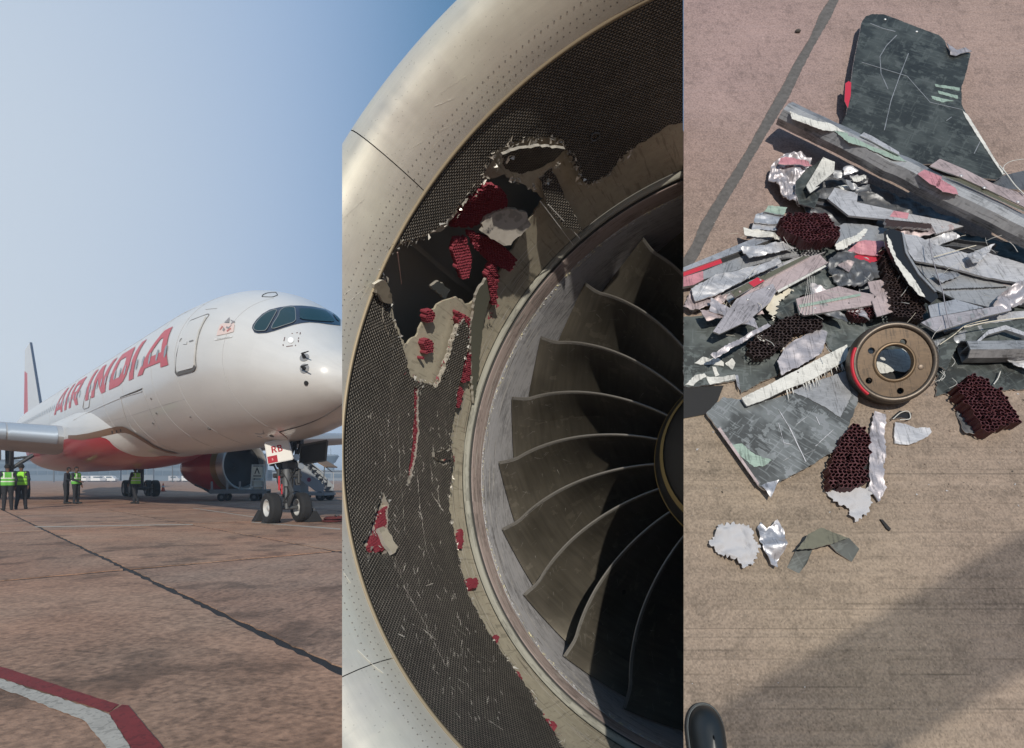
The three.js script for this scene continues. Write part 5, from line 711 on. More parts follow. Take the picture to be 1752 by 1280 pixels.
// ---------------------------------------------------------------- the leaning concrete slab
const SX = V(1, 0, 0), SQ = new THREE.Quaternion().setFromRotationMatrix(new THREE.Matrix4().makeBasis(SX, SU, SN));
function sp(px, py, h = 0) { const d = ray(px, py), o = V(0, EYE, 0), q = S0.clone().addScaledVector(SN, h), t = q.clone().sub(o).dot(SN) / d.dot(SN), p = o.addScaledVector(d, t).sub(q); return [p.dot(SX), p.dot(SU)]; }
const sw = (x, y, z) => S0.clone().addScaledVector(SX, x).addScaledVector(SU, y).addScaledVector(SN, z);
const groundTex = texOf(2048, 2048, (u, v, o) => {
  const a = fbm(u * 5, v * 6, 30, 5), b = fbm(u * 22 + 3, v * 26, 572, 4), f = fbm(u * 620, v * 1100, 682000, 2), ln = fbm(u * 4 + 7, v * 230, 920, 3), gr = h2(Math.floor(u * 1300), Math.floor(v * 1300));
  const low = smooth(0.44, 0.30, v);                                // the broom marks are deeper on the lower half
  let k = 0.86 + 0.34 * (a - 0.5) + 0.26 * (b - 0.5) + 0.70 * (f - 0.5) + (0.07 + 0.17 * low) * (ln - 0.5) * 1.6;
  { const row = Math.floor(v * 1500), q = h2(row & 1023, 77); if (q > 0.90) k *= 1 - (0.05 + 0.42 * low) * (q - 0.8) * 5 * h2(row & 1023, 5 + Math.floor(u * 3)) * smooth(0.40, 0.60, fbm(u * 9 + row * 3.7, row * 0.31, 4096, 3)); }
  k *= 1 - 0.16 * smooth(0.60, 0.76, fbm(u * 90 + 9, v * 130, 11700, 4)); if (gr > 0.994) k *= 0.55; if (gr < 0.006) k *= 1.35;
  const ag = smooth(0.55, 0.64, fbm(u * 4 + 13, v * 5 + 31, 20, 4)) * smooth(0.5, 0.66, fbm(u * 150, v * 150, 150, 2)) * low; k += 0.35 * ag;
  const warm = fbm(u * 3 + 11, v * 3 + 5, 9, 3), pink = smooth(0.35, 0.75, v);
  o[0] = mix(0.275, 0.295, pink) * k; o[1] = mix(0.215, 0.214, pink) * k * (0.97 + 0.06 * warm); o[2] = mix(0.172, 0.196, pink) * k * (1.03 - 0.08 * warm);
});
const groundBump = texOf(1024, 1024, (u, v, o) => { o[0] = o[1] = o[2] = 0.45 * fbm(u * 4, v * 230, 920, 3) + 0.35 * fbm(u * 240, v * 240, 240, 2) + 0.2 * fbm(u * 40, v * 40, 40, 3); }, false);
for (const t of [groundTex, groundBump]) { t.repeat.set(1 / 2.4, 1 / 4.4); t.offset.set(0.42, 0.40); }
const slabM = mat(lin(1, 1, 1), 0.92, 0, { map: groundTex, bumpMap: groundBump, bumpScale: 0.006 });
const seatY = (-S0.y) / SU.y + 0.0;                                  // where the slab meets the apron
const lastPx = (y) => { let lo = 640, hi = 6000; for (let i = 0; i < 40; i++) { const m = (lo + hi) / 2; if (sp(1170, m)[1] > y) lo = m; else hi = m; } return lo; };
const leftLine = (py) => sp(1169.6, py);
const foot = lastPx(seatY);
const jl = [[1436, -60], [1418, 0], [1403, 22], [1385, 65], [1363, 100], [1338, 147], [1308, 200], [1275, 260], [1245, 307], [1198, 382], [1184, 417]].map((p) => sp(...p)), jr = [[1455, -60], [1435, 0], [1423, 27], [1395, 75], [1373, 117], [1348, 170], [1310, 232], [1278, 287], [1271, 300], [1229, 370], [1196, 436], [1181, 462]].map((p) => sp(...p));
const topY = sp(1461, -60)[1], rightX = sp(1860, -60)[0];
const jOpen = (L, s) => openJag(L, 0.012, s, rngOf(L.length * 7));
const leftPiece = [leftLine(-60), ...jOpen(jl, 0.0016), leftLine(440)], rightPiece = [...jOpen(jr, 0.0016), leftLine(474), leftLine(foot), [rightX, seatY], [rightX, topY]];
const pave = new THREE.Group(); pave.name = 'concrete_pavement'; pave.userData.kind = 'structure'; scene.add(pave);
for (const P of [leftPiece, rightPiece]) { const p = plate(P, [], (x, y, o) => sw(x + o * 0.5, y, -o), 0.12, 0.6, 1); mesh('pavement_slab', merge([p.face, p.rim]), slabM, pave); }
{ const seal = texOf(512, 512, (u, v, o) => { const k = 0.6 + 0.7 * (fbm(u * 30, v * 30, 30, 4)) + 0.3 * (fbm(u * 200, v * 200, 200, 2) - 0.5); o[0] = 0.105 * k; o[1] = 0.10 * k; o[2] = 0.098 * k; }); seal.repeat.set(3, 3);
  const p = plate([...jl, leftLine(440), leftLine(474), ...jr.slice().reverse()], [], (x, y, o) => sw(x + o * 0.5, y, -0.003 - o), 0.05, 0.6, 1); mesh('joint_sealant', merge([p.face, p.rim]), mat(lin(1, 1, 1), 0.9, 0, { map: seal }), pave); }

// ---------------------------------------------------------------- wreckage
const scuffTex = texOf(1024, 1024, (u, v, o) => { const a = fbm(u * 5, v * 5, 5, 5), b = fbm(u * 3 + 2, v * 150, 450, 3), c = fbm(u * 60, v * 60, 60, 3), st = smooth(0.50, 0.74, fbm(u * 12 + 5, v * 12 + 2, 12, 5)), ln = smooth(0.70, 0.75, fbm(u * 14, v * 120 + u * 40, 1680, 2)); let k = 0.86 + 0.38 * (a - 0.5) + 0.16 * (b - 0.5) + 0.2 * (c - 0.5) - 0.22 * st * smooth(0.35, 0.65, c) + 0.2 * ln - 0.3 * smooth(0.66, 0.72, fbm(u * 120, v * 8 + 3, 960, 3)); o[0] = k; o[1] = k * 1.0; o[2] = k * 1.01; });
scuffTex.repeat.set(2.3, 2.3);
const darkTex = texOf(1024, 1024, (u, v, o) => { const a = fbm(u * 4, v * 4, 4, 5), ln = smooth(0.71, 0.74, fbm(u * 7 + v * 9, v * 90 - u * 40, 5040, 2)), ln2 = smooth(0.73, 0.76, fbm(u * 80 + v * 30, v * 7, 5040, 2)), ch = smooth(0.66, 0.70, fbm(u * 22, v * 22, 22, 4)), haze = smooth(0.5, 0.75, fbm(u * 6 + 9, v * 6 + 4, 6, 4)), c = fbm(u * 80, v * 80, 80, 2); const k = 0.75 + 0.7 * (a - 0.5) + 0.3 * (c - 0.5) + 0.9 * ln + 0.8 * ln2 + 1.2 * ch + 1.2 * haze; o[0] = 0.36 * k; o[1] = 0.37 * k; o[2] = 0.36 * k; });
darkTex.repeat.set(2.0, 2.0);
const metal = (r, g, b, rough = 0.45, mt = 0.45) => mat(lin(r, g, b), rough, mt, { map: scuffTex });
const M_ = { lt: metal(0.56, 0.56, 0.58), mid: metal(0.36, 0.37, 0.385), bl: metal(0.40, 0.42, 0.46), dk: metal(0.15, 0.155, 0.165), lilac: metal(0.46, 0.435, 0.46), pink: metal(0.55, 0.25, 0.29, 0.55, 0.15), rose: metal(0.47, 0.385, 0.385, 0.5, 0.3), red: mat(lin(0.46, 0.02, 0.045), 0.5), white: mat(lin(0.66, 0.66, 0.62), 0.6, 0, { map: scuffTex }), olive: metal(0.12, 0.12, 0.085, 0.5, 0.2), green: metal(0.30, 0.40, 0.34, 0.55, 0.1), black: mat(lin(0.012, 0.012, 0.013), 0.35), blackRough: mat(lin(0.014, 0.014, 0.015), 0.8), panel: mat(lin(0.075, 0.085, 0.083), 0.5, 0.15, { map: darkTex }), panelG: mat(lin(0.20, 0.215, 0.23), 0.5, 0.2, { map: darkTex }), panelD: mat(lin(0.11, 0.125, 0.125), 0.55, 0.15, { map: darkTex }), foil: metal(0.55, 0.55, 0.58, 0.42, 0.6), edge: mat(lin(0.6, 0.6, 0.6), 0.4, 0.5), fibre: mat(lin(0.62, 0.58, 0.48), 0.8), core: mat(lin(0.075, 0.013, 0.017), 0.5), coreDk: mat(lin(0.032, 0.016, 0.014), 0.5), fluff: mat(lin(0.44, 0.44, 0.46), 0.85), bronze: metal(0.105, 0.07, 0.042, 0.45, 0.45) };  // pink and red carry reflected red glow as surface colour
const zA = zm(1168, 0, 4), zB = zm(1452, 0, 4), zC = zm(1168, 300, 4.267), zD = zm(1452, 300, 4.267), zE = zm(1168, 560, 4.267), zF = zm(1400, 520, 3.369), zG = zm(1168, 820, 2.782), zH = zm(1452, 820, 2.783);
const WG = 'pieces of wreckage on the concrete'; const gw = rngOf(808);
function local(t, x, y, z) { return V(x - t.userData.c[0], y - t.userData.c[1], z); }
function item(name, label, cat, px, o) {                           // a flat or crumpled piece: outline traced on its top face, real thickness, lying h above the concrete
  const top = (o.h || 0) + (o.th || 0.004), P0 = px.map((p) => sp(p[0], p[1], top)), c = [P0.reduce((s, p) => s + p[0], 0) / P0.length, P0.reduce((s, p) => s + p[1], 0) / P0.length];
  const t = thing(name, label, cat, sw(c[0], c[1], 0), o.group); t.quaternion.copy(SQ); t.userData.c = c; addPlate(t, o.part || 'sheet', px, o); return t;
}
function addPlate(t, name, px, o, parent) {
  const th = o.th || 0.004, top = (o.h || 0) + th; let P = px.map((p) => sp(p[0], p[1], top)); if (o.jag) P = jag(P, o.step || 0.008, o.jag, gw);
  const H = (o.holes || []).map(([x, y, r]) => { const q = sp(x, y, top), L = []; for (let k = 0; k < 10; k++) L.push([q[0] + r * Math.cos(k / 5 * Math.PI), q[1] + r * Math.sin(k / 5 * Math.PI)]); return L; });
  const cr = o.crumple || 0, fr = o.freq || 26, sd = o.seed || 1, tx = o.tx || 0, ty = o.ty || 0, cc = t.userData.c;
  const lift = (x, y) => (cr ? cr * (2 * fbm(x * fr + 40 + sd, y * fr + 40, 512, 3) - 0.6 + 1.4 * Math.abs(fbm(x * fr * 0.6 + sd * 3 + 20, y * fr * 0.6 + 20, 512, 2) - 0.5)) : 0) + tx * (x - cc[0]) + ty * (y - cc[1]) + (o.bend ? o.bend * ((x - cc[0]) ** 2 + (y - cc[1]) ** 2) : 0);
  const p = plate(P, H, (x, y, off) => local(t, x, y, Math.max(0.001, top + lift(x, y)) - off), th, cr || o.bend ? 0.014 : 0.2, 1);
  if (o.rot) { const a = p.face.attributes.uv; for (let i = 0; i < a.count; i++) { const x = a.getX(i), y = a.getY(i); a.setXY(i, x * Math.cos(o.rot) - y * Math.sin(o.rot), x * Math.sin(o.rot) + y * Math.cos(o.rot)); } }
  const m = mesh(name, p.face, o.m, parent || t); mesh('edge', p.rim, o.em || M_.edge, m); return m;
}
function rivets(t, L, h, r = 0.0052, m = M_.lt, parent) { for (const [x, y] of L) { const q = sp(x, y, h), g = new THREE.SphereGeometry(r, 10, 6, 0, 2 * Math.PI, 0, Math.PI / 2).rotateX(Math.PI / 2).scale(1, 1, 0.6), w = local(t, q[0], q[1], h); mesh('rivet', g.translate(w.x, w.y, w.z), m, parent || t); } }
function hexItem(label, px, h, ht, cell, m, o = {}) {
  const t = thing('honeycomb_block', label, 'honeycomb', null, o.group), P0 = px.map((p) => sp(p[0], p[1], h + ht)), c = [P0.reduce((s, p) => s + p[0], 0) / P0.length, P0.reduce((s, p) => s + p[1], 0) / P0.length];
  t.userData.c = c; t.position.copy(sw(c[0], c[1], 0)); t.quaternion.copy(SQ);
  const g = hexPatch(jag(P0, 0.012, 0.003, gw), cell, (x, y, z) => local(t, x + 0.25 * cell * Math.sin(y * 190), y, z + (o.tx || 0) * (x - c[0]) + (o.ty || 0) * (y - c[1])), h, h + ht, gw); const cm = mesh('cell_walls', g, m, t); cm.userData.kind = 'stuff';
  addPlate(t, 'face_skin', px.map(([x, y]) => [mix(px.reduce((s, p) => s + p[0], 0) / px.length, x, 0.93), mix(px.reduce((s, p) => s + p[1], 0) / px.length, y, 0.93)]), { h: Math.max(0.001, h - 0.003), th: 0.003, m: o.skin || M_.dk }); return t;
}
function beam(name, label, p0, p1, h, prof, holes, m, o = {}) {     // an extruded profile laid between two pixels
  const a = sp(...p0, h), b = sp(...p1, h), L = Math.hypot(b[0] - a[0], b[1] - a[1]), ang = Math.atan2(b[1] - a[1], b[0] - a[0]);
  const t = thing(name, label, o.cat || 'beam', sw(a[0], a[1], 0), o.group); t.quaternion.copy(SQ); t.userData.c = a;
  const s = new THREE.Shape(prof.map((q) => new THREE.Vector2(...q))); for (const H of holes) s.holes.push(new THREE.Path(H.map((q) => new THREE.Vector2(...q))));
  const g = new THREE.ExtrudeGeometry(s, { depth: L, bevelEnabled: false, steps: 24 });
  { const P = g.attributes.position; for (let i = 0; i < P.count; i++) { const z = P.getZ(i); P.setXYZ(i, P.getX(i) + (o.wob || 0) * (fbm(z * 9 + 3, 4, 512, 3) - 0.5), P.getY(i) + (o.wob || 0) * (fbm(z * 11 + 30, 9, 512, 3) - 0.5), z); } g.computeVertexNormals(); }
  g.applyMatrix4(new THREE.Matrix4().makeBasis(V(-Math.sin(ang), Math.cos(ang), 0), V(0, 0, 1), V(Math.cos(ang), Math.sin(ang), 0))); g.translate(0, 0, h); mesh('profile', g, m, t); return t;
}
// --- lowest layer
{
  const t = item('torn_sheet', 'dark scuffed torn panel flat on the concrete with white scrapes at its end', 'panel', zE([[8, -75], [260, -95], [640, -60], [720, 150], [700, 345], [560, 405], [430, 480], [400, 385], [200, 420], [30, 437], [8, 425]]), { h: 0.006, th: 0.006, m: M_.panelD, jag: 0.002, rot: 0.5 });
  for (const L of [[[85, 260], [150, 215], [200, 230], [250, 215], [300, 255], [300, 285], [220, 270], [130, 275]], [[310, 265], [360, 225], [385, 260], [365, 310]], [[215, 285], [240, 290], [270, 350], [240, 360]], [[20, 420], [90, 350], [160, 335], [180, 360], [120, 385], [80, 425]], [[170, 360], [250, 365], [380, 345], [400, 375], [200, 420]]]) addPlate(t, 'white_scrape', zE(L), { h: 0.0125, th: 0.0015, m: M_.white, jag: 0.0015 });
  addPlate(t, 'torn_corner', zE([[385, 350], [405, 345], [420, 460], [400, 430]]), { h: 0.013, th: 0.002, m: M_.foil });
  item('torn_sheet', 'narrow black strip painting the shade below the scraped panel', 'panel', zE([[8, 440], [300, 425], [255, 540], [175, 632], [8, 664]]), { h: 0.001, th: 0.004, m: M_.blackRough, em: M_.dk });  // black plate stands in for the shadow under the panel above
  const p = item('torn_sheet', 'large slate panel with scratches and a bent bright corner, lowest on the pile', 'panel', zE([[170, 625], [240, 560], [300, 510], [430, 530], [480, 572], [800, 480], [1180, 330], [1290, 420], [1275, 560], [1165, 840], [1100, 905], [950, 1000], [800, 1080], [700, 1130], [600, 1190], [560, 1165], [400, 930], [260, 740]]), { h: 0.014, th: 0.006, m: M_.panelG, jag: 0.0018, rot: 1.1 });
  addPlate(p, 'bent_corner', zE([[570, 1160], [640, 1250], [700, 1118], [610, 1140]]), { h: 0.016, th: 0.003, m: M_.foil, crumple: 0.01 });
  addPlate(p, 'grey_primer', zE([[790, 470], [900, 420], [1190, 320], [1235, 500], [1150, 660], [1050, 590], [920, 520]]), { h: 0.0208, th: 0.0014, m: M_.mid, jag: 0.002 });
  addPlate(p, 'green_primer', zE([[360, 860], [430, 850], [530, 930], [650, 970], [600, 1010], [520, 1020], [400, 920]]), { h: 0.0208, th: 0.0014, m: M_.green, jag: 0.002 });
  addPlate(p, 'red_edge', zE([[255, 740], [275, 730], [560, 1140], [556, 1162]]), { h: 0.0208, th: 0.0018, m: M_.rose });
  for (const [a, b, w] of [[[700, 600], [780, 730], 5], [[780, 730], [900, 980], 7], [[700, 700], [740, 850], 3], [[740, 845], [800, 855], 5], [[830, 710], [915, 645], 6], [[975, 655], [1000, 710], 6], [[970, 870], [1100, 745], 9], [[890, 930], [970, 890], 8], [[730, 980], [790, 940], 7]]) addPlate(p, 'scratch', zE([[a[0] - w / 2, a[1]], [a[0] + w / 2, a[1] - w / 3], [b[0] + w / 2, b[1]], [b[0] - w / 3, b[1] + w / 3]]), { h: 0.0208, th: 0.0012, m: M_.lt, jag: 0.0006, step: 0.006 });
}
item('metal_sheet', 'lilac grey torn sheet lying between the honeycomb and the white strip', 'sheet', zE([[690, 250], [760, 130], [1000, 10], [1060, 40], [1015, 190], [850, 290], [720, 352]]), { h: 0.03, th: 0.004, m: M_.lilac, jag: 0.002, crumple: 0.006 });
{ const t = item('white_strip', 'long off-white strip with a frayed edge running down from the metal ring', 'strip', zE([[430, 515], [470, 575], [620, 520], [760, 452], [900, 400], [1040, 332], [1215, 225], [1200, 125], [1050, 200], [700, 382]]), { h: 0.03, th: 0.006, m: M_.white, jag: 0.0012, holes: [[1168 + 842 / 4.267, 560 + 328 / 4.267, 0.003]] });
  for (let k = 0; k < 26; k++) { const x = R(720, 1150, gw), y = 462 - (x - 740) * 0.53 + R(-14, 6, gw); addPlate(t, 'frayed_fibre', zE([[x, y], [x + 12, y - 6], [x + R(14, 40, gw), y + R(40, 95, gw)]]), { h: 0.028, th: 0.002, m: M_.white }); } }
hexItem('dark open honeycomb piece beside the lilac sheet', zC([[480, 1240], [560, 1150], [700, 1060], [830, 1010], [870, 1060], [1020, 1040], [1030, 1100], [820, 1150], [740, 1240], [620, 1310], [560, 1345], [490, 1310]]), 0.03, 0.022, 0.0155, M_.coreDk, { skin: M_.blackRough });
hexItem('dark red honeycomb block standing below the metal ring', zF([[50, 1040], [90, 900], [120, 800], [200, 680], [262, 700], [312, 780], [285, 900], [290, 1020], [200, 1062]]), 0.004, 0.042, 0.0155, M_.core, { skin: M_.blackRough });
hexItem('black and red honeycomb block lying alone by the hollow profile', zF([[810, 480], [900, 392], [1010, 450], [1090, 530], [1130, 600], [1172, 668], [1080, 700], [970, 742], [920, 650], [850, 560]]), 0.006, 0.05, 0.0155, M_.core, { skin: M_.core });
item('torn_foil', 'dark crinkled foil scrap tucked under the lone honeycomb block', 'foil', zF([[790, 530], [850, 590], [930, 680], [890, 758], [830, 750], [800, 640]]), { h: 0.002, th: 0.002, m: M_.dk, crumple: 0.014, jag: 0.003 });
item('torn_strip', 'pale torn metal strip standing beside the lower honeycomb block', 'strip', zF([[285, 820], [300, 700], [322, 622], [385, 640], [385, 900], [362, 1000], [388, 1060], [350, 1140], [290, 1080]]), { h: 0.006, th: 0.003, m: M_.lilac, crumple: 0.008, jag: 0.003 });
item('torn_foil', 'ragged silver foil scrap at the foot of the lower honeycomb block', 'foil', zF([[40, 1090], [150, 1055], [300, 1070], [300, 1150], [280, 1210], [210, 1258], [170, 1222], [182, 1190], [90, 1150]]), { h: 0.002, th: 0.002, m: M_.fluff, crumple: 0.012, jag: 0.005, step: 0.006, freq: 40 });
item('metal_chip', 'flat grey five-sided metal chip lying alone below the ring', 'chip', zF([[435, 740], [440, 685], [500, 690], [560, 715], [640, 715], [652, 740], [630, 765], [560, 800], [520, 815], [440, 805]]), { h: 0.001, th: 0.005, m: M_.lt, jag: 0.0012, crumple: 0.003 });
item('clip', 'small black bent clip just under the metal ring', 'clip', zF([[418, 662], [470, 615], [540, 630], [530, 668], [480, 655]]), { h: 0.004, th: 0.006, m: M_.black });
item('torn_foil', 'white fluffy torn scrap beside the shiny leaf-shaped scrap', 'scrap', zG([[125, 310], [170, 215], [240, 210], [320, 240], [332, 290], [360, 330], [340, 400], [290, 425], [240, 380], [180, 370]]), { h: 0.002, th: 0.003, m: M_.fluff, crumple: 0.016, jag: 0.006, step: 0.005, freq: 44 });
item('torn_foil', 'shiny leaf-shaped scrap of crinkled plastic foil', 'scrap', zG([[350, 230], [370, 205], [400, 240], [440, 200], [487, 250], [480, 330], [440, 428], [415, 410], [380, 340]]), { h: 0.002, th: 0.002, m: M_.foil, crumple: 0.02, jag: 0.002 });
{ const t = item('bent_plate', 'dark olive plate folded like a roof, lying alone near the shiny scrap', 'plate', zG([[545, 335], [600, 262], [660, 230], [790, 280], [700, 310], [620, 330]]), { h: 0.026, th: 0.003, m: M_.olive, jag: 0.0012 });
  addPlate(t, 'left_leaf', zG([[505, 415], [545, 335], [622, 330], [600, 395], [562, 443]]), { h: 0.010, th: 0.003, m: M_.panel, ty: 0.25 }); addPlate(t, 'right_leaf', zG([[700, 308], [790, 280], [845, 330], [815, 388], [740, 345]]), { h: 0.012, th: 0.003, m: M_.panel, ty: 0.2 }); }
item('twig', 'short dark splinter on the bare concrete', 'splinter', zH([[150, 190], [163, 192], [202, 236], [196, 246], [182, 236]]), { h: 0.001, th: 0.005, m: M_.blackRough, em: M_.blackRough });
{ const q = sp(1365, 53, 0.006), t = thing('pebble', 'dark pebble beside the sealed joint', 'stone', sw(q[0], q[1], 0)); t.quaternion.copy(SQ); const g = new THREE.IcosahedronGeometry(0.0125, 2), P = g.attributes.position; for (let i = 0; i < P.count; i++) { const k = 0.8 + 0.4 * fbm(P.getX(i) * 90 + 30, P.getY(i) * 90 + P.getZ(i) * 60 + 30, 512, 3); P.setXYZ(i, P.getX(i) * k * 1.15, P.getY(i) * k * 0.8, P.getZ(i) * k * 0.7); } g.computeVertexNormals(); mesh('stone', g.translate(0, 0, 0.006), mat(lin(0.07, 0.06, 0.055), 0.9), t); }
// --- dark sheets added to put the shade of the gaps under the pile
item('torn_sheet', 'dark green-grey sheet added as gap shade under the middle of the pile', 'sheet', [[1300, 430], [1380, 385], [1480, 380], [1560, 420], [1590, 500], [1600, 640], [1500, 690], [1440, 640], [1400, 560], [1330, 560], [1262, 545], [1250, 500]], { h: 0.002, th: 0.003, m: M_.panelD, jag: 0.004, crumple: 0.006, rot: 0.3 });
item('torn_sheet', 'dark sheet added as gap shade under the right planks', 'sheet', [[1520, 400], [1620, 395], [1790, 430], [1790, 640], [1650, 668], [1600, 640], [1560, 520]], { h: 0.001, th: 0.003, m: M_.panel, jag: 0.004, crumple: 0.006, seed: 4 });
item('torn_sheet', 'dull sheet added as gap shade behind the strips and the light grey plank', 'sheet', [[1360, 300], [1440, 305], [1560, 345], [1640, 380], [1600, 420], [1480, 400], [1380, 380]], { h: 0.003, th: 0.003, m: M_.dk, jag: 0.004, crumple: 0.012, seed: 9 });
// --- left arm of the pile
{ const t = item('channel_beam', 'long blue-grey channel rail with a dark groove and an end painted with red glow', 'beam', zC([[6, 672], [540, 450], [640, 414], [720, 440], [400, 560], [6, 702]]), { h: 0.03, th: 0.012, m: M_.bl, part: 'top_flange', rot: 0.4 });
  addPlate(t, 'groove', zC([[276, 608], [750, 446], [764, 470], [290, 640]]), { h: 0.028, th: 0.006, m: M_.blackRough }); addPlate(t, 'red_glow_groove', zC([[6, 702], [276, 608], [290, 640], [6, 738]]), { h: 0.028, th: 0.006, m: M_.red });  // red end of the rail is reflected red light put into the colour
  addPlate(t, 'lower_flange', zC([[150, 700], [300, 640], [764, 472], [840, 540], [850, 580], [700, 605], [240, 735], [150, 760]]), { h: 0.02, th: 0.012, m: M_.mid, rot: 0.4 }); addPlate(t, 'red_glow_flange', zC([[6, 742], [150, 698], [152, 762], [80, 800], [6, 812]]), { h: 0.02, th: 0.012, m: M_.pink }); }
item('metal_plank', 'pale thin plank crossing under the riveted bracket', 'plank', zC([[60, 832], [240, 730], [560, 662], [700, 600], [720, 640], [600, 700], [420, 785], [280, 862], [90, 926]]), { h: 0.036, th: 0.005, m: M_.lt, crumple: 0.006, jag: 0.0015, rot: 0.5 });
item('torn_foil', 'rosy shredded sheet end poking out below the pale plank', 'sheet', zC([[6, 965], [60, 842], [180, 900], [330, 880], [300, 930], [250, 950], [60, 1000]]), { h: 0.02, th: 0.003, m: M_.rose, crumple: 0.012, jag: 0.004 });
item('fabric_scrap', 'tangled white fibre tuft under the bracket', 'fibre', zC([[600, 950], [640, 900], [690, 880], [760, 850], [800, 860], [700, 930], [670, 1010], [655, 1085], [630, 1000]]), { h: 0.036, th: 0.003, m: M_.fibre, crumple: 0.014, jag: 0.006, step: 0.005 });
item('torn_sheet', 'black crumpled sheet in the hollow behind the riveted bracket', 'panel', zC([[650, 900], [900, 740], [1060, 690], [1160, 820], [840, 900], [860, 1010], [700, 1060], [640, 1000]]), { h: 0.024, th: 0.004, m: M_.panelD, crumple: 0.012, jag: 0.003 });
{ const t = item('riveted_bracket', 'pale pointed bracket plate with rivets, laid across the left arm of the pile', 'bracket', zC([[222, 1140], [300, 1030], [395, 900], [520, 850], [660, 790], [682, 848], [640, 925], [480, 1060], [270, 1158]]), { h: 0.062, th: 0.006, m: M_.lilac, holes: [[1168 + 378 / 4.267, 300 + 988 / 4.267, 0.0024], [1168 + 265 / 4.267, 300 + 1113 / 4.267, 0.002]], rot: 0.6 });
  addPlate(t, 'arm', zC([[560, 790], [930, 592], [1000, 575], [1060, 640], [684, 846], [660, 790], [520, 848], [395, 905]]), { h: 0.056, th: 0.010, m: M_.rose, rot: 0.6 }); addPlate(t, 'arm_top', zC([[350, 852], [500, 772], [880, 590], [934, 588], [560, 786], [388, 888]]), { h: 0.066, th: 0.008, m: M_.olive, rot: 0.6 }); addPlate(t, 'red_glow_paint', zC([[480, 785], [545, 745], [600, 770], [520, 815]]), { h: 0.0745, th: 0.001, m: M_.red });  // the red patch paints a reflection of red light on the arm
  addPlate(t, 'lower_lip', zC([[690, 842], [1040, 655], [1050, 665], [700, 856]]), { h: 0.066, th: 0.002, m: M_.white });
  rivets(t, zC([[475, 906], [630, 827]]), 0.068); rivets(t, zC([[418, 850], [568, 765]]), 0.0745, 0.0048, M_.rose); }
hexItem('dark red honeycomb block on top of the grey strips', zC([[722, 330], [742, 282], [850, 270], [1060, 265], [1100, 330], [1172, 420], [1080, 470], [940, 480], [780, 410], [730, 380]]), 0.052, 0.046, 0.0155, M_.core, { skin: M_.coreDk });
for (const [L, h, m, lb] of [[[[590, 270], [620, 232], [760, 238], [740, 290]], 0.05, M_.green, 'short greenish strip, topmost of the strips behind the honeycomb block'], [[[520, 340], [530, 288], [600, 270], [740, 300], [735, 365]], 0.042, M_.bl, 'short blue-grey strip, middle of the strips behind the honeycomb block'], [[[500, 412], [515, 350], [720, 370], [745, 420], [560, 402]], 0.034, M_.lt, 'short pale strip, lowest of the strips behind the honeycomb block']]) item('torn_strip', lb, 'strip', zC(L), { h, th: 0.004, m, crumple: 0.008, jag: 0.002 });
item('torn_foil', 'rosy crumpled foil sheet spread out at the edge of the pile', 'foil', [...zA([[580, 1255], [600, 1150], [680, 1085], [780, 1090], [850, 1105], [880, 1180], [800, 1250]]), ...zC([[900, 40], [915, 120], [800, 200], [840, 262], [760, 230], [690, 130], [640, 60]])], { h: 0.02, th: 0.003, m: M_.lilac, crumple: 0.030, jag: 0.003 });
item('torn_foil', 'pink crumpled strip lying over the rosy foil', 'foil', zA([[670, 1085], [700, 1080], [860, 1110], [880, 1150], [740, 1140], [650, 1130]]), { h: 0.05, th: 0.003, m: M_.pink, crumple: 0.012 });
item('curved_plate', 'bright white curved plate with a dark inside, beside the rosy foil', 'plate', [...zA([[950, 1098], [1030, 1130], [1032, 1185], [960, 1240], [900, 1290]]), ...zC([[1000, 80], [920, 150], [896, 85], [930, 30]])], { h: 0.07, th: 0.004, m: M_.white, bend: 1.2 });
item('curved_plate', 'dark green-black bent plate under the bright white curved plate', 'plate', [...zA([[770, 1250], [850, 1160], [945, 1100], [955, 1180], [900, 1240]]), ...zC([[900, 130], [1000, 135], [960, 250], [845, 225], [815, 150]])], { h: 0.05, th: 0.004, m: M_.panel, crumple: 0.01 });
for (let k = 0; k < 9; k++) { const x = R(1040, 1270, gw), y = R(-60, 110, gw); item('torn_foil', 'small crumpled metal curl heaped behind the honeycomb block', 'foil', zC([[x, y], [x + R(60, 130, gw), y + R(-30, 30, gw)], [x + R(70, 150, gw), y + R(20, 60, gw)], [x + R(0, 40, gw), y + R(25, 60, gw)]]), { h: 0.03 + k * 0.004, th: 0.002, m: [M_.lt, M_.dk, M_.white, M_.mid][k % 4], crumple: 0.02, jag: 0.003, seed: k, group: 'metal curls behind the honeycomb' }); }
// --- centre and right of the pile
{ const t = item('metal_plank', 'light grey plank with a pink patch, under the long hollow beam', 'plank', [...zC([[1060, 170], [1110, 90], [1280, 130]]), ...zD([[60, 195], [450, 282], [700, 330], [840, 372], [640, 425], [600, 352], [270, 320], [0, 292]])], { h: 0.05, th: 0.008, m: M_.lt, rot: -0.2 }); addPlate(t, 'pink_glow_paint', zD([[300, 300], [330, 258], [440, 275], [430, 318]]), { h: 0.058, th: 0.001, m: M_.pink }); }  // pink patch is red light painted on the plank
item('comb_strip', 'dark toothed strip resting on the light grey plank', 'strip', zD([[268, 320], [440, 342], [605, 352], [603, 390], [380, 376], [268, 372]]), { h: 0.062, th: 0.01, m: M_.coreDk, jag: 0.004, step: 0.006 });
item('metal_plank', 'dull grey plank behind the black curved channel', 'plank', zD([[-160, 420], [-40, 350], [150, 360], [280, 390], [260, 470], [-20, 520], [-120, 500]]), { h: 0.03, th: 0.005, m: M_.mid, jag: 0.002 });
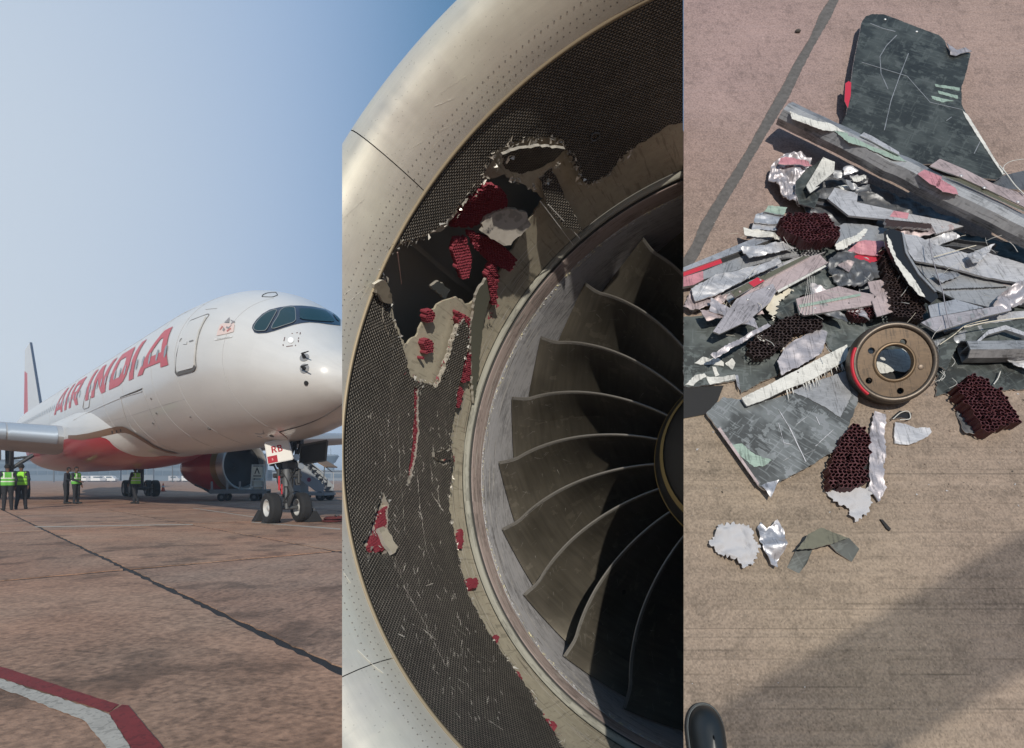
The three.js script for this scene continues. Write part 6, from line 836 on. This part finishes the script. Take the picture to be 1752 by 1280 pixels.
item('torn_strip', 'white shredded strip running from the honeycomb block to the pink plate', 'strip', zC([[1100, 520], [1280, 430], [1340, 390], [1350, 410], [1280, 490], [1170, 545], [1130, 555]]), { h: 0.06, th: 0.003, m: M_.white, crumple: 0.008, jag: 0.004 });
{ const t = item('glow_tinted_plate', 'plate corner painted with pink glow against the black curved channel', 'plate', zD([[-10, 560], [60, 500], [120, 478], [250, 490], [278, 600], [150, 585], [40, 570]]), { h: 0.045, th: 0.004, m: M_.pink, crumple: 0.008 }); addPlate(t, 'red_glow_stripe', zD([[20, 572], [200, 598], [292, 610], [290, 650], [150, 640], [40, 600]]), { h: 0.04, th: 0.004, m: M_.red }); }  // pink and red here are a red reflection put into the colour
item('torn_sheet', 'dark twisted sheet with a pale rim in the middle of the pile', 'panel', zC([[1050, 640], [1150, 560], [1290, 590], [1400, 640], [1420, 760], [1290, 830], [1150, 828], [1060, 740]]), { h: 0.036, th: 0.004, m: M_.dk, crumple: 0.02, jag: 0.003 });
item('metal_chip', 'small rosy curled chip on the dark twisted sheet', 'chip', zC([[1125, 660], [1200, 628], [1250, 640], [1205, 722]]), { h: 0.056, th: 0.003, m: M_.rose, crumple: 0.008 });
{ const t = item('flat_bar', 'pale rosy flat bar with a bolt hole and a rivet, above the metal ring', 'bar', zC([[828, 902], [1140, 808], [1290, 850], [1400, 870], [1395, 945], [1200, 975], [890, 1022], [852, 1000]]), { h: 0.05, th: 0.008, m: M_.rose, holes: [[1168 + 1214 / 4.267, 300 + 933 / 4.267, 0.003]] }); addPlate(t, 'raised_ridge', zC([[850, 945], [1300, 862], [1300, 880], [856, 966]]), { h: 0.058, th: 0.003, m: M_.green }); rivets(t, zC([[966, 970]]), 0.058, 0.005); }
item('glow_tinted_plate', 'small bright rosy plate standing at the upper edge of the ring', 'plate', zD([[170, 915], [230, 860], [300, 850], [322, 1000], [205, 1035]]), { h: 0.06, th: 0.004, m: M_.rose, crumple: 0.004 });  // rosy tone of these small plates paints a pink glow
item('glow_tinted_plate', 'small rosy square plate left of the black honeycomb', 'plate', zD([[140, 778], [262, 758], [298, 838], [215, 900], [160, 850]]), { h: 0.054, th: 0.004, m: M_.rose });
hexItem('red honeycomb end peeping out above the metal ring', zD([[-10, 975], [190, 950], [195, 1010], [110, 1042], [30, 1025]]), 0.02, 0.03, 0.016, M_.core, { skin: M_.pink });
hexItem('black honeycomb mass hanging under the black curved channel', zD([[255, 500], [300, 560], [345, 650], [440, 790], [560, 900], [575, 1020], [500, 1052], [330, 1002], [300, 850], [255, 640]]), 0.036, 0.045, 0.0155, M_.coreDk, { skin: M_.blackRough });
{ const t = item('curved_channel', 'glossy black curved channel with a bright worn stripe', 'channel', zD([[268, 402], [320, 392], [400, 420], [425, 560], [520, 720], [640, 850], [655, 890], [605, 932], [560, 900], [440, 780], [340, 640], [280, 500]]), { h: 0.092, th: 0.012, m: M_.black, em: M_.black }); addPlate(t, 'worn_stripe', zD([[278, 430], [305, 470], [345, 590], [420, 680], [490, 770], [560, 890], [520, 880], [440, 790], [350, 650], [290, 520]]), { h: 0.1045, th: 0.0012, m: M_.white, jag: 0.002 }); addPlate(t, 'outer_lip', zD([[390, 418], [402, 416], [430, 560], [525, 715], [645, 845], [632, 850], [510, 722], [415, 562]]), { h: 0.1045, th: 0.004, m: M_.mid }); }
item('metal_plank', 'broad pale plank right of the black curved channel', 'plank', zD([[405, 430], [500, 440], [620, 500], [880, 572], [1000, 560], [1100, 590], [1300, 650], [1300, 795], [1000, 742], [700, 662], [480, 622], [440, 560]]), { h: 0.05, th: 0.008, m: M_.lt, jag: 0.0015, rot: -0.2 });
{ const t = item('metal_plank', 'dull lower plank with a saw-toothed seam beneath the broad pale plank', 'plank', zD([[480, 645], [700, 690], [1100, 785], [1300, 815], [1300, 890], [1040, 965], [780, 905], [640, 835]]), { h: 0.034, th: 0.006, m: M_.mid, rot: -0.2 }); addPlate(t, 'seam', zD([[690, 828], [1150, 812], [1150, 822], [692, 840]]), { h: 0.04, th: 0.002, m: M_.blackRough, jag: 0.002, step: 0.004 }); }
item('torn_foil', 'crumpled silver end of the broad pale plank', 'foil', zD([[850, 600], [930, 560], [1040, 525], [1000, 590], [950, 640], [880, 665]]), { h: 0.066, th: 0.003, m: M_.lt, crumple: 0.016, jag: 0.002 });
{ const t = item('slotted_rail', 'pale rail with a row of slots running right from the ring', 'rail', zD([[530, 1075], [600, 1040], [990, 970], [1180, 940], [1190, 985], [1000, 1030], [640, 1142]]), { h: 0.066, th: 0.008, m: M_.lilac }); for (const [x, y] of [[590, 1090], [810, 1050], [905, 1028], [1000, 1000]]) addPlate(t, 'slot', zD([[x - 16, y - 18], [x + 12, y - 24], [x + 18, y + 10], [x - 10, y + 18]]), { h: 0.074, th: 0.001, m: M_.mid }); addPlate(t, 'back_flange', zD([[600, 1038], [580, 950], [780, 905], [985, 965]]), { h: 0.058, th: 0.006, m: M_.bl }); }
item('torn_foil', 'lilac crumpled foil mass at the far end of the slotted rail', 'foil', zD([[1030, 960], [1100, 880], [1200, 810], [1300, 790], [1300, 930], [1160, 985], [1060, 1040]]), { h: 0.05, th: 0.003, m: M_.lilac, crumple: 0.026, jag: 0.003 });
item('torn_sheet', 'dark panel in the gap below the slotted rail', 'panel', zF([[690, 240], [760, 170], [920, 120], [1210, 85], [1210, 190], [1000, 250], [800, 240], [740, 380], [700, 360]]), { h: 0.03, th: 0.004, m: M_.panelD, jag: 0.002 });
item('curved_plate', 'thin pale curved strip arching below the slotted rail', 'strip', zF([[905, 222], [980, 152], [1080, 122], [1210, 170], [1210, 190], [1080, 148], [980, 176], [925, 222]]), { h: 0.05, th: 0.012, m: M_.lt });
item('torn_sheet', 'black sheet beneath the double-chambered hollow profile', 'panel', zF([[690, 400], [820, 372], [1000, 400], [1210, 380], [1210, 492], [800, 502], [680, 532]]), { h: 0.004, th: 0.004, m: M_.panel, jag: 0.003 });
{ const c = 0.003, t = beam('hollow_profile', 'short grey double-chambered hollow profile at the edge of the pile', [1640, 606], [1800, 606], 0.02, [[-0.034, 0], [0.034, 0], [0.036, 0.028], [0.018, 0.05], [-0.018, 0.052], [-0.036, 0.03]], [[[-0.03, 0.004], [-0.002, 0.004], [-0.002, 0.046], [-0.016, 0.047], [-0.031, 0.028]], [[0.002, 0.004], [0.03, 0.004], [0.032, 0.027], [0.017, 0.045], [0.002, 0.046]]], M_.mid, { cat: 'profile', wob: 0.006 }); }
{ // the long hollow beam across the top
  const t = beam('hollow_beam', 'long hollow grey beam with a torn end, lying across the top of the pile', [1338, 203], [1800, 434], 0.075, [[-0.046, 0.0], [0.05, 0.0], [0.062, 0.012], [0.052, 0.045], [0.004, 0.062], [-0.03, 0.056], [-0.05, 0.03]], [[[-0.04, 0.004], [0.0, 0.004], [0.0, 0.056], [-0.027, 0.051], [-0.045, 0.028]], [[0.004, 0.004], [0.046, 0.004], [0.057, 0.014], [0.048, 0.042], [0.004, 0.056]]], M_.mid, { wob: 0.012 });
  addPlate(t, 'white_paint', zA([[735, 760], [800, 790], [930, 830], [1000, 840], [1120, 900], [1100, 905], [960, 890], [850, 850], [750, 812]]), { h: 0.137, th: 0.0015, m: M_.white, jag: 0.002 }); addPlate(t, 'green_paint', [...zA([[1030, 890], [1130, 912]]), ...zB([[0, 930], [80, 950], [240, 1010], [330, 1055], [400, 1110], [300, 1090], [120, 1010], [0, 975]])], { h: 0.137, th: 0.0015, m: M_.green, jag: 0.002 });
  addPlate(t, 'pink_glow_paint', zB([[470, 1190], [520, 1160], [640, 1210], [620, 1280], [560, 1260]]), { h: 0.137, th: 0.0015, m: M_.pink }); addPlate(t, 'pink_glow_paint', zD([[660, 20], [780, 90], [800, 140], [690, 120], [636, 85]]), { h: 0.137, th: 0.0015, m: M_.pink, jag: 0.002 }); }  // both pink patches are painted reflections of red light
{ const t = item('riveted_flange', 'narrow rosy flange with domed rivets fixed along the long hollow beam', 'flange', zB([[556, 1135], [625, 1086], [800, 1160], [1000, 1262], [1210, 1330], [1210, 1420], [960, 1300], [760, 1210]]), { h: 0.14, th: 0.004, m: M_.rose, rot: -0.4 }); rivets(t, [...zB([[770, 1205]]), ...zD([[990, 92], [1236, 196]])], 0.144, 0.0068); addPlate(t, 'dark_groove', zB([[640, 1200], [760, 1222], [960, 1312], [1210, 1432], [1210, 1450], [940, 1330], [740, 1240]]), { h: 0.137, th: 0.002, m: M_.olive }); }
item('metal_strip', 'thin folded bright strip lying on the dark upper panel', 'strip', zB([[78, 928], [105, 905], [160, 930], [280, 1000], [345, 1040], [350, 1062], [240, 1010], [120, 945]]), { h: 0.142, th: 0.004, m: M_.lt });
{ const t = item('dark_sheet', 'large black-green scratched panel sticking up from the pile', 'panel', zB([[90, 150], [118, 112], [160, 96], [240, 98], [330, 130], [480, 190], [620, 240], [660, 280], [672, 320], [700, 360], [735, 372], [790, 338], [836, 366], [810, 480], [772, 600], [776, 720], [820, 800], [900, 930], [1010, 1110], [1070, 1190], [1010, 1230], [780, 1200], [600, 1120], [420, 1130], [320, 1060], [80, 950], [-60, 870], [-15, 780], [10, 600], [40, 400]]), { h: 0.05, th: 0.005, m: M_.panel, jag: 0.0012, rot: 0.9 });
  rivets(t, zB([[250, 133], [466, 217]]), 0.055, 0.0062, M_.edge); addPlate(t, 'red_glow_paint', zB([[-22, 570], [0, 555], [18, 565], [15, 650], [-5, 740], [-28, 690]]), { h: 0.0552, th: 0.001, m: M_.red });  // red patch on the panel rim is a painted red glint
  addPlate(t, 'bent_tab', zB([[668, 300], [700, 330], [730, 350], [790, 336], [836, 364], [790, 368], [730, 390], [692, 380]]), { h: 0.056, th: 0.003, m: M_.lilac, crumple: 0.01 });
  for (const [L, w] of [[[[330, 240], [260, 310], [215, 385], [222, 500], [270, 610]], 5], [[[410, 365], [350, 520], [290, 690], [245, 890]], 5], [[[90, 425], [400, 520], [560, 700], [780, 750]], 3], [[[150, 160], [240, 195], [320, 215]], 4], [[[860, 1050], [905, 960]], 5], [[[670, 825], [705, 800]], 4]]) for (let k = 0; k + 1 < L.length; k++) { const [a, b] = [L[k], L[k + 1]], n = [-(b[1] - a[1]), b[0] - a[0]], q = Math.hypot(...n), s = [n[0] / q * w / 2, n[1] / q * w / 2]; addPlate(t, 'scratch', zB([[a[0] - s[0], a[1] - s[1]], [a[0] + s[0], a[1] + s[1]], [b[0] + s[0], b[1] + s[1]], [b[0] - s[0], b[1] - s[1]]]), { h: 0.0552, th: 0.0008, m: M_.mid }); }
  for (const L of [[[590, 575], [760, 600], [758, 622], [600, 592]], [[610, 620], [750, 655], [748, 676], [620, 640]], [[565, 655], [720, 690], [640, 700], [575, 675]]]) addPlate(t, 'pale_scuff', zB(L), { h: 0.0552, th: 0.0008, m: M_.green, jag: 0.002 });
  addPlate(t, 'worn_edge', zB([[780, 755], [820, 790], [900, 920], [1010, 1100], [1070, 1190], [1056, 1196], [990, 1098], [880, 930], [800, 800]]), { h: 0.0552, th: 0.002, m: M_.white, jag: 0.001 }); }
item('metal_plank', 'dark grey plank corner behind the end of the riveted flange', 'plank', zB([[940, 1240], [1080, 1195], [1210, 1165], [1210, 1300], [1060, 1290]]), { h: 0.03, th: 0.006, m: M_.dk });
// --- long channels buried in the pile
for (const [x0, y0, x1, y1, w, h, k] of [[1176, 528, 1330, 455, 12, 0.004, 0], [1240, 512, 1400, 430, 11, 0.012, 1], [1330, 470, 1470, 452, 13, 0.010, 3], [1345, 392, 1500, 424, 12, 0.012, 0], [1360, 340, 1500, 375, 10, 0.010, 2], [1600, 416, 1790, 476, 13, 0.012, 1], [1590, 455, 1790, 508, 12, 0.018, 3], [1600, 500, 1790, 524, 11, 0.010, 0], [1560, 412, 1700, 432, 10, 0.020, 2], [1610, 562, 1790, 536, 11, 0.012, 1], [1250, 466, 1360, 482, 10, 0.006, 4], [1380, 520, 1490, 545, 12, 0.006, 2], [1470, 520, 1500, 420, 11, 0.012, 4]]) {
  const q = w / 505, e = 0.0028, hh = 0.018, prof = k % 2 ? [[-q, 0], [q, 0], [q, e], [-q + e, e], [-q + e, hh], [-q, hh]] : [[-q, 0], [q, 0], [q, hh], [q - e, hh], [q - e, e], [-q + e, e], [-q + e, hh], [-q, hh]];
  beam('buried_channel', k % 2 ? 'long bent angle bar half buried among the other bars of the pile' : 'long bent channel bar half buried among the other bars of the pile', [x0, y0], [x1, y1], h, prof, [], [M_.mid, M_.lt, M_.dk, M_.rose, M_.bl][k], { cat: 'bar', wob: 0.016, group: 'long bars buried in the pile' });
}
item('metal_sheet', 'pale plate seen through the hole of the ring', 'sheet', zF([[290, 270], [545, 255], [548, 360], [500, 392], [440, 385], [400, 398], [300, 405]]), { h: 0.034, th: 0.004, m: M_.white, jag: 0.002 });
item('metal_sheet', 'black sheet below the pale plate under the ring', 'sheet', zF([[290, 400], [560, 380], [560, 520], [420, 560], [300, 500]]), { h: 0.026, th: 0.004, m: M_.blackRough });
// --- the metal ring
{ const q = sp(1530, 617, 0.1), t = thing('metal_ring', 'round bronze-brown flanged hub ring with bolt holes lying on the pile', 'ring', sw(q[0], q[1], 0.085)); t.quaternion.copy(SQ).multiply(new THREE.Quaternion().setFromEuler(new THREE.Euler(0.46, -0.16, 0.2))); t.scale.setScalar(0.87);
  const px2 = (x, y) => [(x - 435) / 3.369 / 505 / 0.98, -(y - 335) / 3.369 / 505 / 0.95];
  const s = new THREE.Shape(); s.absarc(0, 0, 0.131, 0, 2 * Math.PI); const hole = (x, y, r) => { const h = new THREE.Path(); h.absarc(x, y, r, 0, 2 * Math.PI, true); s.holes.push(h); }; hole(0, 0.0, 0.064);
  for (const a of [[320, 238], [507, 228], [272, 412], [435, 510]]) { const p = px2(...a); hole(p[0], p[1], 0.0125); }
  mesh('flange_face', new THREE.ExtrudeGeometry(s, { depth: 0.010, bevelEnabled: true, bevelSize: 0.0015, bevelThickness: 0.0015, bevelSegments: 2, curveSegments: 48 }).translate(0, 0, 0.012), M_.bronze, t);
  const L = (pts) => new THREE.LatheGeometry(pts.map((p) => new THREE.Vector2(...p)), 72).rotateX(Math.PI / 2);
  mesh('outer_rim', L([[0.128, 0.010], [0.128, 0.026], [0.134, 0.032], [0.143, 0.032], [0.149, 0.027], [0.152, 0.012], [0.153, -0.02], [0.148, -0.038], [0.140, -0.04], [0.139, 0.005], [0.128, 0.010]]), metal(0.12, 0.098, 0.078, 0.42, 0.55), t);
  mesh('inner_lip', L([[0.062, 0.008], [0.062, 0.026], [0.066, 0.0285], [0.072, 0.027], [0.075, 0.0235]]), metal(0.16, 0.11, 0.065, 0.45, 0.5), t);
  { const p = px2(575, 395); mesh('filled_hole', new THREE.SphereGeometry(0.011, 14, 8).scale(1, 1, 0.35).translate(p[0], p[1], 0.0235), metal(0.26, 0.2, 0.15, 0.5, 0.4), t); }
  const arc = grid(24, 6, (u, v) => { const a = mix(2.55, 3.85, u), w = v * Math.PI; const rr = 0.1475 + 0.0062 * Math.cos(w), zz = 0.026 + 0.0085 * Math.sin(w); return V(rr * Math.cos(a), rr * Math.sin(a), zz); }); mesh('painted_red_glint', arc, mat(lin(0.55, 0.02, 0.04), 0.35), t); }  // the red arc is a glint of red light painted on the rim
// --- loose wires and fibres
function wire(label, L, h, r, m, group) { const q = L.map(([x, y, z = 0]) => { const p = sp(x, y, h + z); return [p[0], p[1], h + z]; }), t = thing('wire', label, 'wire', sw(q[0][0], q[0][1], 0), group); t.quaternion.copy(SQ); t.userData.c = [q[0][0], q[0][1]]; mesh('strand', new THREE.TubeGeometry(new THREE.CatmullRomCurve3(q.map((p) => local(t, ...p))), 24, r, 6), m, t); return t; }
wire('thick white wire leading from the dark panel towards the flange', zB([[1035, 1135], [1080, 1190], [1140, 1270], [1200, 1330]]), 0.15, 0.0026, M_.white);
wire('thin white wire looping away from the dark panel tip', zB([[1065, 1180], [1062, 1140], [1110, 1105], [1210, 1088]]), 0.06, 0.0014, M_.white);
wire('pale ribbon fibre hanging down over the right planks', zD([[590, 470], [608, 590], [640, 700], [690, 860], [706, 960], [740, 1110]]), 0.09, 0.0016, M_.lilac);
wire('straw-coloured stalk lying on the broad pale plank', zD([[620, 598], [770, 555], [930, 512]]), 0.07, 0.0016, M_.fibre);
wire('stiff pale fibre lying along the slotted rail', zD([[840, 1110], [1000, 1075], [1180, 1050], [1290, 1040]]), 0.08, 0.0022, M_.fibre);
wire('thin bright wire under the end of the slotted rail', zF([[700, 235], [780, 180], [850, 125], [980, 90]]), 0.05, 0.0016, M_.fibre);
wire('bent white wire end below the hollow profile', zF([[1050, 390], [1035, 430], [1010, 465]]), 0.02, 0.0020, M_.white);
wire('looped white wire scrap right under the ring', zF([[430, 665], [480, 625], [520, 620], [530, 660], [470, 668]]), 0.016, 0.0016, M_.white);
for (let k = 0; k < 5; k++) wire('fine pale glass thread strung below the bracket arm', zC([[915 + k * 12, 735], [900 + k * 14, 860, 0.01], [850 + k * 26, 1020]]), 0.064, 0.0007, M_.white, 'threads below the bracket');
for (let k = 0; k < 7; k++) { const x = R(200, 380, gw), y = R(840, 960, gw); wire('short torn fibre at the left edge of the pile', zC([[x, y], [x + R(-30, 40, gw), y + R(20, 50, gw)], [x + R(-50, 60, gw), y + R(40, 110, gw)]]), 0.03, 0.0007, M_.fibre, 'torn fibres at the left edge'); }
for (let k = 0; k < 8; k++) { const x = R(620, 780, gw), y = R(400, 640, gw); wire('short torn fibre beside the ring', zF([[x, y * 0.6 + 60], [x + R(-20, 40, gw), y * 0.6 + 90], [x + R(-40, 70, gw), y * 0.6 + 120]]), 0.03, 0.0008, M_.white, 'torn fibres beside the ring'); }
for (let k = 0; k < 34; k++) { const x = R(1240, 1730, gw), y = R(400, 600, gw), a = R(-1.2, 1.2, gw), L = R(10, 38, gw); wire('fine loose fibre bristling from the pile', [[x, y], [x + L * 0.5 * Math.cos(a) + R(-5, 5, gw), y + L * 0.5 * Math.sin(a), 0.012], [x + L * Math.cos(a), y + L * Math.sin(a), 0.02]], 0.07, R(0.0005, 0.0011, gw), k % 3 ? M_.white : M_.fibre, 'loose fibres on the pile'); }
for (let k = 0; k < 22; k++) { const cx = R(1200, 1735, gw), cy = R(390, 640, gw) + (cx < 1300 ? 40 : 0), a = R(-0.7, 0.5, gw), L = R(16, 60, gw), w = R(4, 12, gw), ca = Math.cos(a), sa = Math.sin(a), q = (u, v) => [cx + u * ca - v * sa, cy + u * sa + v * ca]; if (Math.hypot(cx - 1530, cy - 617) < 110) continue;
  item('metal_shard', 'small bent metal shard wedged among the larger pieces', 'shard', [q(-L, -w), q(L * R(0.6, 1, gw), -w * R(0.4, 1, gw)), q(L, w * R(0.3, 1, gw)), q(-L * R(0.5, 1, gw), w)], { h: R(0.014, 0.055, gw), th: 0.003, m: [M_.lt, M_.mid, M_.dk, M_.lilac, M_.rose, M_.white, M_.bl][k % 7], crumple: 0.012, jag: 0.002, seed: k, group: 'small shards in the pile' }); }
// --- added slatted barrier unseen behind the viewer: its half-open slats throw the soft diagonal shade over the lower slab
{ const up = (px, py) => { const q = sp(px, py); return sw(q[0], q[1], 0).addScaledVector(sunDir, 3.2); };
  const a = up(1215, 1222), b = up(1820, 872), c = up(1360, 1400), ex = b.clone().sub(a), L = ex.length(); ex.normalize(); const ey = c.clone().sub(a); ey.addScaledVector(ex, -ey.dot(ex)); const W = ey.length(); ey.normalize();
  const t = thing('added_shade_slats', 'added slatted barrier board on two posts, standing behind the viewer', 'sunshade', V(a.x, 0, a.z)), wood = mat(lin(0.35, 0.26, 0.17), 0.8), o = V(a.x, 0, a.z), n = ex.clone().cross(ey).normalize(), at = (u, v) => a.clone().sub(o).addScaledVector(ex, u).addScaledVector(ey, v);
  for (let k = 0; k * 0.015 < W; k++) mesh('slat', beamBox(at(0, k * 0.015 + 0.004), at(L, k * 0.015 + 0.004), 0.0072, 0.004, n), wood, t);
  for (const u of [0.28, 0.75]) { const p = at(L * u, W * 0.95).addScaledVector(n, n.z > 0 ? 0.03 : -0.03); mesh('post', beamBox(p, p.clone().setY(0), 0.04, 0.04, V(0, 0, 1)), wood, t); }
}
{ // crumbs of metal, core and grit scattered round the pile, too small and many to count
  const g = rngOf(303), lists = [[], [], []]; for (let k = 0; k < 620; k++) { const px = R(1180, 1752, g), py = k < 420 ? R(380, 880, g) : R(20, 1270, g), q = sp(px, py), s = R(0.0012, k < 420 ? 0.005 : 0.0028, g), b = sw(q[0], q[1], 0.0012), T = lists[Math.floor(g() * 3)], P = []; for (let v = 0; v < 4; v++) P.push(b.clone().addScaledVector(SX, R(-s, s, g)).addScaledVector(SU, R(-s, s, g)).addScaledVector(SN, v === 3 ? R(0.2, 0.9, g) * s : 0)); for (const f of [[0, 1, 3], [1, 2, 3], [2, 0, 3]]) for (const i of f) T.push(P[i].x, P[i].y, P[i].z); }
  lists.forEach((T, i) => { const o = mesh(numbered('wreckage_crumbs'), fromTris(T), [mat(lin(0.45, 0.45, 0.46), 0.6), mat(lin(0.05, 0.045, 0.04), 0.8), mat(lin(0.20, 0.15, 0.12), 0.9)][i], scene); o.userData.kind = 'stuff'; tag(o, ['pale metal crumbs scattered on the concrete round the pile', 'black crumbs scattered on the concrete round the pile', 'brown grit scattered on the concrete round the pile'][i], 'crumbs'); }); }
// --- the toe of a shoe at the slab's lower edge
{ const q = sp(1212, 1262, 0.03), t = thing('shoe', 'black leather shoe toe with a dark sole on the concrete', 'shoe', sw(q[0], q[1], 0)); t.quaternion.copy(SQ); const sx = 0.047, out = (u, k) => { const a = u * 2 * Math.PI, c = Math.cos(a), s = Math.sin(a); return [k * sx * c * (1 + 0.06 * s), (s > 0 ? 0.082 : 0.18) * k * Math.sign(s) * Math.abs(s) ** 0.85]; };
  mesh('upper', grid(64, 16, (u, v) => { const k = 1 - v, p = out(u, Math.sqrt(Math.max(0, 1 - (v * 0.999) ** 2)) * 0.96); return V(p[0], p[1], 0.014 + 0.058 * v + 0.02 * v * smooth(0.05, -0.16, p[1])); }), mat(lin(0.012, 0.016, 0.019), 0.38), t);
  const s = new THREE.Shape(Array.from({ length: 48 }, (_, i) => new THREE.Vector2(...out(i / 48, 1.04)))); mesh('sole', new THREE.ExtrudeGeometry(s, { depth: 0.012, bevelEnabled: true, bevelSize: 0.0015, bevelThickness: 0.0015, bevelSegments: 2 }).translate(0, 0, 0.0015), mat(lin(0.03, 0.034, 0.036), 0.6), t);
  mesh('welt', grid(64, 6, (u, v) => { const p = out(u, 1.0), a = v * 2 * Math.PI; return V(p[0] * (1 + 0.03 * Math.cos(a)), p[1] * (1 + 0.015 * Math.cos(a)), 0.0165 + 0.0025 * Math.sin(a)); }), mat(lin(0.10, 0.115, 0.12), 0.5), t); }
renderer.render(scene, camera);
